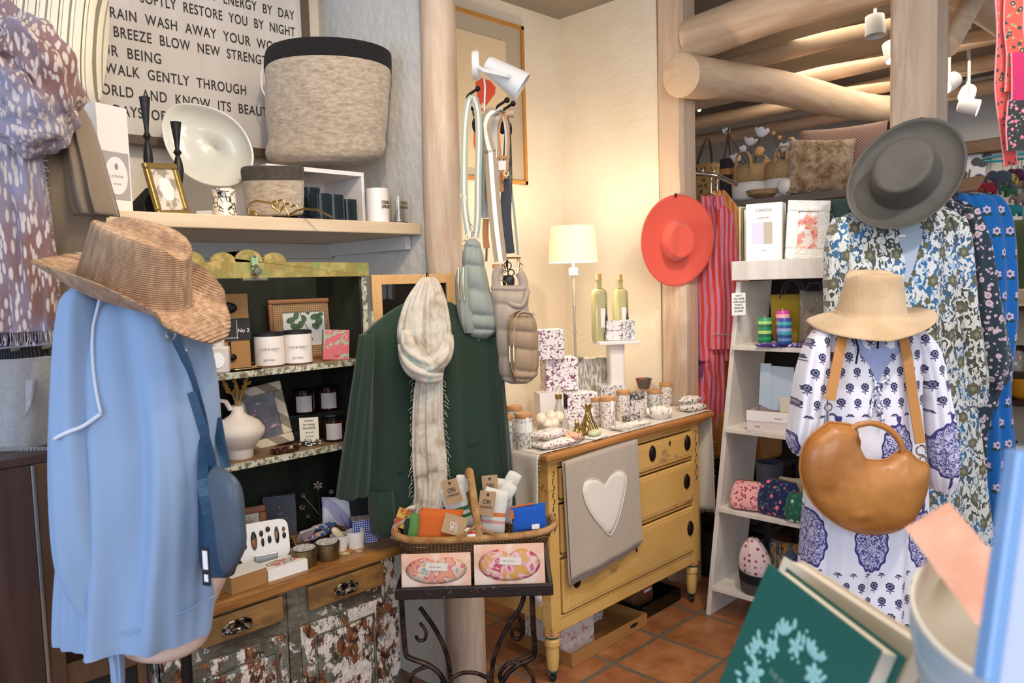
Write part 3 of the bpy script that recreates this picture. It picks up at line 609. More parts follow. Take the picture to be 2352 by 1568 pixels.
MB().ring([[(r*.048*sp(cos(a*pi/16), .4), r*.022*sp(sin(a*pi/16), .4), z) for a in range(32)] for r, z in ((.9, 0), (1, .007), (.96, .007), (.86, .003))]).build('tray', blk, t); MB().tube([(.048*sp(cos(a*pi/16), .4), .022*sp(sin(a*pi/16), .4), .007) for a in range(32)], .001, 5, True).build('gold_edge', gold, t)
def candle(px, y, z, r, h, label, mlab, mlid, lab, name='jar_candle', mbody=None, grp='white jar candles'):
    c = at(px, y, z); t = thing(name, label, 'candle', TR(c, -30), grp)
    MB().lathe([(r*.8, 0), (r, .004), (r, h), (r*.94, h+.002)], 36).build('jar', mbody or mlab, t)
    MB().lathe([(r*1.02, h), (r*1.02, h+.007), (r*.9, h+.009)], 36).build('lid', mlid, t)
    if mbody: MB().ring([[((r+.0008)*sin(a), -(r+.0008)*cos(a), z_) for a in [(-.75+1.5*k/10) for k in range(11)]] for z_ in (h*.12, h*.86)], False, (0, 0)).build('paper_label', mlab, t)
    for s_, z_, b_ in lab: text(b_, s_, t, TR((0, -r-.0012, z_)), M('label_ink', '#75706c', .6), xs=1)
    return t
for i, (px, r, h) in enumerate(((621, .036, .075), (685, .036, .076))):
    candle(px, 2.16 if i else 2.17, Z1, r, h, 'white jar candle with a black lid on the top hutch shelf, '+('left' if i == 0 else 'right')+' of the pair', M('candle_white', '#e3dad2', .4), black, ((.0075, .042, 'OLIVE & LINEN'), (.006, .016, 'SOY WAX')))
def leafpic(n):
    return '#d9d8d0'
rattan = M('rattan_weave', lambda n: n.mix(n.m('MULTIPLY', n.wave(n.co(), 55, 'X'), n.wave(n.co(), 55, 'Z')), '#7a5c3c', '#c3a174'), .7)
c = at(708, 2.285, Z1); t = photo_frame('botanical_picture', 'wooden frame with woven mount and green eucalyptus print', .185, .165, .012, .022, TR(c, -8), M('walnut_frame', '#8c5c38', .45), M('pale_print', '#cfcfca', .5), lean=-5, mat=rattan, matw=.024)
lf = MB(); 
for x_, z_, s_, a_ in ((-.035, .108, 1, .3), (-.025, .09, 1.1, -.4), (-.01, .095, 1, .9), (0, .112, .8, 2.), (-.02, .12, .9, 1.2), (.03, .115, 1.0, .3), (.04, .10, 1.2, 1.2), (.03, .088, .9, 2.4), (.045, .12, .7, .5), (.012, .13, .7, 1.6)):
    lf.prism([(x_+.012*s_*cos(a*pi/8)*cos(a_)-.008*s_*sin(a*pi/8)*sin(a_), z_+.012*s_*cos(a*pi/8)*sin(a_)+.008*s_*sin(a*pi/8)*cos(a_)) for a in range(16)], .0085, .0105)
lf.tube([(.02, .009, .05), (.005, .009, .09), (-.01, .009, .13)], .0008, 5).build('leaf_print', M('print_green', '#4e6b4a', .6, var=.3, vsc=60), t)
pinkfl = M('pink_floral', lambda n: n.mix(n.mask(n.noise(n.co(), 45, 3, .5, 1), .52, .55), '#c9646c', '#93b495'), .5)
c = at(770, 2.16, Z1); t = thing('soap_box', 'pink and green floral soap box at the right of the top hutch shelf', 'box', TR(c, -12, 0, 4))
MB().box((-.036, -.012, 0), (.036, .012, .083)).build('carton', pinkfl, t, smooth=False, bev=.001); text('SOAP', .009, t, TR((-.0, -.0125, .008)), M('red_ink', '#a8283a', .5))
# second shelf
vcm = M('cream_ceramic', '#d9ccbc', .55, bump=.15, bsc=60)
c = at(552, 2.17, Z2); t = thing('stoneware_vase', 'cream lobed stoneware vase with a looped handle', 'vase', TR(c, 0))
MB().lathe([(.030, 0), (.032, .004), (.033, .028), (.040, .034), (.062, .066), (.064, .082), (.050, .104), (.022, .122), (.016, .13), (.014, .148), (.016, .150), (.011, .150), (.009, .12)], 40).build('vase_body', vcm, t)
MB().tube([(-.018, 0, .14), (-.03, 0, .165), (-.05, 0, .172), (-.062, 0, .155), (-.056, 0, .12), (-.042, 0, .108)], .0065, 10).build('loop_handle', vcm, t)
df = MB(); random.seed(3)
for k in range(7):
    a = random.uniform(-.05, .06); h = random.uniform(.03, .075); q = [(0, 0, .14), (a*.4, 0, .16+h*.4), (a, .01, .16+h)]; df.tube(q, .001, 5)
    for j in range(9): df.ell((a*(1-.06*j)+random.uniform(-.004, .004), .01, .16+h*(1-.07*j)), (.004, .004, .005), 6, 4)
df.build('dried_flowers', M('dried_ochre', '#a87b34', .8), t)
def stripepic(n): return n.mix(n.mask(n.wave(n.co(), 9, 'DIAGONAL'), .55, .6), '#cdbfa8', '#857a66')
def bouquet(n):
    return n.mix(n.mask(n.noise(n.co(), 50, 3), .58, .62), n.mix(n.mask(n.noise(n.co(), 28, 3), .45, .6), '#5d5058', '#2f3a30'), '#b98aa0')
c = at(622, 2.24, Z2); t = photo_frame('striped_photo_frame', 'beige striped picture frame holding a vase-of-flowers picture', .118, .162, .024, .014, TR(c, -10, 0, -7), M('frame_beige', stripepic, .6), M('bouquet_print', bouquet, .4), lean=-12)
c = at(655, 2.13, Z2); t = thing('trinket_dish', 'small dark enamel dish with tiny red flowers, on the middle hutch shelf', 'tray', TR(c, 0))
MB().ring([[(r*.046*sp(cos(a*pi/16), .5), r*.024*sp(sin(a*pi/16), .5), z) for a in range(32)] for r, z in ((.8, 0), (1, .012), (.95, .012), (.8, .004))]).build('tray', M('enamel_dark', lambda n: n.mix(n.mask(n.vor(n.co(), 120), .3, .25), '#2a1c14', '#a34a3c'), .2), t)
amber = M('amber_glass', '#3a160a', .08, trans=.2, coat=.5); amlab = M('amber_label', '#b9b0ae', .6, var=.08, vsc=80)
c1 = at(700, 2.24, Z2); t = thing('acrylic_riser', 'dark glass block under the two upper amber candles', 'riser', TR(at(724, 2.27, Z2), 0)); MB().box((-.09, -.045, 0), (.09, .045, .072)).build('block', M('dark_acrylic', '#1c1f1c', .15), t, smooth=False, bev=.002)
for i, (px, y, z_) in enumerate(((700, 2.265, Z2+.072), (756, 2.265, Z2+.072), (768, 2.165, Z2))):
    candle(px, y, z_, .029, .058, 'amber jar candle with white label, '+('upper left', 'upper right', 'lower one, beside the little sign')[i]+' of three', amlab, M('black_lid', '#141416', .25, .4), (), 'amber_candle', amber, 'amber jar candles')
c = at(712, 2.15, Z2); t = thing('card_holder', 'small cream printed card standing in a silver leaf holder', 'sign', TR(c, -12))
MB().box((-.024, 0, .012), (.024, .002, .078)).build('card', M('cream_card', '#d8cdb8', .6), t, smooth=False)
for k, (s_, b_) in enumerate(((.006, 'Aromatic'), (.006, 'Soy Candles'), (.009, 'ALSACE'), (.004, 'scented with'), (.004, 'essential oils'))): text(b_, s_, t, TR((0, -.001, .068-.0105*k)), ink)
lf = MB(); random.seed(2)
for k in range(26): lf.ell((random.uniform(-.026, .026), random.uniform(-.012, 0), random.uniform(.002, .02)), (.005, .003, .003), 6, 4, TR((0, 0, 0)))
lf.build('leaf_base', M('silver', '#a8a6a0', .3, .9), t)
# counter things
c = at(582, 2.25, Z0); t = photo_frame('wooden_photo_frame', 'small reddish wooden picture frame on the hutch counter', .085, .125, .018, .014, TR(c, -5), M('red_wood', '#9a5f38', .5, var=.3), M('pale_photo', lambda n: n.mix(n.mask(n.noise(n.co(), 40), .45, .6), '#cfc8b4', '#9b9484'), .5), lean=-8)
c = at(646, 2.31, Z0); t = thing('boxed_book', 'dark grey boxed set standing behind the keyring stand', 'box', TR(c, -6)); MB().box((-.045, 0, 0), (.045, .03, .13)).build('case', M('slate_card', '#54565e', .6), t, smooth=False, bev=.001)
for k, b_ in enumerate(('THE', 'NAUTICAL', 'TABLE')): text(b_, .009, t, TR((.0, -.001, .075-.013*k)), M('pale_ink', '#a6a4a8', .5))
MB().ell((0, -.001, .095), (.003, .0006, .003), 8, 5).build('emblem', gold, t)
c = at(735, 2.30, Z0); t = thing('flower_ornament', 'pewter flower spray ornament on the hutch counter', 'ornament', TR(c, -20))
fm = MB(); pew = M('pewter', '#6d625a', .35, .9)
fm.tube([(0, 0, 0), (.003, 0, .05), (0, 0, .12)], .0018, 6); random.seed(5)
for bx, bz, s_ in ((0, .13, 1.2), (-.04, .105, .7), (.035, .11, .7), (-.045, .07, .9), (.03, .08, 1), (-.03, .045, .6), (.045, .05, .8)):
    fm.tube([(0, 0, bz*.45), (bx*.5, 0, bz*.75), (bx, 0, bz)], .0013, 5)
    for k in range(6): fm.ell((0, 0, .006*s_), (.004*s_, .0015, .007*s_), 8, 5, Matrix.Translation((bx, 0, bz)) @ Matrix.Rotation(k*pi/3, 4, 'Y'))
fm.build('flower_spray', pew, t); MB().lathe([(.03, 0), (.028, .004), (.004, .006)], 20).build('foot', pew, t)
# key tin stand
c = at(612, 2.13, Z0); t = thing('keyring_stand', 'white card of little pendants on a silver easel tray', 'card', TR(c, 6))
MB().ring([[(r*.085*sp(cos(a*pi/16), .5), -.02+r*.055*sp(sin(a*pi/16), .5), z) for a in range(32)] for r, z in ((.9, 0), (1, .008), (.96, .008), (.88, .003))]).build('silver_tray', M('silver'), t)
T2 = TR((0, 0, .014), 0, -16)
cd = MB(T2).ring([[(.066*sp(cos(a*pi/16), .35), y, .05+.05*sp(sin(a*pi/16), .35)) for a in range(32)] for y in (0, .003)]).build('display_card', paper, t, smooth=False)
MB(T2).box((-.03, -.012, -.006), (.03, -.004, .018)).build('easel_lip', M('silver'), t, smooth=False, bev=.002)
pd = MB(T2); random.seed(8)
for k, (x_, z_, a_, b_) in enumerate(((-.05, .068, .006, .008), (-.026, .055, .008, .024), (-.006, .07, .005, .008), (.012, .078, .006, .007), (-.004, .048, .004, .011), (.014, .052, .005, .01), (.034, .06, .006, .022), (.053, .072, .004, .006), (.053, .056, .005, .008), (-.05, .045, .005, .008))): pd.ell((x_, -.003, z_), (a_, .003, b_), 12, 6)
pd.build('pendant', M('pendant_mix', lambda n: n.ramp(n.noise(n.co(), 30, 1), [(.42, '#2d2c30'), (.5, '#8a5a3a'), (.6, '#3c4046')], 'CONSTANT'), .3, .5), t)
c = at(728, 2.15, Z0); t = thing('wicker_tray', 'small brown wicker tray of patterned sachets', 'basket', TR(c, 0))
wick = M('wicker_brown', lambda n: n.mix(n.m('MULTIPLY', n.wave(n.co(), 60, 'Z'), n.wave(n.co(), 40, 'X')), '#5e3d22', '#b9824c'), .6, bump=.6, bfn=lambda n: n.wave(n.co(), 70, 'Z'))
MB().ring([[(r*.078*sp(cos(a*pi/16), .5), r*.055*sp(sin(a*pi/16), .5), z+.012*cos(a*pi/16)**2) for a in range(32)] for r, z in ((.8, 0), (.95, .02), (1.02, .035), (.97, .035), (.88, .02), (.7, .006))]).build('wicker', wick, t)
MB().tube([(-.076, -.03, .03), (-.085, -.02, .06), (-.085, .02, .06), (-.076, .03, .03)], .004, 8).build('tray_handle', wick, t)
sach = M('blue_orange_print', lambda n: n.ramp(n.noise(n.co(), 40, 2, .5, 1.5), [(.38, '#27588f'), (.46, '#d8c9bb'), (.52, '#c2543c'), (.58, '#e6dccf'), (.66, '#2f6aa0')], 'CONSTANT'), .7)
for i, (x_, y_, z_, rz) in enumerate(((.0, -.01, .045, 20), (.03, .012, .06, -15))):
    s_ = thing('sachet', 'blue and orange patterned sachet in the wicker tray, '+('lower' if i == 0 else 'upper')+' one', 'sachet', TR(V(c)+V((x_, y_, z_)), rz, 65), 'sachets in the wicker tray'); pillow(MB(), .085, .06, .02).build('fabric', sach, s_, ang=180)
s_ = thing('sachet', 'silver and white packet leaning in the wicker tray', 'sachet', TR(V(c)+V((-.04, .0, .05)), 10, 35)); MB().box((-.03, -.004, -.03), (.03, .004, .03)).build('packet', M('silver_white', '#c6c4c0', .3, .4), s_, bev=.002)
c = at(776, 2.24, Z0+.0); t = thing('lavender_sachet', 'lavender and white packet leaning at the back of the counter', 'sachet', TR(c+V((0, 0, .06)), -10, -8, 6)); pillow(MB(), .085, .11, .02).build('packet', M('lavender_print', lambda n: n.mix(n.mask(n.wave(n.co(), 8, 'DIAGONAL', 2), .5, .6), '#b9b4d6', '#e8e6ee'), .5), t, ang=180)
text('lavender', .014, t, TR((.015, -.0125, -.02), 0, 0, 62), M('lav_ink', '#9a5fb0', .5))
bw = M('blue_white_print', lambda n: n.mix(n.mask(n.m('MULTIPLY', n.wave(n.co(), 45, 'X'), n.wave(n.co(), 45, 'Z')), .2, .3), '#2b3fa0', '#e8e8f2'), .5)
for i, z_ in enumerate((0, .038)):
    c = at(836, 2.10, Z0+z_); t = thing('patterned_box', 'little blue and white geometric box on the counter, '+('lower' if i == 0 else 'upper, with a red-dotted lid')+' of two', 'box', TR(c, -14+4*i), 'blue and white boxes'); MB().box((-.041, -.03, 0), (.041, .03, .037)).build('carton', bw, t, smooth=False, bev=.001)
    if i: MB().box((-.04, -.029, .037), (.04, .029, .038)).build('lid_top', M('dotted_lid', lambda n: n.mix(n.mask(n.vor(n.co(), 100), .3, .35), '#b04a3a', '#e8dccc'), .6), t, smooth=False)
tin = M('tin_brass', '#8a7d5a', .35, .9)
for i, (px, y) in enumerate(((700, 2.055), (752, 2.05))):
    c = at(px, y, Z0); t = thing('candle_tin', 'brass candle tin with a white printed top, '+('left' if i == 0 else 'right')+' of the pair on the counter', 'tin', TR(c), 'brass candle tins')
    MB().lathe([(.030, 0), (.032, .003), (.032, .026), (.034, .027), (.034, .042), (.031, .044)], 36).build('tin_body', tin, t); MB().lathe([(.001, .044), (.028, .044), (.028, .0455), (.001, .0457)], 30).build('top_label', M('tin_label', lambda n: n.mix(n.mask(n.vor(n.co(), 90, 1, 'DISTANCE_TO_EDGE'), .1, .2), '#b5b0a8', '#e9e5de'), .5), t)
c = at(782, 2.085, Z0); t, c = glasscup('dipping_cup', 'small white cup holding a bar of cream soap', 782, 2.085, Z0, .017, .042, cer, 'cup', 'small white cups', .026)
s_ = thing('soap_bar', 'cream soap bar leaning in the left white cup', 'soap', TR(V(c)+V((-.006, 0, .052)), 0, 0, -40)); MB().ell((0, 0, 0), (.013, .01, .03), 16, 10, e=2.4).build('soap', M('cream_soap', '#dccda8', .4, sss=.2), s_)
glasscup('dipping_cup', 'small empty white cup, right of the pair on the counter', 818, 2.07, Z0, .021, .046, cer, 'cup', 'small white cups', .026)
c = at(812, 2.04, Z0); t = thing('star_confetti', 'pale gold paper stars under the white cups', 'ornament', TR(c))
mb = MB()
for x_, y_, r_ in ((-.03, 0, .018), (.03, .01, .016), (.012, -.012, .012)): mb.ring([[(x_+r_*(1 if a % 2 == 0 else .45)*cos(a*pi/5), y_+r_*(1 if a % 2 == 0 else .45)*sin(a*pi/5), z) for a in range(10)] for z in (0, .002)])
mb.build('paper_star', M('pale_gold', '#d2c48a', .5), t, smooth=False)
c = at(648, 2.045, Z0); t = thing('soap_carton', 'white soap carton with pink-green oval print, at the counter edge', 'box', TR(c, 10)); MB().box((-.058, -.038, 0), (.058, .038, .03)).build('carton', paper, t, smooth=False, bev=.001)
MB().lathe([(.001, .03), (.9, .03), (.9, .0308), (.001, .031)], 32, Matrix.Diagonal((.05, .028, 1, 1))).build('oval_print', M('oval_floral', lambda n: n.ramp(n.noise(n.co((60, 40, 1)), 1, 2), [(.42, '#c9786a'), (.5, '#e6d6ca'), (.58, '#8fa088')], 'CONSTANT'), .5), t)
MB().box((-.0585, -.03, .005), (-.058, .03, .025)).build('dark_end', M('plum', '#4a3040', .5), t, smooth=False)
c = at(557, 2.04, Z0); t = thing('kraft_gift_box', 'open kraft box with white tissue top beside the blue bag', 'box', TR(c, 12)); MB().box((-.05, -.04, 0), (.05, .04, .042)).build('carton', kraft, t, smooth=False, bev=.001); MB().box((-.049, -.039, .042), (.049, .039, .044)).build('tissue_top', M('tissue', '#e4dfd6', .8, bump=.6, bsc=90), t, smooth=False)
# real sizes settled against the shelf heights
def grow(base, s, yaw=0, dz=0, z=None):
    for o in bpy.data.objects:
        if o.parent is None and o.name.split('.')[0] == base:
            o.matrix_basis = Matrix.Translation((0, 0, dz if (z is None or o.matrix_basis.translation.z > z) else 0)) @ o.matrix_basis @ Matrix.Rotation(radians(yaw), 4, 'Z') @ Matrix.Diagonal((s[0], s[1], s[2], 1))
for nm, s, yw in (('jar_candle', (1.22,)*3, 0), ('botanical_picture', (1.26, 1, 1.2), -2), ('striped_photo_frame', (1.26, 1, 1.22), -16), ('spoon_box', (1.16, 1, 1.16), -20), ('soap_box', (1.15, 1.1, 1.15), -8), ('stoneware_vase', (1.16, 1.16, 1.04), 0),
                  ('reed_diffuser', (1.2,)*3, -20), ('acrylic_riser', (1.1, 1, 1.18), -12), ('amber_candle', (1.2,)*3, 0), ('card_holder', (1.2, 1, 1.15), -20), ('wooden_photo_frame', (1.2, 1, 1.2), -18), ('boxed_book', (1.15, 1, 1.16), -20), ('keyring_stand', (1.12, 1, 1.18), -22), ('candle_tin', (1.16,)*3, 0), ('dipping_cup', (1.18, 1.18, 1.15), 0), ('flower_ornament', (1.25, 1, 1.2), -15), ('patterned_box', (1.0, 1, 1.0), -14), ('soap_carton', (1.08, 1, 1.1), -10), ('kraft_gift_box', (1.08, 1, 1.1), -8), ('wicker_tray', (1.12, 1.1, 1.15), 0), ('lavender_sachet', (1.2, 1, 1.15), -18)):
    grow(nm, s, yw)
grow('amber_candle', (1, 1, 1), 0, .013, Z2+.05)
# ================================================================ hats
def hat(name, label, T, rx, ry, h, top, bx, by, brimz, mat, dent=None, band=None, nb=10, solid=.003, group=None, sharp=.93):
    t = thing(name, label, 'hat', T, group); n = 64; rings = []
    def rg(k, z, dn=1): return [(rx*k*cos(2*pi*j/n), ry*k*sin(2*pi*j/n), z-(dent(2*pi*j/n, k/top)*dn if dent else 0)) for j in range(n)]
    for k in (.03, .2, .4, .6, .75, .87): rings.append(rg(k*top, h))
    rings.append(rg(sharp*top*1.03, h-.002, .9)); rings.append(rg(top, h-.008, .7))
    for i in range(1, 9):
        tt = i/8; rings.append(rg(top+(1-top)*tt**1.2, (h-.008)*(1-tt)+.001, .6*(1-tt)**1.5))
    for i in range(1, nb+1):
        u = i/nb; rings.append([((rx+(bx-rx)*u)*cos(2*pi*j/n), (ry+(by-ry)*u)*sin(2*pi*j/n), brimz(2*pi*j/n, u)) for j in range(n)])
    MB().ring(rings, True, (1, 0)).build('hat_body', mat, t, solid=solid, ang=180)
    if band: MB().ring([[((rx*k+e_)*cos(2*pi*j/n), (ry*k+e_)*sin(2*pi*j/n), z) for j in range(n)] for k, z, e_ in ((1.0, .002, .0035), (1-.02, .014, .0035), (1-.04, .026, .0035))], True, (0, 0)).build('hat_band', band, t, ang=180, solid=.002)
    return t
def axesT(p, up, fwd):
    """matrix at p: local z = up, local x ~ fwd ; both given in viewer terms (right, away, up)"""
    f = Fr(0, 0, 0, p=p); B = Matrix((f.ax, f.n, V((0, 0, 1)))).transposed()
    z = (B @ V(up)).normalized(); x = B @ V(fwd); x = (x-z*x.dot(z)).normalized(); y = z.cross(x)
    return Matrix(((x.x, y.x, z.x, p[0]), (x.y, y.y, z.y, p[1]), (x.z, y.z, z.z, p[2]), (0, 0, 0, 1)))
# ================================================================ blue jumper on the dress form
fr = Fr(325, 1000, 1.66)
t = thing('dress_form', 'pale pink dress form under the blue jumper, on a black pole', 'mannequin', TR((fr.o.x, fr.o.y, 0)))
formm = M('form_skin', '#d9bfae', .6, bump=.1)
rows = prows(fr, [(672, 235, 340, .035), (720, 200, 400, .06), (800, 180, 440, .085), (900, 185, 465, .09), (1100, 190, 480, .09), (1300, 200, 480, .09), (1400, 270, 478, .08), (1465, 283, 476, .07), (1490, 300, 455, .06), (1504, 340, 420, .04)])
loft(MB(fr.M), rows, e=2.2).build('torso', formm, t, True, ang=180)
lo = loft(MB(fr.M), prows(fr, [(1190, 455, 505, .05), (1260, 460, 522, .06), (1330, 470, 515, .05), (1390, 460, 490, .04)], yc=.03), e=2.2).build('hip', formm, t, True, ang=180)
b = fr.M @ fr.p(427, 1500); MB().tube([(b.x, b.y, 0.03), (b.x, b.y, b.z+.03)], .0115, 14).build('pole', blackiron, t, True)
MB().lathe([(.001, 0), (.15, 0), (.15, .012), (.03, .025), (.012, .03)], 32, TR((b.x, b.y, 0))).build('base', blackiron, t, True)
bluek = cloth('blue_knit', '#8ca4c4', bump=.25, bsc=420, rough=.85, sheen=.15, var=.04, vsc=3)
rows = prows(fr, [(645, 195, 330, .05), (662, 172, 385, .075), (695, 158, 428, .095), (755, 150, 462, .112), (850, 150, 486, .12), (960, 158, 497, .12), (1080, 166, 500, .12), (1220, 160, 498, .118), (1340, 152, 488, .118), (1420, 150, 482, .117), (1452, 152, 478, .116)])
t = thing('blue_jumper', 'long light blue jumper with pale seams on the dress form', 'jumper', fr.M)
def bf(th, tt): return .013*min(1, 1.5*tt)*(sin(7*th+1+1.2*tt)+.7*sin(11*th+2*tt)+.4*sin(19*th-3*tt))+.006*sin(5*th+9*tt)*tt - (.012*math.exp(-((th-4.9+.6*tt)/.12)**2)*tt)
body = loft(MB(), rows, 96, 60, 2.3, bf, cap=(1, 0)).build('jumper_body', bluek, t, ang=180)
hm = [surfy(rows, fr.s(x, y)[0], fr.s(x, y)[1])-.002 for x, y in ((0, 0),)]
def onrow(pts, rws=rows, off=.002, f=fr): 
    out = []
    for x, y in pts:
        lx, lz = f.s(x, y, rws[3][3]-rws[3][4]*.7); out.append((lx, min(surfy(rws, lx, lz), surfy(rows, lx, lz) if rws is not rows else 9)-off, lz))
    return out
seam = cloth('pale_seam', '#ccd3de', bsc=300)
sl = prows(fr, [(668, 168, 222, .05), (700, 150, 232, .058), (800, 134, 238, .06), (950, 124, 242, .062), (1100, 122, 252, .06), (1250, 128, 262, .052), (1330, 142, 268, .042), (1400, 180, 273, .03), (1450, 228, 277, .02), (1500, 254, 280, .014), (1575, 262, 284, .012)], yc=-.085)
def sf(th, tt): return .011*(sin(4*th+4*tt)+.7*sin(7*th-7*tt))*min(1, 2*tt)*(1-.6*tt)
loft(MB(), sl, 48, 60, 2.2, sf).build('sleeve', bluek, t, ang=180)
MB().tube(cr(onrow([(222, 668), (212, 710), (208, 760), (212, 830), (222, 900), (233, 950)], sl, .010), 20), .0032, 8).build('seam', seam, t, ang=180)
MB().tube(cr(onrow([(142, 1002), (170, 988), (200, 975), (232, 950)], sl, .008), 12), .0042, 8).build('seam', seam, t, ang=180)
MB().tube(cr(onrow([(285, 1440), (340, 1428), (420, 1405), (480, 1385)], rows, .001), 14), .0015, 6).build('hem_stitch', bluek, t, ang=180)
gb = loft(MB(), prows(fr, [(1385, 445, 478, .04), (1300, 450, 482, .04)], yc=.02), cap=(1, 1))
# straw hat
raff = M('raffia', lambda n: n.mix(n.mask(n.noise(n.co((1, 1, .25)), 60, 4, .6), .35, .65), '#ad866a', n.mix(n.mask(n.noise(n.co(), 6, 3), .4, .6), '#dcb994', '#cba583')), .75, bump=1.0, bfn=lambda n: n.m('ADD', n.m('MULTIPLY', n.wave(n.co(), 75, 'Z', 1.2), .8), n.noise(n.co(), 130, 3)), bd=.006)
p = onD(308, 668, 1.58)
def bz(th, u):
    side = abs(sin(th))**2; end = cos(th)
    return u**1.6*(.052*side)-u*(.022 if end > 0 else -.004)*abs(end)**2-(.018*u*u if end > .7 else 0)
hat('straw_hat', 'woven raffia cowboy hat with curled brim on top of the blue jumper', axesT(p, (.31, -.22, .93), (1, -.15, -.38)), .116, .094, .130, .84, .205, .150, bz, raff, dent=lambda th, k: (.020*max(0, 1-(abs(sin(th))*k*2.0)**2)*(1-.1*k)+.02*max(0, cos(th))**2*k*.9) if k < 1.05 else .01*max(0, cos(th))**2)
# blue crossbody bag
tealm = M('navy_leather', '#1d3f5c', .42, bump=.15, bsc=90, coat=.15, var=.15); greyl = M('slate_leather', '#46525f', .5, bump=.2, bsc=80, coat=.1)
fb = Fr(505, 1150, 1.56, yaw=-35)
t = thing('crossbody_bag', 'navy blue leather crossbody bag hanging on the blue jumper', 'bag', fb.M)
def pill(mb, pts, y0, y1, th_): 
    poly = [fb.s(x, y, (y0+y1)/2) for x, y in pts]; poly = cr(poly+[poly[0]], 40)[:-1]; c = (sum(q[0] for q in poly)/40, sum(q[1] for q in poly)/40)
    return mb.inflate(poly, c, th_, T=Matrix.Translation((0, (y0+y1)/2, 0)))
for i, (sh, yy) in enumerate(((-20, .035), (-8, .012), (5, -.01))):
    pill(MB(), [(465+sh, 1100), (480+sh, 1090), (530+sh, 1095), (536+sh, 1180), (538+sh, 1290), (528+sh, 1322), (490+sh, 1325), (472+sh, 1300), (466+sh, 1200)], yy, yy, .014).build('gusset', tealm, t, ang=180)
pill(MB(), [(482, 1080), (500, 1070), (535, 1090), (552, 1130), (558, 1200), (560, 1260), (545, 1300), (525, 1322), (512, 1300), (500, 1200), (488, 1130)], -.045, -.045, .018).build('flap', greyl, t, ang=180)
st = cr([fr.M @ V(q) for q in onrow([(345, 695), (385, 745), (415, 810), (440, 900), (456, 1000)], rows, .006)]+[fr.M @ fr.p(466, 1100, -.12), fr.M @ fr.p(478, 1180, -.13)], 30)
MB().strap(st, .022, .003, tuple(fr.ax)).build('strap', tealm, t, True, smooth=False)
st2 = cr([fr.M @ fr.p(*q) for q in ((440, 900, -.112), (470, 1000, -.11), (486, 1060, -.10), (490, 1120, -.09))], 12)
MB().strap(st2, .018, .003, tuple(fr.ax)).build('strap', tealm, t, True, smooth=False)
MB().strap(cr([fr.M @ fr.p(*q) for q in ((498, 960, .0), (508, 1020, -.02), (518, 1075, -.03))], 10), .02, .003, tuple(fr.ax)).build('strap', tealm, t, True, smooth=False)
for x, y in ((392, 770), (487, 1138)):
    q = fr.M @ fr.p(x, y, -.125 if y > 900 else surfy(rows, *fr.s(x, y))-.012); MB().tube([q+fr.ax*.009*cos(a*pi/8)+V((0, 0, .009*sin(a*pi/8))) for a in range(16)], .002, 6, True).build('strap_ring', M('silver'), t, True)
tg = Fr(472, 1300, 1.47, yaw=-20); MB(tg.M).box((-.009, 0, -.038), (.009, .002, .036)).build('price_tag', black, t, True, smooth=False)
MB(tg.M).box((-.005, -.001, -.006), (.006, 0, .03)).build('tag_label', whitebox, t, True, smooth=False); MB(tg.M).box((-.004, -.001, -.03), (.005, 0, -.016)).build('tag_label', whitebox, t, True, smooth=False)
# ================================================================ brown jumper form at the far left
f2 = Fr(90, 500, 1.9)
t = thing('dress_form', 'dress form at the left edge wearing the brown jumper', 'mannequin', TR((f2.o.x, f2.o.y, 0)))
loft(MB(f2.M), prows(f2, [(150, 0, 90, .04), (260, -40, 150, .06), (400, -60, 170, .07), (700, -60, 120, .07), (1000, -50, 105, .06)])).build('torso', formm, t, True, ang=180)
q = f2.M @ f2.p(20, 990); MB().tube([(q.x, q.y, .02), (q.x, q.y, q.z)], .012, 12).build('pole', blackiron, t, True); MB().lathe([(.001, 0), (.14, 0), (.14, .012), (.012, .03)], 28, TR((q.x, q.y, 0))).build('base', blackiron, t, True)
t = thing('brown_jumper', 'taupe brown knitted jumper on the left dress form', 'jumper', f2.M)
brk_ = cloth('taupe_knit', '#80705e', bump=.4, bsc=350, sheen=.3)
def brf(th, tt): return .02*tt*(sin(11*th+1)+.7*sin(17*th+3*tt))
loft(MB(), prows(f2, [(170, -20, 120, .05), (205, -40, 156, .07), (250, -60, 184, .085), (330, -60, 206, .09), (430, -60, 235, .09), (520, -60, 235, .09), (640, -60, 190, .088), (760, -60, 150, .085), (800, -60, 140, .085)]), 80, 50, 2.2, brf).build('jumper_body', brk_, t, ang=180)
loft(MB(), prows(f2, [(225, 140, 170, .04), (270, 150, 196, .05), (330, 162, 214, .055), (400, 174, 234, .055), (450, 182, 246, .055), (484, 190, 255, .05), (494, 196, 254, .045)], yc=-.03), 40, 40, 2.2, lambda th, tt: (.026*tt*(sin(7*th+1)+.6*sin(12*th+.5)))).build('sleeve', brk_, t, ang=180)
def leafy(n):
    w1 = n.vadd(n.co(), n.noisec(n.co(), 8), .05)
    a = n.mask(n.vor(n.co((1, 1, .26), (0, .6, 0)), 88, 1), .38, .30); b = n.mask(n.vor(n.co((1, 1, .25), (0, -.8, .3), (2, 0, 1)), 80, 1), .36, .28)
    base = n.mix(n.mask(n.noise(n.co(), 5, 3), .4, .6), '#82605a', '#8a8496')
    return n.mix(n.m('MAXIMUM', a, b), base, '#c8bab2')
scm = cloth('mauve_leaf_cloth', leafy, bsc=250, bump=.3)
t = thing('leaf_print_scarf', 'mauve scarf with white leaf print knotted round the left dress form', 'scarf', f2.M)
def sc_f(k, a): return lambda th, tt: a*(sin(k*th+9*tt)+.8*sin((k+5)*th-7*tt))
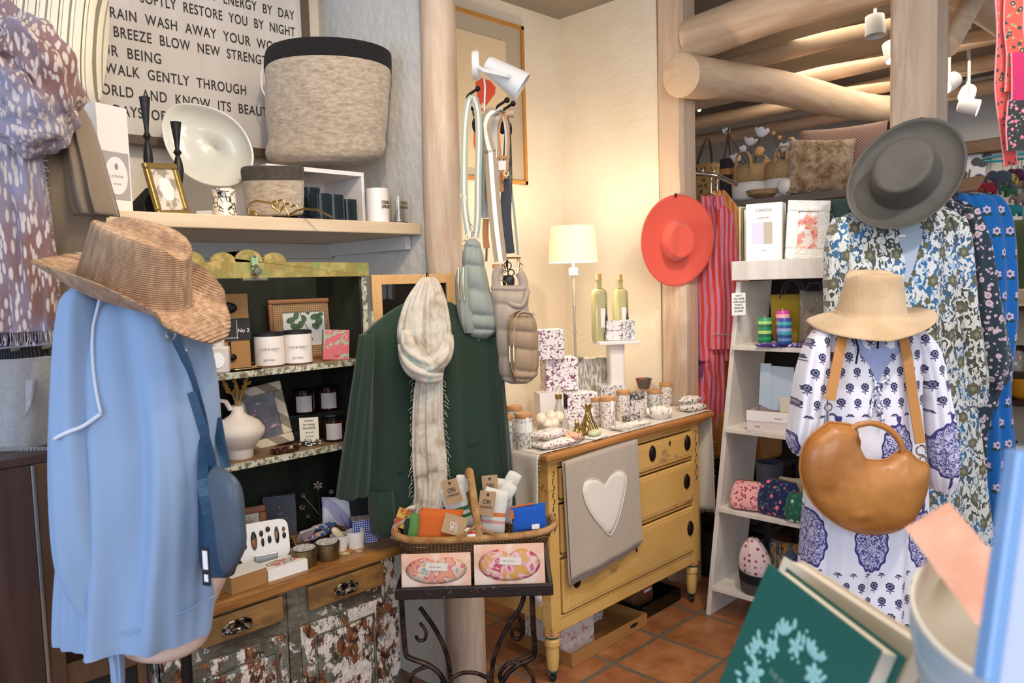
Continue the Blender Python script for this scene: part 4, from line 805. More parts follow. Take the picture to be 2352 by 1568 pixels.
# rope-like wrap round the neck
for i, pts in enumerate((((-90, 30, -.02), (-20, 55, -.13), (45, 85, -.16), (95, 130, -.17), (118, 190, -.16), (112, 245, -.14), (70, 285, -.15)), ((-90, 130, -.05), (-10, 150, -.15), (40, 200, -.19), (75, 250, -.19), (85, 300, -.17)), ((-80, 230, -.1), (-10, 260, -.17), (50, 290, -.19), (95, 290, -.16), (120, 240, -.13)))):
    P = cr([f2.p(*q) for q in pts], 40); mb = MB()
    R_ = [.052*(1+.10*sin(i_*.9)) for i_ in range(41)]; m0 = MB().tube(P, R_, 32, cap=(1, 1))
    for k, v in enumerate(m0.v):
        j = k % 32; i_ = k//32
        if i_ <= 40: c_ = V(P[i_]); m0.v[k] = c_+(v-c_)*(1+.15*sin(6*2*pi*j/32+i_*.22)+.10*sin(11*2*pi*j/32-i_*.25))
    m0.build('scarf_wrap', scm, t, ang=180)
loft(MB(), prows(f2, [(280, -60, 95, .05, -.13), (350, -60, 90, .05, -.15), (430, -60, 98, .05, -.15), (520, -60, 115, .045, -.15), (620, -60, 128, .045, -.15), (700, -60, 130, .04, -.15), (762, -60, 128, .035, -.15)]), 70, 50, 2.1, lambda th, tt: .008*(sin(9*th+6*tt)+.8*sin(15*th-4*tt))).build('scarf_tail', scm, t, ang=180)
fg = MB(); random.seed(4)
for k in range(46):
    x = -40+k*3.7; a = f2.p(x, 758, -.17); fg.tube([a, a+V((random.uniform(-.004, .004), 0, -.02)), a+V((random.uniform(-.006, .006), 0, -.035))], .0009, 4)
for k in range(34):
    y = 330+k*12; a = f2.p(90+(y-330)*.1, y, -.15); fg.tube([a, a+V((.014, random.uniform(-.005, .005), random.uniform(-.01, .006)))], .0009, 4)
fg.build('fringe', scm, t, kind='stuff')
# black ribbed belt and linen cloth
t = thing('pleated_skirt', 'black ribbed band with fringe hem showing under the mauve scarf', 'skirt', f2.M)
ribm = cloth('black_rib', lambda n: n.mix(n.mask(n.wave(n.co(), 60, 'X'), .6, .8), '#161417', '#3c3a42'), bump=.5, bfn=lambda n: n.wave(n.co(), 60, 'X'))
loft(MB(), prows(f2, [(752, -60, 134, .10), (800, -60, 133, .10), (818, -60, 132, .10)], yc=0), 60, 10, 2.2).build('band', ribm, t, ang=180)
MB().tube([f2.p(x, 803-(x+40)*.09, -.112+.0003*abs(x)) for x in range(-40, 128, 12)], .003, 6).build('band_trim', cloth('grey_trim', '#8c8890'), t)
linen = cloth('pale_linen', lambda n: n.mix(n.m('MULTIPLY', n.noise(n.co((1, 1, 8)), 60, 3), n.noise(n.co((8, 1, 1)), 60, 3)), '#8f8c8e', '#c8c4c2'), bump=.3)
t = thing('linen_top', 'pale grey linen cloth with frayed hem below the black band', 'cloth', f2.M)
loft(MB(), prows(f2, [(818, -60, 124, .095), (880, -60, 126, .095), (960, -60, 120, .09), (1028, -60, 112, .09)], yc=-.01), 70, 24, 2.2, lambda th, tt: .006*tt*(sin(6*th)+.6*sin(11*th+2*tt)), (0, 0)).build('linen_body', linen, t, ang=180, solid=.002)
MB().grid(lambda u, v: tuple(f2.p(58+28*u-8*v*u, 872+v*(85-40*u), -.118-.014*sin(u*3))), 8, 8).build('linen_drape', linen, t, ang=180, solid=.002)
fg = MB()
for k in range(60):
    x = -30+k*2.35; a = f2.p(x, 1026, -.098); fg.tube([a, a+V((random.uniform(-.002, .002), 0, -.010))], .0007, 4)
fg.build('fringe', linen, t, kind='stuff')
# ================================================================ glass cabinet under it
dw = M('rosewood', woodfn('#3a2620', '#5b4034', '#4a322a', (1, 1, .1), 24, False), .4); dw2 = M('oak_brown', woodfn('#4a3322', '#7a583a', '#5d422c', (1, 1, .1), 24, False), .5)
t = thing('glass_cabinet', 'dark wooden glass-door cabinet behind the blue jumper at the lower left', 'cabinet', (.4, 2.3, 0))
def cb(n_, a, b, m, bev=.002): return MB().box(a, b).build(n_, m, t, True, False, bev=bev)
cb('stile', (.30, 2.02, 0), (.455, 2.05, 1.17), dw); cb('stile', (.463, 2.025, 0.25), (.50, 2.05, 1.17), dw2); cb('metal_strip', (.455, 2.015, .2), (.463, 2.03, 1.17), M('silver'))
cb('top', (.05, 2.03, 1.17), (.68, 2.22, 1.19), dw); cb('side_panel', (.66, 2.03, 0), (.68, 2.22, 1.17), dw2); cb('back_panel', (.05, 2.2, 0), (.68, 2.22, 1.17), M('dark_inside', '#1f1714', .7)); cb('bottom_rail', (.50, 2.03, .62), (.66, 2.05, .68), dw2)
cb('shelf', (.5, 2.05, 1.07), (.66, 2.2, 1.08), shelftop); cb('glass_pane', (.50, 2.037, .68), (.66, 2.04, 1.17), M('cabinet_glass', '#30251f', .05, trans=.75)); cb('white_edge', (.502, 2.015, 1.08), (.51, 2.03, 1.17), whitebox)
cb('bottom_panel', (.5, 2.04, 0), (.66, 2.05, .62), M('dark_inside'))
# ================================================================ green jumper, scarf
fg_ = Fr(985, 900, 2.46, yaw=16)
t = thing('clothes_hanger', 'black hanger hook over the pine door rail, holding the green jumper', 'hanger', fg_.M)
MB().tube(cr([fg_.p(1150, 775, 0), fg_.p(1070, 725, 0), fg_.p(985, 690, 0), fg_.p(900, 725, 0), fg_.p(822, 785, 0)], 20), .006, 8).build('hanger_arm', black, t)
MB().tube(cr([fg_.p(985, 690, 0), fg_.p(984, 640, .0), fg_.p(982, 628, .02), fg_.p(980, 628, .05), fg_.p(980, 640, .06)], 16), .002, 8).build('hook', black, t)
greenk = cloth('green_knit', '#2b3d31', bump=.35, bsc=420, sheen=.2, var=.08, vsc=3)
t = thing('green_jumper', 'bottle green knitted jumper hanging on the pine door of the hutch', 'jumper', fg_.M)
rows = prows(fg_, [(695, 925, 1035, .03), (712, 895, 1062, .045), (738, 858, 1112, .055), (765, 832, 1140, .065), (800, 828, 1146, .07), (900, 838, 1148, .07), (1020, 846, 1152, .075), (1120, 848, 1162, .078), (1190, 850, 1166, .08), (1202, 852, 1160, .08)])
def gf(th, tt): return .006*min(1, 2*tt)*(sin(8*th+.5)+.8*sin(13*th+2*tt)+.5*sin(21*th)) - .010*math.exp(-((th-3.95)/.10)**2)*min(1, 3*tt)-.009*math.exp(-((th-5.2+.2*tt)/.12)**2)*tt
loft(MB(), rows, 110, 60, 2.3, gf, (1, 0)).build('jumper_body', greenk, t, ang=180)
loft(MB(), prows(fg_, [(1120, 846, 905, .05), (1180, 848, 910, .05), (1215, 856, 905, .045), (1228, 862, 900, .035)], yc=-.03), 50, 20, 2.2, lambda th, tt: .005*sin(6*th+1), (0, 1)).build('side_hem', greenk, t, ang=180)
for sd, rw in (('l', [(768, 824, 862, .035), (830, 816, 862, .05), (900, 806, 858, .052), (960, 798, 855, .05), (1060, 784, 850, .045), (1132, 774, 846, .04), (1140, 776, 842, .036)]), ('r', [(772, 1116, 1147, .035), (850, 1122, 1154, .05), (950, 1130, 1163, .05), (1070, 1140, 1175, .045), (1180, 1150, 1184, .04), (1188, 1152, 1182, .035)])):
    loft(MB(), prows(fg_, rw, yc=-.02), 40, 40, 2.2, lambda th, tt: .009*(sin(4*th+3*tt)+.7*sin(7*th+1))).build('sleeve', greenk, t, ang=180)
for cx_, cy_, w_ in ((1075, 1000, 26), (1058, 1078, 22), (915, 1068, 14)):
    P = [V(fg_.p(cx_+w_*.5*cos(a), cy_+5*sin(a), 0)) for a in [pi*k/8 for k in range(9)]]
    MB().tube([(q.x, surfy(rows, q.x, q.z)-.003, q.z) for q in P], .0022, 6).build('pocket_edge', greenk, t)
def gauze(n):
    v = n.vadd(n.co(), n.noisec(n.co(), 12), .03)
    return n.ramp(n.noise(v, 16, 4, .6, .5), [(.3, '#8f7f6b'), (.42, '#bdb09c'), (.5, '#c9bfae'), (.60, '#d6cdbd'), (.66, '#a3bda9'), (.78, '#cfc6b6')])
gz = cloth('gauze', gauze, bump=.4, bsc=220)
fs = Fr(985, 900, 2.36, yaw=6)
t = thing('gauze_scarf', 'cream and mint crinkled scarf looped over the green jumper', 'scarf', fs.M)
def cf(k, a, w=5): return lambda th, tt: a*(sin(k*th+w*tt)+.8*sin((k+6)*th-w*.8*tt)+.4*sin((2*k+3)*th+1.2))
loft(MB(), prows(fs, [(636, 972, 995, .012), (650, 958, 1008, .03), (690, 930, 1024, .045), (740, 914, 1034, .055), (780, 914, 1036, .058), (815, 928, 1030, .055), (845, 948, 1022, .045), (868, 965, 1014, .035)]), 90, 50, 2.1, cf(9, .0055), ).build('scarf_loop', gz, t, ang=180)
for pts, r in ((((925, 790, -.04), (945, 835, -.07), (980, 858, -.075), (1014, 862, -.06)), .022), (((1030, 770, -.03), (1018, 815, -.07), (985, 840, -.08), (955, 835, -.06)), .020), (((930, 760, -.05), (940, 800, -.07), (975, 830, -.085), (1012, 846, -.07)), .018)):
    P = cr([fs.p(*q) for q in pts], 24); m0 = MB().tube(P, [r*(.7+.6*sin(pi*i/24)) for i in range(25)], 24)
    for k, v in enumerate(m0.v):
        j = k % 24; i_ = min(24, k//24); c_ = V(P[i_]); m0.v[k] = c_+(v-c_)*(1+.13*sin(6*2*pi*j/24+i_*.3))
    m0.build('scarf_knot', gz, t, ang=180)
tl = prows(fs, [(850, 962, 1016, .03, -.03), (900, 952, 1016, .028, -.03), (980, 948, 1018, .026, -.03), (1060, 948, 1026, .026, -.03), (1120, 952, 1026, .024, -.03), (1175, 948, 1016, .022, -.03), (1195, 945, 1000, .02, -.03)])
loft(MB(), tl, 80, 50, 2.0, cf(8, .005, 3)).build('scarf_tail', gz, t, ang=180)
fr2 = MB(); random.seed(11)
for k in range(70):
    y = 870+k*4.6; xx = 1018+6*(y > 1000) if k % 2 else 950; a = V(fs.p(xx+random.uniform(-3, 3), y, -.035)); d_ = 1 if k % 2 else -1
    fr2.tube([a, a+V((d_*.006, random.uniform(-.006, .004), -.004)), a+V((d_*random.uniform(.006, .014), -.004, -random.uniform(.006, .018)))], .0008, 4)
for k in range(30):
    a = V(fs.p(905+k*1.6, 1205-k*.9, -.06)); fr2.tube([a, a+V((random.uniform(-.01, -.002), 0, -.012))], .0008, 4)
fr2.build('fringe', gz, t, kind='stuff')
MB().grid(lambda u, v: tuple(fs.p(905+50*u, 1215-40*u-22*v+4*sin(u*8), -.045-.01*sin(v*6+u*4))), 14, 6).build('scarf_end', gz, t, solid=.004, ang=180)
# ================================================================ iron stand
ft = Fr(1090, 1350, 2.2)
iron = M('rusty_iron', lambda n: n.mix(n.mask(n.noise(n.co(), 30, 4), .45, .65), '#1f1815', '#4c382c'), .45, .7, bump=.3, bsc=50)
t = thing('iron_plant_stand', 'dark wrought iron scroll stand with a wooden tray top', 'stand', TR((ft.o.x, ft.o.y, 0)))
zt = .68; A_ = onZ(912, 1360, zt); B_ = onZ(1266, 1349, zt); ex = (B_-A_); Wd = ex.length; ex.normalize(); ey = V((-ex.y, ex.x, 0)); TT = Matrix(((ex.x, ey.x, 0, A_.x), (ex.y, ey.y, 0, A_.y), (0, 0, 1, zt), (0, 0, 0, 1)))
DP = .44
MB(TT).box((0, 0, -.008), (Wd, DP, 0)).build('tray_board', M('tray_dark', '#2a1d18', .5), t, True, False)
trm = M('tray_rim', lambda n: n.mix(n.mask(n.noise(n.co(), 90, 5), .62, .68), '#1d1411', '#5f4632'), .45, bump=.3)
for q in (((-.006, -.006, -.022), (Wd+.006, .010, .012)), ((-.006, DP-.01, -.022), (Wd+.006, DP+.006, .012)), ((-.006, .01, -.022), (.010, DP-.01, .012)), ((Wd-.010, .01, -.022), (Wd+.006, DP-.01, .012))): MB(TT).box(*q).build('tray_rim', trm, t, True, False, bev=.004)
def lw(pts, y): # front elevation of the iron work read in the stand's own front plane
    f = Fr(0, 0, 0, p=A_); out = []
    for px, py in pts: out.append(f.M @ f.p(px, py, y))
    return out
for yb_ in (.03, .40):
    for pts, r in ((((922, 1375), (926, 1440), (932, 1500), (945, 1512), (990, 1530), (1020, 1565), (1030, 1640), (1035, 2050)), .008), (((1222, 1365), (1225, 1440), (1228, 1500), (1215, 1515), (1185, 1530), (1155, 1565), (1145, 1640), (1140, 2050)), .008),
                   (((965, 1395), (1000, 1445), (1025, 1500), (1035, 1560), (1040, 1640)), .007), (((1205, 1360), (1195, 1395), (1160, 1450), (1135, 1510), (1128, 1570), (1125, 1640)), .007),
                   (((940, 1570), (950, 1545), (985, 1530), (1010, 1545), (1020, 1570), (1005, 1590)), .006), (((1030, 1562), (1060, 1546), (1095, 1546), (1130, 1562)), .006), (((1215, 1590), (1225, 1560), (1205, 1528), (1170, 1522), (1148, 1550), (1160, 1580)), .006),
                   (((1170, 1425), (1190, 1415), (1200, 1440), (1195, 1465), (1178, 1465), (1176, 1448)), .006), (((965, 1430), (978, 1450), (975, 1468), (962, 1470), (955, 1460)), .005)):
        MB().tube(cr(lw(pts, yb_), 36), r, 8).build('scroll_bar', iron, t, True)
lwp = lw(((1035, 2050), (1140, 2050)), .03); gz_ = lwp[0].z
# feet reach the floor
for yb_ in (.03, .40):
    for px in (1035, 1140):
        q = lw(((px, 2045),), yb_)[0]; MB().tube([(q.x, q.y, q.z), (q.x, q.y, max(.008, 0))] if q.z > .02 else [(q.x, q.y, .2), (q.x, q.y, .008)], .008, 8).build('leg', iron, t, True)
# swim cap packets
capA = M('marbled_print_a', lambda n: n.ramp(n.noise(n.co((1, 1, 1)), 14, 2, .5, 2.2), [(.36, '#e3a07c'), (.43, '#d66a86'), (.48, '#dfc9ae'), (.54, '#e7b79a'), (.58, '#7fb0a2'), (.62, '#dccab2'), (.68, '#d9534a')], 'CONSTANT'), .35)
capB = M('marbled_print_b', lambda n: n.ramp(n.noise(n.co((1, 1, 1)), 13, 2, .5, 2.2), [(.36, '#d9a24e'), (.43, '#e6a1b8'), (.48, '#eacab0'), (.54, '#d26a9a'), (.58, '#c4434a'), (.62, '#efd9c2'), (.68, '#d88a4a')], 'CONSTANT'), .35)
swirl = lambda a, b: (lambda n: n.mix(n.mask(n.noise(n.co(), 10, 3, .5, 1.5), .42, .6), a, b))
for i, (x0_, x1_, capm, h_, nm) in enumerate(((.012, .212, capA, .098, 'left'), (.222, .425, capB, .118, 'right'))):
    w_ = x1_-x0_; t = thing('eye_mask_packet', nm+' one of two clear packets with marbled eye masks before the wicker basket', 'packet', TT @ TR(((x0_+x1_)/2, .012, .004), 0, -11), 'eye mask packets')
    MB().box((-w_/2, 0, 0), (w_/2, .003, h_)).build('backing_card', M('peach_swirl'+str(i), swirl('#e9b79c', '#eed6c4'), .5), t, smooth=False)
    msk = [(.44*w_*sp(cos(a), .9), h_*(.52+.40*sin(a)-(.16 if sin(a) > .5 else 0)*max(0, 1-abs(cos(a))*3)+.0)) for a in [2*pi*k/48 for k in range(48)]]
    MB().inflate(msk, (0, h_*.52), .010, 7).build('eye_mask', capm, t, ang=180)
    MB().box((-.033, -.013, h_*.52), (.030, -.0115, h_*.52+.022), TR((0, 0, 0), 0, 0, 4)).build('paper_band', M('cream_card2', '#eaded0', .6), t, smooth=False); text('silk eye mask', .0062, t, TR((-.002, -.0135, h_*.52+.009), 0, 0, 4), greyink)
    MB().grid(lambda u, v: (w_*(u-.5), -.013-.003*sin(u*9)*sin(v*7), h_*v), 16, 12).build('film', M('clear_film', '#ffffff', .05, trans=1, ior=1.08, spec=1.), t, ang=180)
# wicker basket
rat = M('rattan', lambda n: n.mix(n.mask(n.noise(n.co(), 30, 3), .35, .65), '#a9733f', '#d9a76c'), .5, bump=.8, bfn=lambda n: n.wave(n.co(rot=(0, .5, 0)), 70, 'X', .6), bd=.004)
ratd = M('rattan_weave_side', lambda n: n.mix(n.m('MULTIPLY', n.wave(n.co(), 62, 'Z', .4), n.wave(n.co(), 30, 'X', .5)), '#5d4128', '#b98b5b'), .6, bump=.9, bfn=lambda n: n.wave(n.co(), 62, 'Z', .4), bd=.006)
fk = Fr(1092, 1230, 2.345, yaw=5); 
t = thing('wicker_basket', 'oblong wicker basket with a tall handle on the iron stand, full of socks', 'basket', fk.M)
rx_, ry_ = .240, .090
zb_ = zt-fk.o.z+.004; zr = fk.s(1092, 1238, -ry_)[1]
def rr_(k, z, n=64): return [(rx_*k*sp(cos(2*pi*j/n), .55), ry_*k*sp(sin(2*pi*j/n), .55), z+.012*abs(cos(2*pi*j/n))**3*(1 if k > .9 else 0)) for j in range(n)]
MB().ring([rr_(.70, zb_), rr_(.76, zb_+.02), rr_(.96, zr-.02), rr_(1.0, zr), rr_(.94, zr), rr_(.9, zr-.03), rr_(.7, zb_+.015)]).build('basket_body', ratd, t, ang=180)
MB().tube([tuple(q) for q in rr_(1.0, zr+.002, 80)], .0105, 12, True).build('basket_rim', rat, t, ang=180)
xh = fk.s(1078, 1080)[0]; zh = fk.s(1078, 1080, 0)[1]
arch = cr([(xh+.02, -ry_, zr), (xh+.015, -ry_*.92, zr+.05), (xh+.006, -ry_*.55, zh-.045), (xh, -.01, zh), (xh-.004, ry_*.55, zh-.045), (xh-.005, ry_*.92, zr+.05), (xh-.005, ry_, zr)], 36)
MB().tube(arch, .0115, 12).build('handle', rat, t, ang=180)
for s_ in (-1, 1): MB().tube(cr([(xh+.016, -ry_*.95, zr+.045), (xh+.015+s_*.022, -ry_*1.04, zr+.028), (xh+.015+s_*.06, -ry_*1.02, zr+.002)], 12), .005, 8).build('handle_brace', rat, t, ang=180)
# basket contents
def item(name, label, cat, px, py, dy, group=None, rz=0, rx=0, ry=0): return thing(name, label, cat, fk.M @ Matrix.Translation(fk.p(px, py, dy)) @ TR((0, 0, 0), rz, rx, ry), group)
sock = cloth('white_sock', '#e9e4da', bump=.5, bsc=200, bfn=lambda n: n.wave(n.co(), 160, 'X'))
def sockstripe(a, b, c_):
    return lambda n: n.ramp(n.m('ADD', n.m('MULTIPLY', n.xyz(n.co())[2], 8.), .5), [(.0, '#e9e4da'), (.25, a), (.33, '#e9e4da'), (.42, b), (.52, '#e9e4da'), (.6, c_), (.63, '#e9e4da')], 'CONSTANT')
tagc = M('kraft_tag', '#b3926e', .7)
for i, (px, py, dy, ry, cols, lab, tx, ty, tr) in enumerate(((1050, 1165, .02, -14, ('#2f7a4a', '#2f7a4a', '#e9e4da'), 'white socks with green stripes and a kraft tag, left of the basket handle', 1038, 1128, -14), (1135, 1175, -.01, 8, ('#e9a6a0', '#e2824a', '#e9e4da'), 'white socks with pink and orange stripes and a kraft tag, right of the handle', 1118, 1155, 10), (1150, 1150, .055, 4, ('#e9e4da', '#e9e4da', '#e9e4da'), 'plain white socks at the back of the basket, tag with a round hole', 1126, 1118, -2))):
    t = item('sock_pair', lab, 'socks', px, py, dy, 'sock pairs in the basket', 0, 0, ry); w_ = .075
    for k in range(3): pillow(MB(), w_, .14, .018, TR((0, .014*k-.01, 0), 0, 0, 2*k)).build('sock', cloth('sock_'+str(i), sockstripe(*cols), bump=.5, bfn=lambda n: n.wave(n.co(), 160, 'X')), t, ang=180)
    pillow(MB(), .05, .06, .026, TR((.034, .012, .062), 0, 0, 25), 14, .3).build('sock_toe', sock, t)
    q = fk.p(tx, ty, dy-.035)-fk.p(px, py, dy); T3 = TR((0, 0, 0), 0, 0, -ry) @ TR(q, 0, 0, tr)
    MB(T3).box((-.024, 0, -.038), (.024, .001, .036)).build('card_tag', tagc, t, smooth=False)
    MB(T3).lathe([(.001, 0), (.004, 0), (.004, .001), (.001, .001)], 12, TR((0, -.001, .026), 0, 90)).build('tag_hole', ink, t)
    text('ORI', .019, t, T3 @ TR((0, -.001, -.002)), ink, xs=.8, ext=.0006); text('LONDON', .0105, t, T3 @ TR((0, -.001, -.015)), ink, xs=.8, ext=.0005)
def pouch(name, label, px, py, dy, w_, h_, m, ry=0, rx=-15, n=1, group='small pouches in the basket'):
    t = item(name, label, 'pouch', px, py, dy, group, 0, rx, ry)
    for k in range(n): pillow(MB(), w_, h_, .02, TR((.004*k, .012*k, .004*k))).build('fabric_panel', m, t, ang=180)
    return t
orange = cloth('orange_felt', '#c9632a', bsc=200); t = pouch('fabric_pouch', 'orange fabric pouch in the basket with a kraft tag', 1008, 1210, -.045, .125, .09, orange, 6, -12, 3)
T3 = TR((.045, -.022, .01), 0, 0, 12); MB(T3).box((-.034, 0, -.028), (.034, .001, .028)).build('card_tag', tagc, t, smooth=False); text('ORI', .018, t, T3 @ TR((-.012, -.001, -.006), 0, 0, 78), paper, xs=.8, ext=.0006); text('LONDON', .009, t, T3 @ TR((.004, -.001, -.006), 0, 0, 78), paper, xs=.8, ext=.0005)
pouch('fabric_pouch', 'green folded fabric pouch at the left end of the basket', 955, 1215, -.03, .045, .085, cloth('leaf_green', '#5a8a48', bsc=200), 10, -10, 2)
pouch('fabric_pouch', 'dark green folded pouch behind the light green one', 938, 1212, .0, .03, .08, greenk, 6, -8, 1)
bl = cloth('royal_blue', '#1f55b0', bsc=200); t = pouch('fabric_pouch', 'royal blue pouch with orange zip at the right end of the basket', 1215, 1190, -.03, .105, .075, bl, -3, -12, 2)
MB().box((.005, -.012, -.032), (.028, -.010, -.018)).build('label_tab', whitebox, t, smooth=False); MB().box((-.055, -.008, .005), (-.045, -.003, .03)).build('zip_tab', orange, t, smooth=False); MB().tube([(-.05, 0, .038), (.02, 0, .042)], .003, 6).build('zip', orange, t)
st_ = cloth('striped_ribbon', lambda n: n.mix(n.mask(n.wave(n.co(), 20, 'Z'), .5, .55), '#e6e0d4', '#c24a34')); pouch('folded_socks', 'small folded red and white striped socks at the basket handle', 1085, 1228, -.085, .045, .035, st_, 0, -10, 2)
t = item('yellow_card', 'yellow patterned card at the far left of the basket', 'card', 925, 1190, .0, None, 0, 0, 20); MB().box((-.02, 0, -.03), (.02, .002, .03)).build('card', M('yellow_card', lambda n: n.mix(n.mask(n.noise(n.co(), 40), .45, .55), '#d9b04a', '#b3502e'), .6), t, smooth=False)
hay = MB(); random.seed(9)
for k in range(90):
    x = random.uniform(-.2, .2); y = random.uniform(-.09, .08); a = random.uniform(0, 6.3); hay.tube([(x, y, zr-.02+random.uniform(-.01, .012)), (x+.025*cos(a), y+.025*sin(a), zr-.015+random.uniform(0, .02)), (x+.05*cos(a+.4), y*.9, zr-.02)], .0008, 4)
o = hay.build('straw_filling', M('straw', '#a98a5c', .8), None); o.matrix_basis = fk.M.copy(); tag(o, 'loose straw filling under the socks in the wicker basket', 'straw', kind='stuff')
# ================================================================ yellow dresser
yel = M('yellow_paint', lambda n: n.mix(n.mask(n.noise(n.co((.35, 1, 1), loc=(1, 0, 3)), 7, 6, .75), .62, .66), n.mix(n.mask(n.noise(n.co(), 4, 3), .4, .7), '#cfa259', '#d9b06a'), '#a97a48'), .45, bump=.2, bsc=30)
yel2 = M('yellow_paint_worn', lambda n: n.mix(n.mask(n.noise(n.co((.5, 1, 1), loc=(4, 0, 1)), 9, 6, .75), .56, .60), '#d3a75f', '#b08358'), .5, bump=.2, bsc=30)
topm = M('dresser_top_wood', woodfn('#96602f', '#c48a4e', '#ad743c', (.1, 1, 1), 24, False), .4)
t = thing('dresser', 'mustard yellow chest of drawers with turned legs and dark oval knobs', 'dresser', (2.65, 2.2, 0))
def dp(n_, a, b, m=yel, bev=.003, par=None, label=None): return MB().box(a, b).build(n_, m, par or t, True, False, bev=bev, label=label)
X0, X1, YF, YB = 2.125, 3.185, 1.95, 2.46
dp('top', (2.085, 1.915, .885), (3.275, 2.49, .912), topm, .008)
dp('top_moulding', (X0-.01, YF-.012, .868), (X1+.03, YB, .885), yel, .004)
dp('corner_post', (X0, YF, .20), (X0+.055, YF+.05, .87)); dp('corner_post', (X1-.055, YF, .20), (X1, YF+.05, .87)); dp('corner_post', (X0, YB-.05, .20), (X0+.05, YB, .87)); dp('corner_post', (X1-.05, YB-.05, .20), (X1, YB, .87))
dp('side_panel', (X0+.008, YF+.05, .24), (X0+.02, YB-.05, .868)); dp('side_panel', (X1-.02, YF+.05, .24), (X1-.008, YB-.05, .868)); dp('back_panel', (X0+.05, YB-.02, .24), (X1-.05, YB-.01, .868), M('dark_inside', '#1f1714', .7))
dp('rail', (X0+.055, YF+.006, .845), (X1-.055, YF+.03, .868)); dp('rail', (X0+.055, YF+.004, .704), (X1-.055, YF+.03, .716)); dp('rail', (X0+.055, YF+.004, .488), (X1-.055, YF+.03, .502)); dp('rail', (X0+.055, YF+.002, .20), (X1-.055, YF+.03, .262), yel, .004)
dp('apron_bead', (X0+.055, YF-.002, .255), (X1-.055, YF+.006, .262))
knobm = M('dark_knob', '#2b221c', .35, .7, bump=.6, bsc=90)
rowsd = ((.718, .845, (2.30, 2.788, 3.067)), (.504, .702, (2.26, 3.058)), (.265, .486, (2.262, 3.082)))
for z0, z1, kn in rowsd:
    d = dp('drawer', (X0+.062, YF-.008, z0+.004), (X1-.062, YF+.01, z1-.004), yel2 if z0 > .5 else yel, .005)
    MB().box((X0+.085, YF-.010, z0+.018), (X1-.085, YF-.006, z1-.018)).build('drawer_field', yel2 if z0 > .7 else yel, d, True, False, bev=.003)
    for x in kn:
        zz = (z0+z1)/2+.012; MB().ell((x, YF-.016, zz), (.020, .008, .033), 20, 12).build('knob', knobm, d, True)
        MB().tube([(x+.02*cos(a*pi/10), YF-.012, zz+.033*sin(a*pi/10)) for a in range(20)], .003, 6, True).build('knob_plate', knobm, d, True)
    if z0 > .7: MB().prism([(2.925+.005*cos(a*pi/5), .815+.012*sin(a*pi/5)) for a in range(10)], YF-.013, YF-.009).build('keyhole', black, d, True, False)
    if .4 > z0: MB().prism([(2.66+.005*cos(a*pi/5), .40+.014*sin(a*pi/5)) for a in range(10)], YF-.013, YF-.009).build('keyhole', black, d, True, False)
teal = M('teal_ring', '#1f5a50', .4); pinkp = M('pink_ring', '#c0785a', .4)
for x, y in ((X0+.03, YF+.03), (X1-.03, YF+.03), (X0+.03, YB-.03), (X1-.03, YB-.03)):
    lg = MB().lathe([(.020, .205), (.030, .20), (.032, .188), (.022, .184), (.022, .176), (.030, .168), (.031, .15), (.026, .145), (.026, .10), (.022, .055), (.018, .045)], 28, TR((x, y, 0))).build('leg', yel, t, True)
    MB().lathe([(.0305, .198), (.0335, .194), (.0305, .189)], 28, TR((x, y, 0)), (0, 0)).build('pink_band', pinkp, lg, True); MB().lathe([(.0225, .184), (.025, .180), (.0225, .176)], 28, TR((x, y, 0)), (0, 0)).build('teal_band', teal, lg, True)
    MB().lathe([(.0188, .05), (.021, .046), (.017, .038)], 24, TR((x, y, 0)), (1, 1)).build('teal_foot', teal, lg, True)
    MB().lathe([(.001, -.008), (.016, -.008), (.016, .008), (.001, .008)], 20, TR((x, y, .0175), 20, 90)).build('caster', black, lg, True); MB().tube([(x, y, .017), (x, y, .045)], .006, 8).build('caster_stem', black, lg, True)
for x in (X0+.027, X1-.027):
    sc = MB(); random.seed(int(x*10))
    for k in range(9): 
        z = .60+k*.027; sc.tube([(x-.004, YF-.002, z), (x+.006*(-1)**k, YF-.002, z+.01), (x, YF-.002, z+.02)], .0018, 5)
    sc.build('painted_scroll', ink, t, True)
# runner over the top
lin = cloth('cream_linen', lambda n: n.mix(n.m('MULTIPLY', n.noise(n.co((1, 1, 8)), 50, 3), n.noise(n.co((8, 1, 1)), 50, 3)), '#cdc3b2', '#efe9dd'), bump=.4, bsc=300)
t = thing('table_runner', 'cream frayed linen runner lying over the dresser top and hanging at both ends', 'runner', (2.65, 2.2, .914))
P = [(2.062, .36), (2.060, .5), (2.062, .65), (2.064, .8), (2.066, .89), (2.076, .914), (2.10, .917)]+[(2.1+.2*k, .9155) for k in range(1, 6)]+[(3.255, .917), (3.285, .912), (3.292, .88), (3.294, .75), (3.292, .6), (3.29, .42)]
PP = cr(P, 90)
def rf(u, v):
    x, z = PP[int(round(u*90))]; hang = max(0, .9-z); s_ = -1 if x < 2.6 else 1
    y = 1.945+.47*v + (.06*hang*(v-.4))
    return (x+s_*(.010*sin(v*17+z*3)+.007*sin(v*31))*min(1, hang*5), y+.0*hang, z+(.0008*sin(x*60)*sin(v*50) if hang <= 0 else 0))
MB().grid(rf, 90, 40).build('cloth', lin, t, True, ang=180, solid=.0016)
fg = MB(); random.seed(21)
for k in range(120):
    u = k/119; x, y, z = rf(u, 0); fg.tube([(x, y, z), (x+random.uniform(-.003, .003), y-random.uniform(.004, .011), z+random.uniform(-.004, .003))], .0008, 4)
for e in (0, 1):
    for k in range(80): x, y, z = rf(e, k/79); fg.tube([(x, y, z), (x+random.uniform(-.003, .003), y+random.uniform(-.003, .003), z-random.uniform(.01, .018))], .0009, 4)
fg.build('fringe', lin, t, True, kind='stuff')
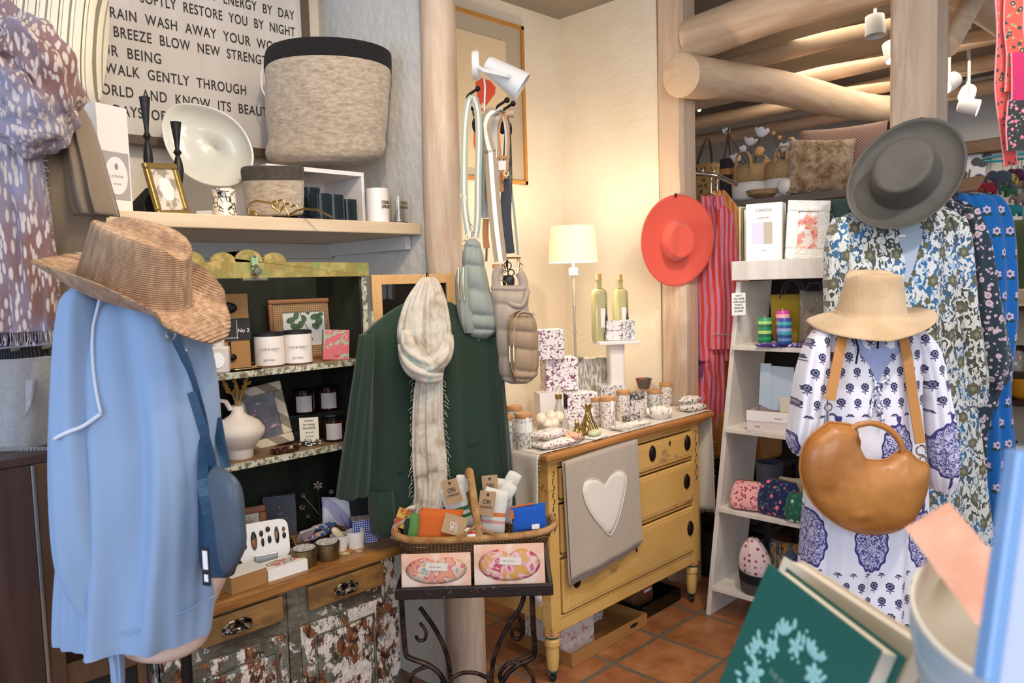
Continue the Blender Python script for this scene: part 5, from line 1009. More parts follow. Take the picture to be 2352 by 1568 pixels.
# towel with heart
taup = cloth('taupe_linen', lambda n: n.mix(n.noise(n.co((8, 1, 1)), 40, 3), '#a49584', '#bfb2a1'), bump=.4, bsc=350)
t = thing('tea_towel', 'taupe linen towel with a cream heart hanging from the dresser front', 'towel', (2.43, 1.9, .87))
TL, TRr, BL, BR = [onY(a, b, 1.912) for a, b in ((1298, 1060), (1465, 1008), (1312, 1335), (1475, 1243))]
def tf(dx, dy, sc_=1):
    def f(u, v):
        p = (TL*(1-u)+TRr*u)*(1-v)+(BL*(1-u)+BR*u)*v
        return (p.x+dx*v, 1.914-.010*v+dy+.006*sin(u*7+v*2)*v+.003*sin(u*15)*v, p.z+.004*sin(u*6)*v)
    return f
f1 = tf(0, 0); f2_ = tf(-.004, .006)
MB().grid(lambda u, v: f1(u, v), 24, 24).build('towel_front', taup, t, True, ang=180, solid=.002)
MB().grid(lambda u, v: (lambda q: (q[0]-.008+.0*u, q[1]+.007, q[2]-.022*v+.006*u))(f1(u, v)), 24, 24).build('towel_back', cloth('taupe_dark', '#9c8d80', bsc=300), t, True, ang=180, solid=.002)
hp_ = [(1342, 1128), (1347, 1108), (1362, 1100), (1378, 1102), (1392, 1112), (1404, 1096), (1420, 1082), (1436, 1083), (1442, 1098), (1438, 1125), (1430, 1160), (1418, 1200), (1402, 1229), (1385, 1214), (1366, 1190), (1350, 1160)]
hp2 = cr(hp_+[hp_[0]], 48)[:-1]; cxh, czh = 1395, 1150
def hpt(x, y):
    p = onY(x, y, 1.90); z = p.z; 
    v = (TL.z-z)/(TL.z-BL.z); u = (p.x-TL.x)/(TRr.x-TL.x); return (p.x, f1(max(0, min(1, u)), max(0, min(1, v)))[1]-.0035, z)
hc = cloth('cream_applique', '#e4dccf', bsc=200)
MB().ring([[hpt(cxh+(x-cxh)*k, czh+(y-czh)*k) for x, y in hp2] for k in (1, .8, .6, .4, .2, .03)], True, (0, 1)).build('heart_patch', hc, t, True, ang=180, solid=.0015)
MB().tube([V(hpt(x, y))+V((0, -.001, 0)) for x, y in hp2], .0018, 6, True).build('heart_edge', hc, t, True)
# boxes under the dresser
blotch = M('rose_print_box', lambda n: n.mix(n.mask(n.noise(n.co((1, 1, 1)), 45, 3, .5, 1.2), .56, .62), '#e2d4cc', '#c98a90'), .6)
inkflo = M('ink_floral_box', lambda n: n.mix(n.mask(n.noise(n.co(), 55, 5, .7, 1.0), .52, .6), '#ded6d0', '#3c3840'), .6)
crd = M('cardboard', '#a9773f', .75, var=.15)
def rbox(name, label, cat, c, rz, w_, d_, h_, m, group=None, nm='carton', bev=.002):
    t = thing(name, label, cat, TR(c, rz), group); MB().box((-w_/2, -d_/2, 0), (w_/2, d_/2, h_)).build(nm, m, t, smooth=False, bev=bev); return t
t = thing('cardboard_tray', 'low open cardboard tray of floral boxes on the floor under the dresser', 'tray', TR((2.54, 2.13, .002), 0))
for q in (((-.26, -.14, 0), (.26, .24, .006)), ((-.26, -.14, .006), (.26, -.134, .055)), ((-.26, .234, .006), (.26, .24, .055)), ((-.26, -.134, .006), (-.254, .234, .055)), ((.254, -.134, .006), (.26, .234, .055))): MB().box(*q).build('tray_side' if q[0][2] else 'tray_base', crd, t, smooth=False)
MB().prism([(.03*cos(a*pi/8)+.16, .034+.008*sin(a*pi/8)) for a in range(16)], -.1415, -.1405).build('hand_hole', black, t, smooth=False)
rbox('floral_box', 'tall cream box with pink rose print in the cardboard tray under the dresser', 'box', (2.40, 2.16, .01), 0, .22, .2, .165, blotch)
rbox('floral_box', 'smaller white box with dark ink flowers at the back of the cardboard tray', 'box', (2.63, 2.24, .01), 0, .16, .14, .15, inkflo)
t = thing('crate', 'black plastic crate on the tiles under the dresser', 'crate', TR((2.98, 2.15, .002), 0)); blp = M('black_plastic', '#15120f', .25, bump=.4, bsc=40)
for q in (((-.16, -.12, 0), (.16, .2, .006)), ((-.16, -.12, .006), (.16, -.11, .06)), ((-.16, .19, .006), (.16, .2, .06)), ((-.16, -.11, .006), (-.15, .19, .06)), ((.15, -.11, .006), (.16, .19, .06))): MB().box(*q).build('crate_side' if q[0][2] else 'crate_base', blp, t, smooth=False, bev=.003)
t = rbox('cardboard_box', 'brown cardboard box with a red label standing in the black crate', 'box', (2.95, 2.2, .01), 0, .17, .16, .16, M('brown_card', '#7d5533', .7, var=.2)); MB().box((-.0, -.082, .05), (.075, -.0805, .085)).build('red_label', M('red_label', '#b8232a', .5), t, smooth=False); MB().box((.008, -.083, .056), (.067, -.082, .07)).build('label_strip', paper, t, smooth=False)
t = thing('shoe_pair', 'brown round-toed objects in shade behind the iron stand', 'shoes', (2.2, 2.33, 0)) if False else None
# ---- things on the dresser; tops at z = .918
ZD = .9175
toile = M('toile_print', lambda n: n.mix(n.mask(n.noise(n.vadd(n.co(), n.noisec(n.co(), 20), .01), 62, 3, .5, 1.2), .54, .58), n.mix(n.mask(n.vor(n.co(), 26), .12, .1), '#ece6e6', '#b7899c'), '#7e4a66'), .5)
greyf = M('grey_flower_print', lambda n: n.mix(n.mask(n.noise(n.co(), 62, 4, .6, 1.0), .5, .58), '#e6e2de', '#77727a'), .5)
dkend = M('dark_end_panel', lambda n: n.mix(n.mask(n.wave(n.co(), 30, 'DIAGONAL'), .8, .9), '#2e2230', '#6e5a4a'), .5)
def dbox(label, px, y, z, w_, d_, h_, m, rz=0, end=True, group=None, name='printed_box'):
    c = at(px, y, z); t = rbox(name, label, 'box', c, rz-34, w_*.82, d_, h_, m, group); w_ *= .82
    if end: MB().box((-w_/2-.0006, -d_/2+.004, .004), (-w_/2, d_/2-.004, h_-.004)).build('dark_end', dkend, t, smooth=False)
    return t
h1 = .076
dbox('toile printed box, lowest at the left of the dresser boxes', 1322, 2.22, ZD, .17, .11, h1, toile, 0)
dbox('toile printed box lying on the lowest one, dark end showing', 1330, 2.22, ZD+h1, .17, .11, h1*.9, toile, 2)
dbox('black and white flower box beside the toile boxes, behind the jar trio', 1400, 2.26, ZD, .13, .10, .145, greyf, -2, False)
dbox('white square box under the perfume bottles, behind them', 1262, 2.30, ZD, .13, .11, .15, whitebox, 0, False)
dbox('toile printed box in the middle of the tall stack behind the taupe bag', 1285, 2.33, ZD+.15, .18, .12, .145, toile, 0, False)
dbox('smaller toile printed box on top of the tall stack behind the taupe bag', 1262, 2.33, ZD+.295, .14, .11, .13, toile, -3, False)
dbox('grey linen-patterned box behind the cake stand, under the lamp', 1352, 2.40, ZD, .24, .12, .265, M('grey_check', lambda n: n.mix(n.mask(n.noise(n.co((6, 1, 1)), 30, 3), .45, .6), '#8f8c82', '#d6d1c6'), .7, bump=.3), 0, False)
# lamp
c = at(1322, 2.66, 1.183); zl = onY(1322, 735, 2.40).z
t = thing('table_lamp', 'small lit table lamp with a cream drum shade and glass stem', 'lamp', TR(at(1322, 2.40, ZD+.266)))
zs0 = onY(1322, 602, 2.40).z-ZD-.266; zs1 = onY(1322, 520, 2.40).z-ZD-.266; rs = 56*mpp(at(1322, 2.4, 1.3))
MB().lathe([(.04, 0), (.04, .008), (.012, .014)], 28).build('base', chrome, t)
MB().lathe([(.006, .012), (.006, zs0-.02), (.004, zs0+.03)], 16).build('stem', M('lamp_stem', '#b8b2a4', .15, .5), t)
for z in (zs0*.28, zs0*.55): MB().ell((0, 0, z), (.012, .012, .008), 16, 8).build('glass_bead', glassm, t)
MB().cbox((0, 0, zs0-.045), (.032, .032, .036)).build('glass_cube', M('glass_block', '#f4f2ea', .1, trans=.5), t, bev=.002)
MB().lathe([(rs, zs0), (rs*.9, zs1), (rs*.89, zs1), (rs*.99, zs0)], 48, cap=(0, 0)).build('shade', M('lamp_shade', '#f3e3c4', .8, emis='#ffe2ae', es=.55, trans=0), t)
MB().ell((0, 0, (zs0+zs1)/2), (.02, .02, .028), 16, 10).build('bulb', M('bulb_on', '#fff', .3, emis='#ffdca0', es=14), t)
for zz, e in ((zs1+.01, 9.), (zs0-.005, 4.)):
    pl = bpy.data.lights.new('lamp_glow', 'POINT'); pl.energy = e; pl.color = (1, .85, .64); pl.shadow_soft_size = .05; po_ = bpy.data.objects.new('lamp_glow', pl); COL.objects.link(po_); po_.location = V(t.matrix_basis.translation)+V((0, 0, zz))
# cake stand
cs = at(1416, 2.24, ZD); zc = onY(1416, 782, 2.24).z
t = thing('cake_stand', 'square white cake stand on a tall flared foot, on the dresser', 'stand', TR(cs, -36))
hh = zc-ZD; MB().ring([[(r*sp(cos(a*pi/16), .45), r*sp(sin(a*pi/16), .45), z) for a in range(32)] for r, z in ((.058, 0), (.056, .01), (.045, .04), (.036, hh*.55), (.04, hh-.012))]).build('foot', cer, t, ang=60)
MB().box((-.098, -.085, hh-.012), (.098, .085, hh+.004)).build('plate', cer, t, smooth=False, bev=.003)
for i in range(2):
    c = at(1422, 2.215, zc+.005+.047*i); tt = rbox('printed_box', 'small grey flower-printed box on the cake stand, '+('lower' if i == 0 else 'upper')+' of two', 'box', c, -38, .145-.008*i, .06, .046, greyf, 'printed boxes on the cake stand'); MB().box((-.0731+.004*i, -.026, .003), (-.0724+.004*i, .026, .043)).build('dark_end', dkend, tt, smooth=False)
    MB().box((-.035, -.0308, .001), (-.01, -.0300, .045)).build('paper_band', whitebox, tt, smooth=False)
liq = M('pale_liquid_glass', '#cfcb9a', .06, trans=.55, coat=.4)
for i, px in enumerate((1378, 1426)):
    c = at(px, 2.285, zc+.005); zt_ = onY(px, 662, 2.285).z-c.z; k = .034
    t = thing('diffuser_bottle', 'square glass diffuser bottle with cork and black tassel, '+('left' if i == 0 else 'right')+' of two on the cake stand', 'bottle', TR(c, -34), 'diffuser bottles on the cake stand')
    MB().ring([[(r*sp(cos(a*pi/16), .35), r*sp(sin(a*pi/16), .35), z) for a in range(32)] for r, z in ((k, 0), (k, zt_*.9), (k*.8, zt_*.97), (.013, zt_), (.012, zt_+.035), (.015, zt_+.037), (.015, zt_+.042))]).build('bottle', liq, t, ang=60)
    MB().lathe([(.011, zt_+.04), (.013, zt_+.068), (.001, zt_+.069)], 16).build('cork', M('cork', '#b98f62', .8), t)
    MB().box((-.004, -k-.001, zt_*.25), (.018, -k, zt_*.62)).build('label', whitebox, t, smooth=False)
    MB().tube([(-.014, -.012, zt_+.002), (.0, -.016, zt_-.002), (.014, -.013, zt_+.001), (.022, -.03, zt_*.8), (.022, -k-.004, zt_*.5)], .0012, 6).build('tassel_cord', black, t); MB().lathe([(.002, .03), (.004, .028), (.007, 0)], 10, TR((.022, -k-.004, zt_*.5-.03))).build('tassel', black, t)
t, c = glasscup('flowered_cup', 'small dark cup with red flowers beside the timber post', 1479, 2.33, ZD+.075, .028, .052, M('red_flower_cup', lambda n: n.mix(n.mask(n.noise(n.co(), 36, 3, .5, .8), .52, .56), '#4c5246', '#b3333c'), .4), 'cup', r2=.042)
dbox('small box under the red-flowered cup', 1483, 2.34, ZD, .06, .06, .0745, greyf, 0, False)
# jars
def petals(c1, c2, sc_): return lambda n: n.mix(n.mask(n.noise(n.co(), sc_, 4, .7), .5, .56), c1, c2)
salt = M('salt_petals', petals('#e8e1da', '#9a7a70', 95), .35, coat=.5); salt2 = M('salt_grey', petals('#dcd8d2', '#77776e', 95), .35, coat=.5); bam = M('bamboo_lid', '#bd8a58', .5)
def jar(label, px, y, r, h, m, group, tagw=False, z=ZD, layer=None):
    c = at(px, y, z); t = thing('bath_salt_jar', label, 'jar', TR(c, -20), group)
    MB().lathe([(r*.9, 0), (r, .005), (r, h-.01), (r*.93, h)], 32).build('jar', m, t)
    MB().lathe([(r*1.0, h), (r*1.03, h+.003), (r*1.03, h+.015), (r*.97, h+.018), (.001, h+.018)], 32).build('lid', bam, t)
    if layer: MB().lathe([(r+.0006, h*.55), (r+.0008, h*.72), (r+.0006, h*.86)], 32, cap=(0, 0)).build('salt_layer', layer, t)
    if tagw: MB().box((-.007, -r-.002, h*.62), (.007, -r-.0005, h+.004)).build('tag', paper, t, smooth=False); MB().ring([[((r+.001)*cos(2*pi*j/32), (r+.001)*sin(2*pi*j/32), z_) for j in range(32)] for z_ in (h-.006, h-.001)], True, (0, 0)).build('ribbon', paper, t)
    return t
g = 'bath salt jars'
jar('petal-flecked salt jar, left of the trio in the middle of the dresser', 1372, 2.14, .029, .105, salt, g); jar('petal-flecked salt jar with a white tag, centre of the trio on the dresser', 1397, 2.07, .033, .115, salt, g, True); jar('petal-flecked salt jar, right of the trio in the middle of the dresser', 1432, 2.12, .031, .118, salt, g)
jar('salt jar with layered grey flecks and a tag, at the left end of the dresser', 1204, 2.06, .033, .12, salt2, g, True, layer=M('salt_white', '#eeeae4', .4)); jar('salt jar half hidden by the green jumper sleeve', 1160, 2.10, .031, .115, salt2, g); jar('salt jar behind the tagged one at the left end', 1184, 2.17, .031, .13, salt2, g)
jar('salt jar nearest the timber post, right of the dark-topped box', 1503, 2.10, .033, .098, salt2, g); jar('salt jar tucked against the timber post', 1530, 2.19, .031, .098, salt, g)
c = at(1453, 2.12, ZD); t = rbox('printed_box', 'white box with dark flower top between the jars', 'box', c, -10, .085, .07, .115, inkflo); MB().box((-.043, -.0355, .085), (.043, .0355, .116)).build('box_lid', M('dark_flower_lid', petals('#544a48', '#c9c0b8', 60), .5), t, smooth=False, bev=.001)
c = at(1452, 2.05, ZD); rbox('printed_box', 'flat dark flowered box lying in front of the white flower box', 'box', c, -10, .07, .05, .03, M('dark_flower_lid'))
# perfume bottles
golds = M('gold_glass', '#b0925c', .12, .85, bump=.8, bfn=lambda n: n.wave(n.co(), 30, 'X', 2), bd=.004); clr = glassm
def perfume(label, px, y, h, r, m, group='perfume bottles'):
    c = at(px, y, ZD); t = thing('perfume_bottle', label, 'bottle', TR(c), group)
    MB().lathe([(r*.7, 0), (r, h*.08), (r*.98, h*.2), (r*.55, h*.42), (r*.3, h*.62), (r*.27, h*.74)], 32).build('bottle', m, t)
    MB().lathe([(r*.34, h*.73), (r*.36, h*.82), (r*.3, h*.83)], 24).build('collar', gold, t); MB().ell((0, 0, h*.92), (r*.34, r*.34, h*.09), 12, 7).build('stopper', clr, t)
perfume('gold glass perfume bottle with twisted ribs, tallest of the low pair', 1352, 2.03, .155, .040, golds); perfume('short round gold perfume bottle with clear ball stopper', 1326, 2.0, .085, .03, golds); perfume('tall clear perfume decanter with gold collar and faceted stopper', 1285, 2.15, .20, .042, M('clear_decanter', '#e4ded0', .08, trans=.6))
# dish of ivory balls
c = at(1263, 2.06, ZD); t, c = glasscup('glass_bowl', 'round glass bowl heaped with ivory bath balls', 1263, 2.06, ZD, .03, .075, M('bowl_glass', '#f2ece2', .08, trans=.6, coat=.4), 'bowl', r2=.055)
iv = M('ivory_ball', '#ecdcc2', .35, coat=.3, sss=.1)
for i, (dx, dy, dz) in enumerate(((-.025, -.01, .075), (.025, 0, .072), (0, -.022, .078), (0, .02, .085), (-.048, .0, .10), (.045, -.01, .095), (.0, -.01, .104), (-.02, .02, .05), (.02, .015, .045))):
    o = MB().ell((0, 0, 0), (.024, .024, .024), 20, 12).build('bath_ball', iv, None); o.location = V(c)+V((dx, dy, dz)); tag(o, 'ivory bath ball in the round glass bowl, '+('front left of the heap', 'right of the heap', 'front middle', 'hidden at the back', 'far left, at the rim', 'far right, at the rim', 'topmost', 'underneath on the left', 'underneath on the right')[i], 'bath ball', 'bath balls in the glass bowl')
# pouches
pfl = cloth('peach_flower_cloth', lambda n: n.mix(n.mask(n.noise(n.co(), 85, 2, .5, .8), .57, .62), '#e9e4de', '#b06a50'), bump=.2); pbl = cloth('ink_flower_cloth', lambda n: n.mix(n.mask(n.noise(n.co(), 85, 2, .5, .8), .55, .6), '#e6e2da', '#4c4a4c'), bump=.2)
for i, (px, y, z, w_, d_, m, rz, lab) in enumerate(((1270, 1.985, ZD+.018, .17, .09, pfl, -8, 'peach-flowered fabric sachet tied with ribbon, lower of the left pair on the dresser edge'), (1262, 2.0, ZD+.052, .15, .08, pfl, 6, 'peach-flowered fabric sachet tied with ribbon, upper of the left pair'), (1590, 2.0, ZD+.018, .14, .08, pbl, -6, 'ink-flowered fabric sachet at the right end of the dresser, lower one'), (1585, 2.02, ZD+.05, .13, .07, pbl, 8, 'ink-flowered fabric sachet at the right end of the dresser, upper one'))):
    c = at(px, y, z); t = thing('fabric_sachet', lab, 'sachet', TR(c, rz, 90, 0), 'tied sachets on the dresser'); pillow(MB(), w_, d_, .034).build('fabric', m, t, ang=180)
    MB().tube([(-.03+.001*sin(a*pi/8), .0185*cos(a*pi/8), (d_/2+.001)*sin(a*pi/8)) for a in range(16)], .0028, 6, True).build('ribbon', cloth('cream_ribbon', '#e6dccb'), t)
# dishes
c = at(1312, 1.985, ZD); t, c = glasscup('soap_dish', 'small glass dish holding peach flower soaps', 1312, 1.985, ZD, .03, .022, M('bowl_glass'), 'dish', r2=.05)
fs_ = M('peach_soap', '#e9b99c', .45, sss=.2)
def rose(name, label, c, r, m, cat='soap', group=None):
    t = thing(name, label, cat, TR(c), group); mb = MB()
    for k in range(9):
        a = k*2.4; rr0 = r*(.35+.065*k); mb.ell((0, 0, 0), (r*.42, r*.16, r*.34), 12, 8, Matrix.Rotation(a, 4, 'Z') @ Matrix.Translation((0, rr0, r*.30-.02*r*k)) @ Matrix.Rotation(-.5, 4, 'X'))
    mb.ell((0, 0, r*.35), (r*.3, r*.3, r*.3), 12, 8); mb.build('petal', m, t, kind=None); return t
rose('flower_soap', 'peach flower soap in the small glass dish at the dresser edge', V(c)+V((0, 0, .016)), .042, fs_)
t, c = glasscup('soap_dish', 'round cream dish with a white flower soap, near the timber post', 1515, 2.02, ZD, .04, .024, cer, 'dish', r2=.062)
rose('flower_soap', 'big white flower soap in the round cream dish', V(c)+V((0, 0, .018)), .058, M('white_soap', '#efe8dc', .45, sss=.1))
c = at(1366, 1.975, ZD); t = thing('soap_dish', 'flat white square dish under the pale green soap', 'dish', TR(c, 10)); MB().box((-.05, -.035, 0), (.05, .035, .008)).build('dish', cer, t, bev=.003)
t = thing('soap_bar', 'pale green oval soap on the flat white dish', 'soap', TR(c+V((0, 0, .0195)), 10)); MB().ell((0, 0, 0), (.036, .024, .012), 28, 12, e=2.3).build('soap', M('green_soap', '#cdd3a8', .4, sss=.2), t)
c = at(1450, 1.985, ZD); t = thing('ceramic_tray', 'long white patterned ceramic tray along the dresser edge', 'tray', TR(c, 0))
MB().ring([[(.115*r*sp(cos(a*pi/16), .3), .04*r*sp(sin(a*pi/16), .3), z) for a in range(32)] for r, z in ((.88, 0), (1, .014), (.96, .014), (.86, .005))]).build('tray', M('tray_white_print', petals('#eee9e2', '#b8ada4', 60), .3, coat=.4), t, ang=50)
# ================================================================ framed print on the back wall
oak = M('oak_frame', '#c08a44', .45, var=.1)
xr, zt_, zb2 = 3.04, 2.893, 2.073
t = thing('framed_print', 'oak-framed floral art print on the back wall behind the hanging bags', 'framed print', (2.72, 2.89, 2.48))
xl = 2.40
for q in (((xl, 2.875, zb2), (xr, 2.898, zb2+.018)), ((xl, 2.875, zt_-.018), (xr, 2.898, zt_)), ((xl, 2.875, zb2), (xl+.018, 2.898, zt_)), ((xr-.018, 2.875, zb2), (xr, 2.898, zt_))): MB().box(*q).build('frame_rail', oak, t, True, False)
MB().box((xl+.018, 2.888, zb2+.018), (xr-.018, 2.896, zt_-.018)).build('grey_mount', M('mount_grey', '#b5aa98', .7), t, True, False)
MB().box((xl+.09, 2.885, zb2+.06), (xr-.13, 2.889, zt_-.10)).build('print_paper', M('print_cream', '#dcc9a8', .6), t, True, False)
rd = M('coral_ink', '#cf4f3a', .6)
def pol(pts, y=2.884, nm='painted_petal', m=rd): MB().prism([(onY(a, b, y).x, onY(a, b, y).z) for a, b in pts], y-.001, y).build(nm, m, t, True, False)
pol([(1092, 190), (1105, 180), (1125, 185), (1138, 200), (1137, 215), (1115, 245), (1108, 235), (1100, 245)]); pol([(1090, 250), (1118, 250), (1116, 300), (1096, 365), (1088, 330)])
pol([(1095, 252), (1116, 252), (1116, 310), (1095, 305)], 2.883, 'pink_patch', M('pink_ink', '#e06a72', .6))
MB().tube([onY(a, b, 2.881) for a, b in ((1098, 262), (1112, 258), (1112, 272), (1100, 275), (1098, 290), (1106, 296), (1112, 288), (1104, 284))], .004, 6).build('ink_figure', ink, t, True)
# ================================================================ wall spot on the post
f = Fr(1150, 170, 2.66); t = thing('wall_spotlight', 'white cylindrical spotlight fixed to the log post above the bags', 'spotlight', f.M)
A = f.p(1116, 145); B = f.p(1200, 200); d = (B-A).normalized(); qd = d.to_track_quat('Z', 'Y').to_matrix().to_4x4()
MB(Matrix.Translation(A) @ qd).lathe([(.001, 0), (.026, .002), (.030, .01), (.046, .11), (.052, .148), (.048, .148), (.043, .11), (.02, .03)], 36).build('housing', wm, t)
MB().tube([f.p(1094, 152, -.03), f.p(1110, 162, -.055), f.p(1172, 176, -.056)], .008, 8).build('bracket_arm', wm, t)
MB(Matrix.Translation(f.p(1093, 150)) @ Matrix.Rotation(pi/2, 4, 'Y')).lathe([(.001, -.012), (.046, -.012), (.05, 0), (.046, .012), (.001, .012)], 32).build('wall_plate', wm, t)
MB().ell(f.p(1168, 174, -.06), (.005, .004, .005), 10, 6).build('thumb_screw', gold, t)
MB().tube(cr([f.p(1112, 182), f.p(1114, 200), f.p(1113, 230), f.p(1112, 290)], 12), .003, 6).build('cord', wm, t)
# ================================================================ hooks
def hook(label, px, py, d, s_=1):
    f = Fr(px, py, d); t = thing('coat_hook', label, 'hook', f.M, 'iron coat hooks'); MB().tube(cr([(0, .05, -.045*s_), (.0, .0, -.05*s_), (-.012, -.01, -.03*s_), (-.014, -.008, -.01*s_), (.004, -.008, .004*s_), (.018*s_, -.008, .012*s_)], 24), .0045, 8).build('hook_arm', blackiron, t)
    MB().tube([(0, .05, -.045*s_), (0, (.25 if px < 1100 else .12), -.045*s_)], .0045, 8).build('shank', blackiron, t); MB().ell((.02*s_, -.008, .013*s_), (.009, .009, .009), 14, 8).build('ball_tip', blackiron, t); MB().ell((0, (.25 if px < 1100 else .12), -.05*s_), (.014, .006, .028), 14, 8).build('back_plate', blackiron, t); return t
hook('black iron hook on the log post, holding the grey puffer bag', 1084, 215, 2.54); hook('black iron hook right of the white spotlight cord, left of a pair', 1152, 240, 2.53, .9); hook('black iron hook, rightmost, holding the dark strap', 1166, 248, 2.54, .9)
MB_ = MB().tube([Fr(1160, 262, 2.66).o+Fr(1160, 262, 2.66).ax*x for x in (-.11, .03)], .012, 10); tag(MB_.build('hook_rail', logv), 'short peg rail running from the log post to the pair of hooks', 'rail')
# ================================================================ hanging straps and bags
def F_(d): return Fr(1120, 400, d)
sage = cloth('sage_strap', '#9aa093', bsc=300); sageq = cloth('sage_puffer', '#8d938b', bump=.15, bsc=60, rough=.45, sheen=.1); taup_ = cloth('taupe_puffer', '#a79787', bump=.15, bsc=60, rough=.4, sheen=.1); tpb = cloth('taupe_bronze', '#9c8469', bump=.15, bsc=60, rough=.38, sheen=.1)
tan = M('tan_leather', '#b5793c', .45, bump=.15, bsc=80); navy = M('dark_navy_strap', '#2b2d36', .5, bump=.1); lg_ = M('pale_gold_metal', '#d3ad7c', .2, 1)
def strapP(mb, f, pts, w_, dy=0, th=.002, wd=(1, 0, 0)): mb.strap(cr([f.p(a, b, (c if len(q) == 3 else 0)+dy) if False else f.p(q[0], q[1], (q[2] if len(q) > 2 else 0)+dy) for q in pts for a, b, c in [(0, 0, 0)]], 30), w_, th, wd); return mb
f = F_(2.43); t = thing('puffer_sling_bag', 'grey-green quilted puffer sling bag hanging highest on the log post', 'bag', f.M)
for pts, w_ in ((((1078, 545), (1068, 480), (1066, 400), (1068, 300), (1075, 240), (1086, 222)), .022), (((1088, 222, -.01), (1098, 260), (1100, 330), (1098, 400), (1097, 500), (1092, 545)), .022)):
    strapP(MB(), f, pts, w_).build('strap', sage, t, smooth=False); strapP(MB(), f, pts, w_*.35, -.002).build('strap_stripe', cloth('cream_stripe', '#d6cfc2'), t, smooth=False)
strapP(MB(), f, ((1092, 225, .012), (1104, 300, .012), (1106, 420, .012), (1104, 490, .01)), .02).build('strap', cloth('dark_sage', '#6f7a74'), t, smooth=False)
def rng(f, px, py, r, t, m=None, nm='metal_ring', dy=0, th=.0018): c = f.p(px, py, dy); MB().tube([(c.x+r*cos(a*pi/10), c.y, c.z+r*sin(a*pi/10)) for a in range(20)], th, 6, True).build(nm, m or lg_, t)
rng(f, 1064, 452, .010, t); rng(f, 1078, 520, .008, t); rng(f, 1083, 545, .017, t); rng(f, 1068, 560, .010, t)
for a_, b_ in (((1082, 530), (1080, 550)), ((1074, 505), (1078, 520))): MB().tube([f.p(*a_), f.p(*b_)], .003, 6).build('clasp', lg_, t)
def puff(f, t, rows, nrib, amp, m, yc=0, nm='quilted_body', tilt=0):
    mb = MB(); rr = prows(f, rows, yc)
    loft(mb, rr, 48, 80, 2.4, lambda th, tt: amp*(abs(sin(pi*nrib*tt+.25*sin(2*th)))**.5-.6)+.0015*sin(9*th+12*tt)); return mb.build(nm, m, t, ang=180)
puff(f, t, [(548, 1078, 1092, .012), (565, 1066, 1104, .03), (600, 1062, 1112, .045), (640, 1060, 1120, .05), (700, 1062, 1136, .055), (735, 1066, 1143, .055), (760, 1074, 1140, .05), (778, 1085, 1120, .03), (784, 1095, 1112, .015)], 7, .016, sageq)
puff(f, t, [(614, 1052, 1072, .012), (640, 1046, 1078, .024), (700, 1048, 1084, .026), (740, 1056, 1092, .026), (764, 1066, 1092, .018)], 1, .001, sageq, -.035, 'front_pocket')
for x in (1053, 1064): MB().tube(cr([f.p(x+1, 614, -.060), f.p(x, 650, -.064), f.p(x+4, 690, -.066)], 10), .0028, 6).build('zip', lg_, t)
# taupe bag
f = F_(2.40); t = thing('puffer_sling_bag', 'taupe quilted puffer sling bag with bronze pocket, lowest of the hanging bags', 'bag', f.M)
puff(f, t, [(655, 1128, 1210, .02), (668, 1128, 1212, .03), (700, 1132, 1214, .04), (760, 1138, 1216, .045), (820, 1144, 1222, .045), (865, 1150, 1220, .04), (880, 1172, 1212, .02)], 6, .012, taup_, .01)
puff(f, t, [(716, 1182, 1212, .015), (728, 1168, 1226, .028), (760, 1166, 1234, .032), (800, 1168, 1236, .032), (850, 1172, 1236, .03), (868, 1178, 1228, .025), (880, 1188, 1210, .012)], 6, .012, tpb, -.055, 'bronze_pocket')
for dx in (0, 9):
    MB().tube(cr([f.p(1172+dx+48, 722, -.075), f.p(1190+dx, 716, -.083), f.p(1176+dx, 735, -.084), f.p(1171+dx, 790, -.083), f.p(1176+dx, 850, -.080), f.p(1186+dx, 876, -.07)], 26), .0026, 6).build('zip', lg_ if dx == 0 else taup_, t)
    MB().tube([f.p(1171+dx, 795, -.088), f.p(1171+dx, 806, -.09), f.p(1172+dx, 832, -.09)], .0026, 6).build('zip_pull', lg_, t)
for pts in (((1140, 665), (1140, 630), (1150, 612)), ((1205, 670), (1200, 640), (1192, 625))): strapP(MB(), f, pts, .028, 0, .01).build('strap_tab', taup_, t, ang=180)
MB().tube(cr([f.p(1206, 690, .0), f.p(1212, 668, -.02), f.p(1200, 700, -.03), f.p(1180, 700, -.03), f.p(1166, 690, -.02), f.p(1160, 670)], 20), .008, 12).build('grab_loop', taup_, t, ang=180)
rng(f, 1154, 618, .013, t); rng(f, 1152, 655, .016, t); rng(f, 1194, 640, .011, t); rng(f, 1193, 612, .010, t); MB().tube([f.p(1192, 600), f.p(1190, 625)], .004, 6).build('clasp', lg_, t)
# black bag end behind
t = thing('black_bag', 'small black leather bag top seen between the two puffer bags', 'bag', F_(2.50).M); f2 = F_(2.50)
loft(MB(), prows(f2, [(632, 1158, 1178, .01), (645, 1154, 1182, .02), (680, 1160, 1178, .02), (710, 1165, 1180, .02)])).build('bag_body', black, t, ang=180); rng(f2, 1166, 610, .012, t, blackiron); rng(f2, 1160, 628, .010, t, blackiron); rng(f2, 1174, 626, .010, t, blackiron)
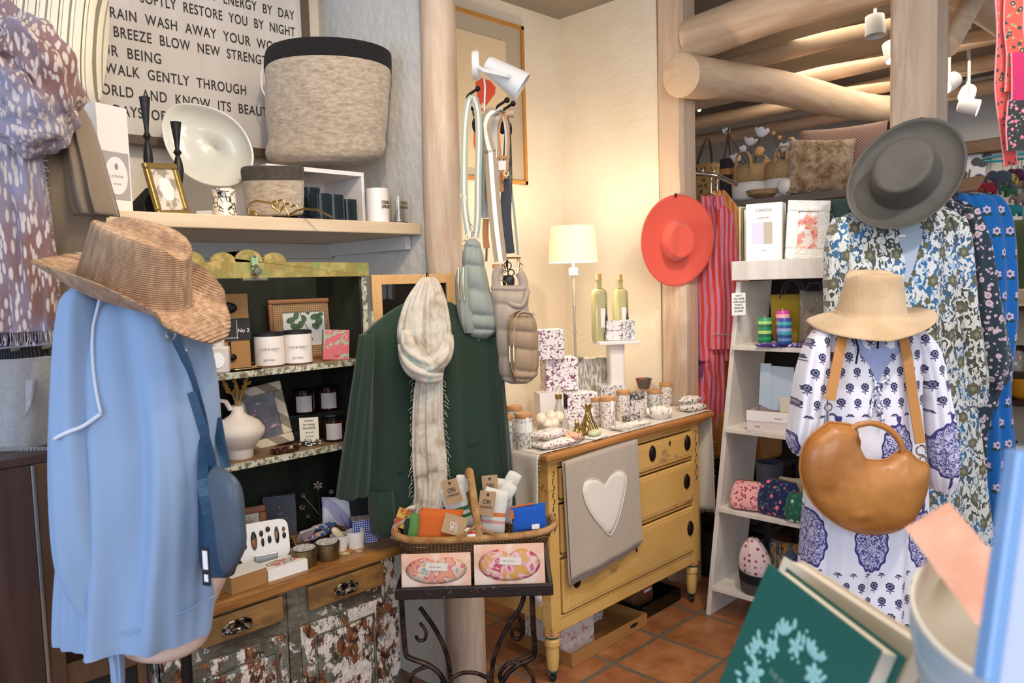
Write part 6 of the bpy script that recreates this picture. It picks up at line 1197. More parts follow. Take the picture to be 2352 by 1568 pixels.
# straps on the pair of hooks
f3 = F_(2.46); t = thing('bag_strap', 'wide taupe webbing strap with a white centre stripe', 'strap', f3.M, 'hanging bag straps')
pts = ((1150, 600), (1140, 520), (1132, 430), (1126, 345))
strapP(MB(), f3, pts, .042).build('webbing', cloth('taupe_web', '#a3927b', bsc=300), t, smooth=False); strapP(MB(), f3, pts, .014, -.002).build('white_stripe', cloth('white_web', '#e9e6e0'), t, smooth=False)
pts = ((1126, 350), (1118, 320), (1114, 290), (1122, 265), (1138, 255), (1150, 262, .02))
strapP(MB(), f3, pts, [.036]*31).build('webbing', cloth('taupe_web'), t, smooth=False); strapP(MB(), f3, pts, .012, -.002).build('white_stripe', cloth('white_web'), t, smooth=False)
for x in (1108, 1141): MB().tube([f3.p(x, 335), f3.p(x, 362)], .003, 6).build('buckle', lg_, t)
MB().box(f3.p(1143, 612)-V((.018, .002, .006)), f3.p(1143, 612)+V((.018, .003, .008))).build('leather_end', tan, t, smooth=False); MB().tube([f3.p(1150, 604), f3.p(1152, 640)], .004, 6).build('clasp', lg_, t)
f4 = F_(2.50); t = thing('bag_strap', 'cream strap edged in tan leather with tan buckle tabs', 'strap', f4.M, 'hanging bag straps')
for pts, w_ in ((((1146, 440), (1142, 360), (1138, 300), (1146, 262), (1154, 258)), .03), (((1156, 258), (1164, 300), (1164, 360), (1160, 410)), .014)):
    strapP(MB(), f4, pts, w_, .004).build('cream_web', cloth('cream_web', '#c9c3bb'), t, smooth=False); strapP(MB(), f4, tuple((x+w_*260, y) for x, y in pts), .007).build('tan_edge', tan, t, smooth=False)
strapP(MB(), f4, ((1118, 500), (1112, 440), (1110, 400), (1122, 350)), .034, .006).build('grey_web', cloth('grey_web', '#b3b0b0'), t, smooth=False); strapP(MB(), f4, ((1122, 470), (1112, 430), (1116, 390)), .007, 0).build('tan_edge', tan, t, smooth=False)
strapP(MB(), f4, ((1116, 502), (1115, 540), (1118, 570)), .02).build('tan_tab', tan, t, smooth=False); MB().box(f4.p(1150, 362)-V((.02, .003, .004)), f4.p(1150, 362)+V((.02, -.001, .004))).build('tan_keeper', tan, t, smooth=False)
strapP(MB(), f4, ((1160, 395), (1150, 412), (1142, 440)), .02).build('tan_tab', tan, t, smooth=False); rng(f4, 1163, 398, .008, t); MB().tube([f4.p(1118, 570), f4.p(1117, 600)], .004, 6).build('clasp', lg_, t); MB().box(f4.p(1153, 380)-V((.012, .002, .015)), f4.p(1153, 380)+V((.012, -.001, .015))).build('label_patch', whitebox, t, smooth=False)
f5 = F_(2.54); t = thing('bag_strap', 'dark charcoal strap hanging from the rightmost hook', 'strap', f5.M, 'hanging bag straps')
strapP(MB(), f5, ((1164, 270), (1166, 330), (1164, 420), (1162, 500), (1170, 582)), [.012+.024*min(1, i/14) for i in range(31)]).build('webbing', navy, t, smooth=False); strapP(MB(), f5, ((1168, 275), (1172, 400), (1182, 500), (1190, 585)), .008).build('grey_edge', sage, t, smooth=False)
MB().tube([f5.p(1156, 592), f5.p(1196, 592)], .003, 6).build('buckle', lg_, t); MB().tube([f5.p(1165, 595), f5.p(1164, 622)], .004, 6).build('clasp', blackiron, t); MB().tube([f5.p(1190, 592), f5.p(1192, 615)], .004, 6).build('clasp', lg_, t)
# ================================================================ coral hat on the timber post
coral = cloth('coral_felt', '#e2604f', bump=.12, bsc=60, rough=.75, sheen=.3)
tag(MB().tube([onX(1552, 448, 3.31), onX(1552, 452, 3.25), onX(1552, 446, 3.22)], .006, 8).build('peg', blackiron), 'small dark peg on the timber post holding the coral hat', 'peg')
p = onX(1553, 553, 3.275)
def bzc(th, u): return -.012*sin(th*2+.6)*u+.018*u*u
hat('coral_hat', 'bright coral wide-brimmed felt hat hung on the timber post', axesT(p, (.10, -.97, -.12), (0, .1, 1)), .098, .080, .085, .80, .222, .182, bzc, coral, dent=lambda th, k: .016*max(0, 1-(sin(th)*k*1.7)**2)*max(0, 1-.3*k)+.012*max(0, cos(th))**3*k, solid=.003)
# ================================================================ chrome rail and striped pyjamas
fp = Fr(1640, 600, 3.98)
t = thing('clothes_rail', 'chrome rail arm fixed behind the timber post with pyjamas hung on it', 'rail', fp.M)
MB().tube(cr([fp.p(1582, 396), fp.p(1600, 398), fp.p(1640, 402), fp.p(1656, 408, -.02), fp.p(1692, 424, -.12)], 20), .011, 12).build('rail_bar', chrome, t)
for x in (1590, 1614, 1640): MB().ell(fp.p(x, 390+(x-1590)*.08), (.008, .008, .01), 12, 8).build('rail_stud', chrome, t)
MB().tube([fp.p(1580, 396), fp.p(1590, 396)], .022, 16).build('flange', chrome, t)
def strp(a, b, k=26., ax=0, w1=.48, dist=0): 
    def f(n):
        v = n.xyz(n.co()); x = v[ax]
        x = n.m('ADD', n.m('MULTIPLY', x, k), n.m('MULTIPLY', n.noise(n.co(), 4, 2), 1.2*dist))
        return n.mix(n.mask(n.m('FRACT', x), w1, w1+.02), a, b)
    return f
pj = cloth('coral_pink_stripe', strp('#d8483c', '#d88aac', 42., 0, .5, 1), bump=.2, rough=.7)
oj = cloth('orange_stripe', strp('#e08a3c', '#e9b88a', 42., 0, .6, 1), bump=.2, rough=.7)
def hanger(f, x0, y0, x1, y1, xc, yc, yh, t, m=chrome, dy=0):
    MB().tube(cr([f.p(x0, y0, dy), f.p(xc, yc, dy), f.p(x1, y1, dy)], 12), .005, 8).build('hanger_arm', m, t); MB().tube(cr([f.p(xc, yc, dy), f.p(xc, yh+8, dy), f.p(xc+4, yh-2, dy), f.p(xc+2, yh-6, dy)], 12), .0025, 8).build('hanger_hook', m, t)
t = thing('clothes_hanger', 'chrome hanger carrying the coral and pink striped pyjamas', 'hanger', fp.M); hanger(fp, 1606, 492, 1665, 478, 1634, 445, 405, t)
t = thing('striped_pyjama_shirt', 'coral and pink striped pyjama shirt hanging beside the coral hat', 'shirt', fp.M)
def pf(a): return lambda th, tt: a*(sin(6*th+2*tt)+.7*sin(11*th-3*tt))
loft(MB(), prows(fp, [(452, 1622, 1650, .02), (462, 1612, 1662, .03), (485, 1604, 1672, .06), (520, 1598, 1682, .09), (640, 1590, 1690, .10), (760, 1592, 1694, .10), (825, 1592, 1690, .10)]), 70, 50, 2.2, pf(.010)).build('shirt_body', pj, t, ang=180)
loft(MB(), prows(fp, [(478, 1652, 1672, .02), (500, 1648, 1684, .04), (600, 1636, 1696, .05), (700, 1632, 1700, .05), (785, 1628, 1702, .05), (800, 1628, 1702, .05)], yc=-.10), 50, 40, 2.2, pf(.006)).build('sleeve', pj, t, ang=180)
MB().tube([fp.p(x, 766+(x-1630)*.08, -.153) for x in range(1634, 1700, 6)], .0025, 6).build('cuff_piping', cloth('grey_piping', '#b9a8a4'), t)
for s_ in (-1, 1): MB().grid(lambda u, v: tuple(fp.p(1636+s_*(4+24*u*(1-.3*v)), 450+20*v+40*u*v, -.045-.03*v)), 6, 8).build('collar', pj, t, solid=.004, ang=180)
t = thing('striped_pyjama_trousers', 'coral and pink striped pyjama trousers hanging under the striped shirt', 'trousers', fp.M)
loft(MB(), prows(fp, [(812, 1596, 1650, .06), (880, 1592, 1640, .07), (912, 1596, 1628, .05)]), 50, 30, 2.2, pf(.012)).build('trouser_leg', cloth('plum_stripe', strp('#a02c4c', '#8a4a8a', 42., 0, .5, 1)), t, ang=180)
loft(MB(), prows(fp, [(812, 1624, 1660, .05), (860, 1612, 1664, .06), (910, 1600, 1664, .06), (950, 1606, 1662, .05), (985, 1626, 1648, .03)], yc=-.06), 50, 40, 2.2, pf(.014)).build('trouser_leg', pj, t, ang=180)
fo = Fr(1690, 600, 4.12); t = thing('orange_striped_shirt', 'orange striped shirt hanging behind the coral pyjamas', 'shirt', fo.M)
loft(MB(), prows(fo, [(438, 1636, 1664, .02), (452, 1630, 1676, .03), (480, 1620, 1696, .06), (520, 1615, 1712, .08), (600, 1615, 1718, .09), (820, 1615, 1706, .09), (960, 1620, 1690, .08)]), 60, 50, 2.2, pf(.010)).build('shirt_body', oj, t, ang=180); hanger(fo, 1620, 480, 1690, 475, 1648, 442, 408, t)
fo2 = Fr(1700, 600, 4.25); t = thing('green_shirt', 'sliver of a bright green garment behind the orange striped shirt', 'shirt', fo2.M); loft(MB(), prows(fo2, [(470, 1640, 1690, .03), (500, 1640, 1712, .05), (600, 1640, 1722, .06), (800, 1640, 1712, .06)]), 40, 30, 2.2, pf(.006)).build('shirt_body', cloth('bright_green', '#2f8f5a'), t, ang=180)
# ================================================================ white ladder shelf
lwh = M('chalk_white', woodfn('#cbc3ba', '#e2dcd4', '#d8d1c8', (1, 1, .15), 16, False), .6, bump=.15)
t = thing('ladder_shelf', 'white painted ladder shelf, wider at the foot, between the two timber posts', 'shelf', (3.2, 1.5, 0))
XF, XK = 3.07, 3.38
def yl(z): return 1.855-(.160/1.535)*z
def yr(z): return 1.15+(.147/1.535)*z
for s_ in (1, -1):
    yy_ = yl if s_ > 0 else yr; rings = []
    for z, xf in ((0, XF-.0), (1.53, XF+.02)):
        y = yy_(z); rings.append([(xf, y, z), (xf, y-s_*.022, z), (XK, y-s_*.022, z), (XK, y, z)])
    MB().ring(rings).build('side_panel', lwh, t, True, False, bev=.003)
for z in (.125, .498, .865, 1.233):
    MB().ring([[(XF-.004, yl(z)-.022, z), (XF-.004, yr(z)+.022, z), (XK, yr(z)+.022, z), (XK, yl(z)-.022, z)], [(XF-.004, yl(z)-.022, z+.02), (XF-.004, yr(z)+.022, z+.02), (XK, yr(z)+.022, z+.02), (XK, yl(z)-.022, z+.02)]]).build('shelf_board', lwh, t, True, False, bev=.002)
MB().box((XF-.012, 1.282, 1.535), (XF+.006, 1.70, 1.617)).build('top_apron', lwh, t, True, False, bev=.003); MB().box((XF+.006, 1.282, 1.595), (XK+.02, 1.70, 1.612)).build('top_board', lwh, t, True, False, bev=.002); MB().box((XF+.006, 1.685, 1.535), (XK+.02, 1.70, 1.595)).build('top_apron', lwh, t, True, False); MB().box((XF+.006, 1.282, 1.535), (XK+.02, 1.297, 1.595)).build('top_apron', lwh, t, True, False)
q = onX(1697, 698, XF-.02); t = thing('quote_card', 'small white card with black printed verse hung on the ladder shelf side', 'card', axesT(q, (0, 0, 1), (1, .35, 0)) @ Matrix.Identity(4))
MB().box((-.034, 0, -.048), (.034, .003, .048)).build('card', paper, t, smooth=False)
for k, b_ in enumerate(('THAT IT', 'WILL NEVER', 'COME AGAIN', 'IS WHAT', 'MAKES LIFE', 'SO SWEET')): text(b_, .0115, t, TR((0, -.001, .032-.0132*k)), ink, xs=.85, ext=.0004)
def xat(px, x, z): return atX(px, x, z)
ZT = 1.617
def xbox(name, label, px, x, z, w_, d_, h_, m, rz=0, cat='box', group=None, bev=.002, rx=0):
    c = xat(px, x, z); t = thing(name, label, cat, TR(c, -90+rz, rx), group); MB().box((-w_/2, 0, 0), (w_/2, d_, h_)).build('carton', m, t, smooth=False, bev=bev); return t
t = xbox('gift_box', 'tall white gift box with a cut-out window on top of the ladder shelf', 1755, 3.10, ZT-.005, .150, .085, .245, paper, 14)
MB().box((-.05, -.001, .075), (.035, 0, .165)).build('window', M('box_window', '#cfc8d8', .2), t, smooth=False); MB().box((.0, -.0018, .075), (.035, -.001, .165)).build('window_side', M('beige_in', '#b9b09a', .6), t, smooth=False)
text('CANDLE', .017, t, TR((-.0, -.001, .21)), greyink); text('LUMINARY', .011, t, TR((0, -.001, .18)), greyink); text('scented', .007, t, TR((0, -.001, .045)), greyink)
mosm = M('mosaic_white', '#e9e5da', .35, bump=.7, bfn=lambda n: n.vor(n.co((1, 1, 1.8)), 45, .8, 'DISTANCE_TO_EDGE'), bd=.01)
rosep = M('rose_photo', lambda n: n.mix(n.mask(n.noise(n.co(), 22, 3), .42, .5), '#e8ded6', n.mix(n.mask(n.noise(n.co((1, 1, 1), loc=(3, 0, 0)), 30, 3, .6, 1), .5, .58), '#e0977f', '#c85a50')), .4)
c = xat(1852, 3.10, ZT-.004); photo_frame('mosaic_photo_frame', 'white tiled picture frame with a pink rose photo on the ladder shelf', .165, .245, .045, .022, TR(c, -90+30, 0, 4), mosm, rosep, lean=-9)
t = xbox('green_book', 'green book behind the white mosaic frame', 1822, 3.24, ZT-.005, .16, .02, .2, M('bright_green_book', '#23804a', .5), 10, 'book')
t = xbox('green_book', 'dark green book with a pale title, standing right of the mosaic frame', 1902, 3.22, ZT-.005, .16, .03, .245, M('dark_green_book', '#1d3a30', .5), 18, 'book'); text('GREEN', .022, t, TR((-.02, -.001, .195), 0), M('pale_mint', '#9fb5a6', .6)); text('HOMES', .026, t, TR((-.02, -.001, .168), 0), M('pale_mint'))
for k in range(4): xbox('magazine', 'upright magazine at the left edge of the ladder shelf top, spine in '+('cream', 'olive', 'white', 'pale grey')[k], 1700+k*6, 3.20, ZT-.005, .008, .10, .25-.008*k, M('mag%d' % k, ('#d8cdb8', '#7c8048', '#eeeae0', '#b9b9b4')[k], .5), 0, 'magazine', 'magazines on the ladder shelf', .0005)
def stripecandle(cols, nm):
    n_ = len(cols)
    return M(nm, lambda n: n.ramp(n.m('DIVIDE', n.xyz(n.co())[2], .108), [(i/n_, c_) for i, c_ in enumerate(cols)], 'CONSTANT'), .35, sss=.15)
for px, x, z, cols, nm, h_ in ((1757, 3.11, 1.253, ['#1f6a50', '#2f9a62', '#1f6a50', '#b6d86a', '#2a8a5c', '#1f6a50', '#a6d070', '#3a9a6a'], 'green', .108), (1798, 3.13, 1.253, ['#8a2a5a', '#c2487a', '#d8789a', '#b84a80', '#e48a8a', '#c85a70', '#f0b0b8', '#d04a9a'], 'pink', .150), (1802, 3.08, 1.253, ['#2a4a8a', '#6a8ac2', '#2a4a8a', '#3a9aa8', '#9aa8d8', '#2f5a9a', '#3aa8a8', '#3a4aa0'], 'blue', .108)):
    c = xat(px, x, z+(.012 if nm != 'pink' else 0)); t = thing('striped_candle', nm+' striped pillar candle on the ladder shelf', 'candle', TR(c), 'striped pillar candles'); MB().lathe([(.028, 0), (.0285, .003), (.0285, h_-.003), (.026, h_), (.008, h_-.002)], 32).build('wax', stripecandle(cols, 'candle_'+nm) if nm != 'pink' else M('candle_pink', lambda n: n.ramp(n.m('DIVIDE', n.xyz(n.co())[2], .150), [(i/10, c_) for i, c_ in enumerate(['#8a2a5a', '#8a2a5a', '#8a2a5a', '#c2487a', '#d8789a', '#b84a80', '#e48a8a', '#c85a70', '#f0b0b8', '#d04a9a'])], 'CONSTANT'), .35, sss=.15), t)
    MB().tube([(0, 0, h_-.003), (.001, 0, h_+.01)], .0012, 6).build('wick', paper, t)
def floral(base, c1, c2, c3, s_=30, r1=.30):
    def f(n):
        v = n.vadd(n.co(), n.noisec(n.co(), s_*.9), .25/s_)
        a = n.mask(n.vor(v, s_), r1+.02, r1-.02); b = n.mask(n.vor(n.co(loc=(2, 3, 4)), s_*1.7), .30, .26); c_ = n.mask(n.vor(v, s_), .12, .08)
        o = n.mix(b, base, c2); o = n.mix(a, o, c1); return n.mix(c_, o, c3)
    return f
purp = cloth('purple_floral', floral('#4a2a7a', '#d8c8e0', '#8a9ad0', '#5a4a30', 38)); c = xat(1785, 3.105, 1.253); t = thing('folded_scarf', 'purple floral folded cloth under the striped candles', 'cloth', TR(c+V((0, -.02, .006)), -80, 90)); pillow(MB(), .20, .10, .022).build('fabric', purp, t, ang=180)
must = cloth('mustard_canvas', '#a58a2c', bump=.3); c = xat(1822, 3.22, 1.253); t = thing('mustard_bag', 'mustard yellow canvas bag with slate handles behind the candles', 'bag', TR(c, -75, 0, 0))
MB().ring([[(r*.085*sp(cos(a*pi/16), .5), .02+r*.035*sp(sin(a*pi/16), .5), z) for a in range(32)] for r, z in ((.8, 0), (1, .03), (1.1, .17), (1.18, .215))], True, (1, 0)).build('bag_body', must, t, ang=180, solid=.004)
for s_ in (0, 1): MB().strap(cr([(-.05, -.02+.08*s_, .20), (-.03, -.025+.08*s_, .26), (.0, -.03+.08*s_, .275), (.03, -.03+.08*s_, .25), (.04, -.022+.08*s_, .19)], 16), .022, .003, (0, 1, 0)).build('handle', M('slate_strap', '#3f4656', .7), t, smooth=False)
c = xat(1868, 3.17, 1.253); t = thing('patterned_bag', 'brown and grey patterned bag leaning at the right of the candle shelf', 'bag', TR(c, -80, -4)); pillow(MB(), .12, .235, .05, TR((0, 0, .118))).build('bag_body', cloth('bark_print', lambda n: n.ramp(n.noise(n.co((1, 1, .6)), 30, 5, .7), [(.35, '#5a4c40'), (.48, '#8d7a68'), (.55, '#6c7268'), (.66, '#a89484')]), bump=.5), t, ang=180); MB().tube([(-.035, 0, .23), (-.02, 0, .262), (.02, 0, .262), (.035, 0, .23)], .004, 8).build('handle', M('slate_strap'), t)
# third level
t = thing('keepsake_box', 'open white and blush box with raised pale blue lid, on the ladder shelf', 'box', TR(xat(1764, 3.075, .886), -90+8))
for q in (((-.09, 0, 0), (.09, .004, .085)), ((-.09, .15, 0), (.09, .154, .085)), ((-.09, .004, 0), (-.086, .15, .085)), ((.086, .004, 0), (.09, .15, .085)), ((-.086, .004, 0), (.086, .15, .004))): MB().box(*q).build('box_side' if q[0][2] == 0 and q[1][2] > .01 else 'box_base', M('blush_card', '#e3d3cf', .6), t, smooth=False)
MB().box((-.092, -.002, .045), (.092, .0, .09)).build('white_band', paper, t, smooth=False); text('keepsakes', .008, t, TR((.045, -.003, .06)), greyink); text('bangle', .009, t, TR((-.045, -.001, .02)), greyink)
MB().box((-.02, .05, .09), (.085, .054, .28), TR((0, 0, 0), 0, 0, 2)).build('raised_lid', M('pale_blue_card', '#b4c6d6', .6), t, smooth=False); MB().prism([(-.055, .11), (.0, .09), (.0, .29), (-.045, .29)], .046, .05).build('raised_lid', M('pale_blue_card'), t, smooth=False)
MB().box((.045, .02, .088), (.088, .03, .15)).build('inner_card', M('cream_card'), t, smooth=False)
# pouches on the fourth level
pinkf = cloth('pink_flower_quilt', floral('#e3a7a6', '#b03a5a', '#7a2a3a', '#e8c8b8', 40)); navyf = cloth('navy_flower_quilt', floral('#1f2450', '#d8688a', '#3f6a6a', '#f0c0a0', 30)); greenf = cloth('green_flower_quilt', floral('#1f5a4a', '#b8d0c8', '#3a7a5a', '#e8e0d8', 30))
for px, x, w_, h_, d_, m, rz, rx, lab in ((1716, 3.12, .15, .125, .10, pinkf, 10, -12, 'pink flowered quilted pouch at the left of the fourth ladder shelf'), (1790, 3.13, .20, .15, .11, navyf, -5, -6, 'navy quilted pouch with pink flowers in the middle of the ladder shelf'), (1838, 3.10, .12, .12, .09, greenf, 5, 0, 'green flowered quilted pouch half hidden by the white dress')):
    c = xat(px, x, .518); t = thing('quilted_pouch', lab, 'pouch', TR(c, -90+rz, rx), 'quilted pouches on the ladder shelf'); 
    mb = MB(); loft(mb, [(0.002, -w_*.44, w_*.44, 0, d_*.42), (.02, -w_*.5, w_*.5, 0, d_*.5), (h_*.5, -w_*.5, w_*.5, 0, d_*.45), (h_*.85, -w_*.42, w_*.42, 0, d_*.25), (h_, -w_*.36, w_*.36, 0, d_*.06)], 40, 24, 2.6, lambda th, tt: .004*sin(5*th+4*tt)); mb.build('pouch_body', m, t, ang=180)
    MB().tube([(-w_*.36, 0, h_), (0, 0, h_+.004), (w_*.36, 0, h_)], .003, 6).build('zip', M('brown_zip', '#6a4a40', .5), t)
c = xat(1768, 3.24, .518); t = thing('storage_tube', 'charcoal felt tub behind the quilted pouches', 'basket', TR(c)); MB().lathe([(.05, 0), (.052, .01), (.060, .20), (.056, .20), (.048, .012)], 36, cap=(1, 1)).build('tub', M('charcoal_cloth', '#4a4e58', .9, bump=.3), t)
c = xat(1822, 3.23, .518); t = thing('folded_cloth', 'cream folded cloth behind the navy quilted pouch', 'cloth', TR(c+V((0, 0, .075)), -70)); pillow(MB(), .12, .15, .08).build('fabric', cloth('cream_knit', '#cfc2ab', bump=.5), t, ang=180)
# bottom level
c = xat(1735, 3.14, .145); t = thing('dark_basket', 'black and grey round basket on the lowest ladder shelf', 'basket', TR(c, 0, 6)); MB().lathe([(.055, 0), (.065, .01), (.082, .10), (.078, .10), (.06, .012)], 40, cap=(1, 1)).build('basket', M('black_grey_felt', lambda n: n.mix(n.mask(n.xyz(n.co())[2], .05, .06), '#5a5452', '#191718'), .9, bump=.4), t)
c = xat(1737, 3.14, .145); t = thing('print_bonnet', 'pink block-print padded bag standing in the black basket', 'bag', TR(c+V((0, 0, .055)), -90, 6)); 
loft(MB(), [(0, -.055, .055, 0, .05), (.05, -.07, .07, 0, .055), (.11, -.068, .066, 0, .05), (.16, -.05, .045, 0, .035), (.195, -.02, .02, 0, .012)], 40, 30, 2.2, lambda th, tt: .003*sin(7*th)).build('bag_body', cloth('pink_block_print', lambda n: n.mix(n.mask(n.vor(n.co((1, 1, 1)), 38, .25), .30, .26), '#e6cfd0', n.mix(n.mask(n.vor(n.co((1, 1, 1)), 38, .25), .16, .13), '#b8606a', '#5a3a40'))), t, ang=180)
c = xat(1812, 3.20, .145); t = thing('patterned_bag', 'mustard and blue ikat bag on the lowest ladder shelf', 'bag', TR(c, -80)); pillow(MB(), .17, .24, .06, TR((0, 0, .121))).build('bag_body', cloth('ikat', lambda n: n.ramp(n.noise(n.co((2, 1, .6)), 16, 3, .6, .6), [(.38, '#2a3a6a'), (.46, '#4a5a6a'), (.52, '#a8803a'), (.6, '#33261c'), (.66, '#6a7aa0')], 'CONSTANT')), t, ang=180)
# ================================================================ printed dresses on the square post
def dress_print(n):
    tint = n.mask(n.noise(n.co(), 5, 2), .42, .58); v = n.vadd(n.co((1, 1, .7)), n.noisec(n.co(), 25), .02)
    col = n.mix(tint, '#3f6e98', '#4a4c44')
    strokes = n.mask(n.noise(v, 75, 1, .4, .8), .51, .53); leaves = n.mask(n.vor(n.co((1, 1, .5), (0, .8, 0)), 60), .30, .25)
    o = n.mix(strokes, '#d4d4cc', col); o = n.mix(leaves, o, n.mix(tint, '#8fb0cc', '#c9c6b4'))
    u, w_ = n.motif(.085, .10); f = n.blob(u, w_, 0., 0., .20, .22, 6, .14); f2 = n.blob(u, w_, .30, .28, .10, .12, 5, .15)
    o = n.mix(n.m('MAXIMUM', n.lt(f, 1.), n.lt(f2, 1.)), o, '#64624e'); return n.mix(n.lt(f, .35), o, '#8b8a72')
fd = Fr(2080, 800, 2.90)
t = thing('ring_hook', 'black iron ring on the square timber post above the dark hat', 'hook', Fr(2117, 284, 2.985).M); MB().tube([(0, .0, .022), (0, .03, .02)], .003, 6).build('hook_screw', blackiron, t); MB().tube([(.022*cos(a*pi/12), 0, .022*sin(a*pi/12)) for a in range(24)], .003, 8, True).build('ring', blackiron, t)
t = thing('clothes_hanger', 'black hanger bar in the neck of the blue-white printed dress', 'hanger', fd.M); MB().tube(cr([fd.p(1935, 520), fd.p(2000, 512), fd.p(2105, 508), fd.p(2185, 500)], 12), .006, 8).build('hanger_arm', black, t)
dpm = cloth('bluewhite_dress', dress_print, bump=.2)
t = thing('printed_dress', 'long blue, white and olive printed dress hanging behind the tan hat', 'dress', fd.M)
dr = prows(fd, [(474, 2000, 2150, .015), (480, 1965, 2175, .035), (496, 1930, 2200, .055), (512, 1912, 2212, .065), (540, 1905, 2222, .08), (620, 1920, 2215, .10), (760, 1935, 2200, .10), (880, 1930, 2225, .10), (1000, 1925, 2245, .11), (1150, 1920, 2262, .12), (1290, 1915, 2280, .12)])
loft(MB(), dr, 90, 60, 2.2, lambda th, tt: .014*tt*(sin(9*th)+.7*sin(15*th+2))+.003*sin(13*th), (1, 0)).build('dress_body', dpm, t, ang=180)
for rw in ([(500, 1915, 1940, .03), (560, 1898, 1950, .05), (700, 1895, 1945, .05), (850, 1898, 1940, .05)], [(498, 2170, 2212, .04), (560, 2180, 2228, .05), (700, 2196, 2240, .055), (860, 2210, 2262, .06), (930, 2215, 2256, .05)]):
    loft(MB(), prows(fd, rw, yc=-.03), 40, 30, 2.2, lambda th, tt: .006*sin(5*th+4*tt)).build('sleeve', dpm, t, ang=180)
lng = cloth('dress_lining', '#aab4c0', bump=.2)
MB().ring([[tuple(V((q[0], surfy(dr, q[0], q[1])-.004, q[1]))) for q in [fd.s(x, y) for x, y in pts]] for pts in ([(2000, 506), (2112, 500), (2085, 560), (2068, 610), (2052, 650), (2030, 640), (2022, 600), (2012, 570)], [(2052, 565)]*8)][:1]+[[tuple(V((q[0], surfy(dr, q[0], q[1])-.004, q[1]))) for q in [fd.s(x*.1+2050*.9, y*.1+560*.9) for x, y in [(2000, 506), (2112, 500), (2085, 560), (2068, 610), (2052, 650), (2030, 640), (2022, 600), (2012, 570)]]]], True, (0, 1)).build('neck_lining', lng, t, ang=180)
MB().box(V(fd.p(2044, 545))+V((-.012, surfy(dr, *fd.s(2044, 545))-.009, -.004)), V(fd.p(2044, 545))+V((.012, surfy(dr, *fd.s(2044, 545))-.008, .004))).build('neck_label', paper, t, smooth=False)
fd2 = Fr(2260, 700, 3.02)
dk = cloth('dark_floral', lambda n: n.mix(n.mask(n.vor(n.co(), 26, .9), .34, .30), n.mix(n.mask(n.vor(n.vadd(n.co(), n.noisec(n.co(), 30), .02), 52), .33, .29), '#33404a', '#c9b2b8'), n.mix(n.mask(n.vor(n.co(), 26, .9), .2, .18), '#d9c0c2', '#b89aa6')), bump=.2)
t = thing('printed_dress', 'dark slate dress with pink flowers, its sleeve over the blue dress', 'dress', fd2.M)
loft(MB(), prows(fd2, [(462, 2150, 2200, .03), (480, 2155, 2235, .05), (540, 2165, 2255, .07), (700, 2190, 2280, .07), (800, 2195, 2300, .07), (880, 2200, 2300, .065), (1000, 2190, 2260, .06), (1280, 2180, 2270, .06)]), 60, 50, 2.2, lambda th, tt: .010*(sin(6*th+2*tt)+.6*sin(11*th))).build('dress_body', dk, t, ang=180)
loft(MB(), prows(fd2, [(478, 2205, 2240, .04), (560, 2225, 2270, .05), (700, 2240, 2295, .055), (800, 2250, 2312, .06), (850, 2255, 2316, .055), (880, 2262, 2306, .04)], yc=-.06), 50, 40, 2.2, lambda th, tt: .007*sin(5*th+5*tt)).build('sleeve', dk, t, ang=180)
def blueprint(n):
    u, v = n.motif(.062, .085); h_ = n.blob(u, v, 0., .08, .22, .17, 6, .15); lf = n.m('MINIMUM', n.blob(u, v, -.14, -.14, .14, .08), n.blob(u, v, .14, -.14, .14, .08))
    o = n.mix(n.lt(lf, 1.), '#1f6ab4', '#2c4a4c'); o = n.mix(n.lt(h_, 1.), o, '#d8c0d0'); return n.mix(n.lt(h_, .4), o, '#3a4a7a')
fd3 = Fr(2290, 800, 3.18); blf = cloth('blue_block_print', blueprint, bump=.2)
t = thing('printed_dress', 'bright blue block-printed dress, rightmost of the hanging dresses', 'dress', fd3.M)
loft(MB(), prows(fd3, [(445, 2200, 2270, .03), (462, 2200, 2302, .06), (520, 2205, 2322, .08), (650, 2215, 2328, .09), (760, 2215, 2325, .09), (900, 2205, 2310, .09), (1050, 2200, 2320, .10), (1290, 2195, 2330, .11)]), 70, 50, 2.2, lambda th, tt: .010*(.4+tt)*(sin(7*th+1)+.7*sin(12*th+3*tt))).build('dress_body', blf, t, ang=180)
t = thing('clothes_hanger', 'dark flat hanger shoulders behind the dark hat, carrying the blue dress', 'hanger', fd3.M); MB().tube(cr([fd3.p(2140, 430), fd3.p(2180, 438), fd3.p(2260, 458)], 10), .009, 8).build('hanger_arm', M('slate_strap'), t); MB().tube(cr([fd2.p(2130, 445), fd2.p(2160, 455), fd2.p(2200, 470)], 8), .008, 8).build('hanger_arm', M('slate_strap'), t)
# dark hat
dh = cloth('waxed_grey', '#5e5a52', bump=.25, bsc=40, rough=.55, sheen=.05, var=.2, vsc=9)
p = onD(2080, 408, 2.73)
hat('waxed_hat', 'dark grey-green waxed wide-brim hat hung high on the square post', axesT(p, (-.50, -.80, -.02+.30), (.55, -.2, .8)), .124, .108, .118, .82, .212, .172, lambda th, u: .024*u**5+.020*u**2*(.6+.4*cos(2*th)), dh, dent=lambda th, k: .006*max(0, 1-k*k), band=None, solid=.004)
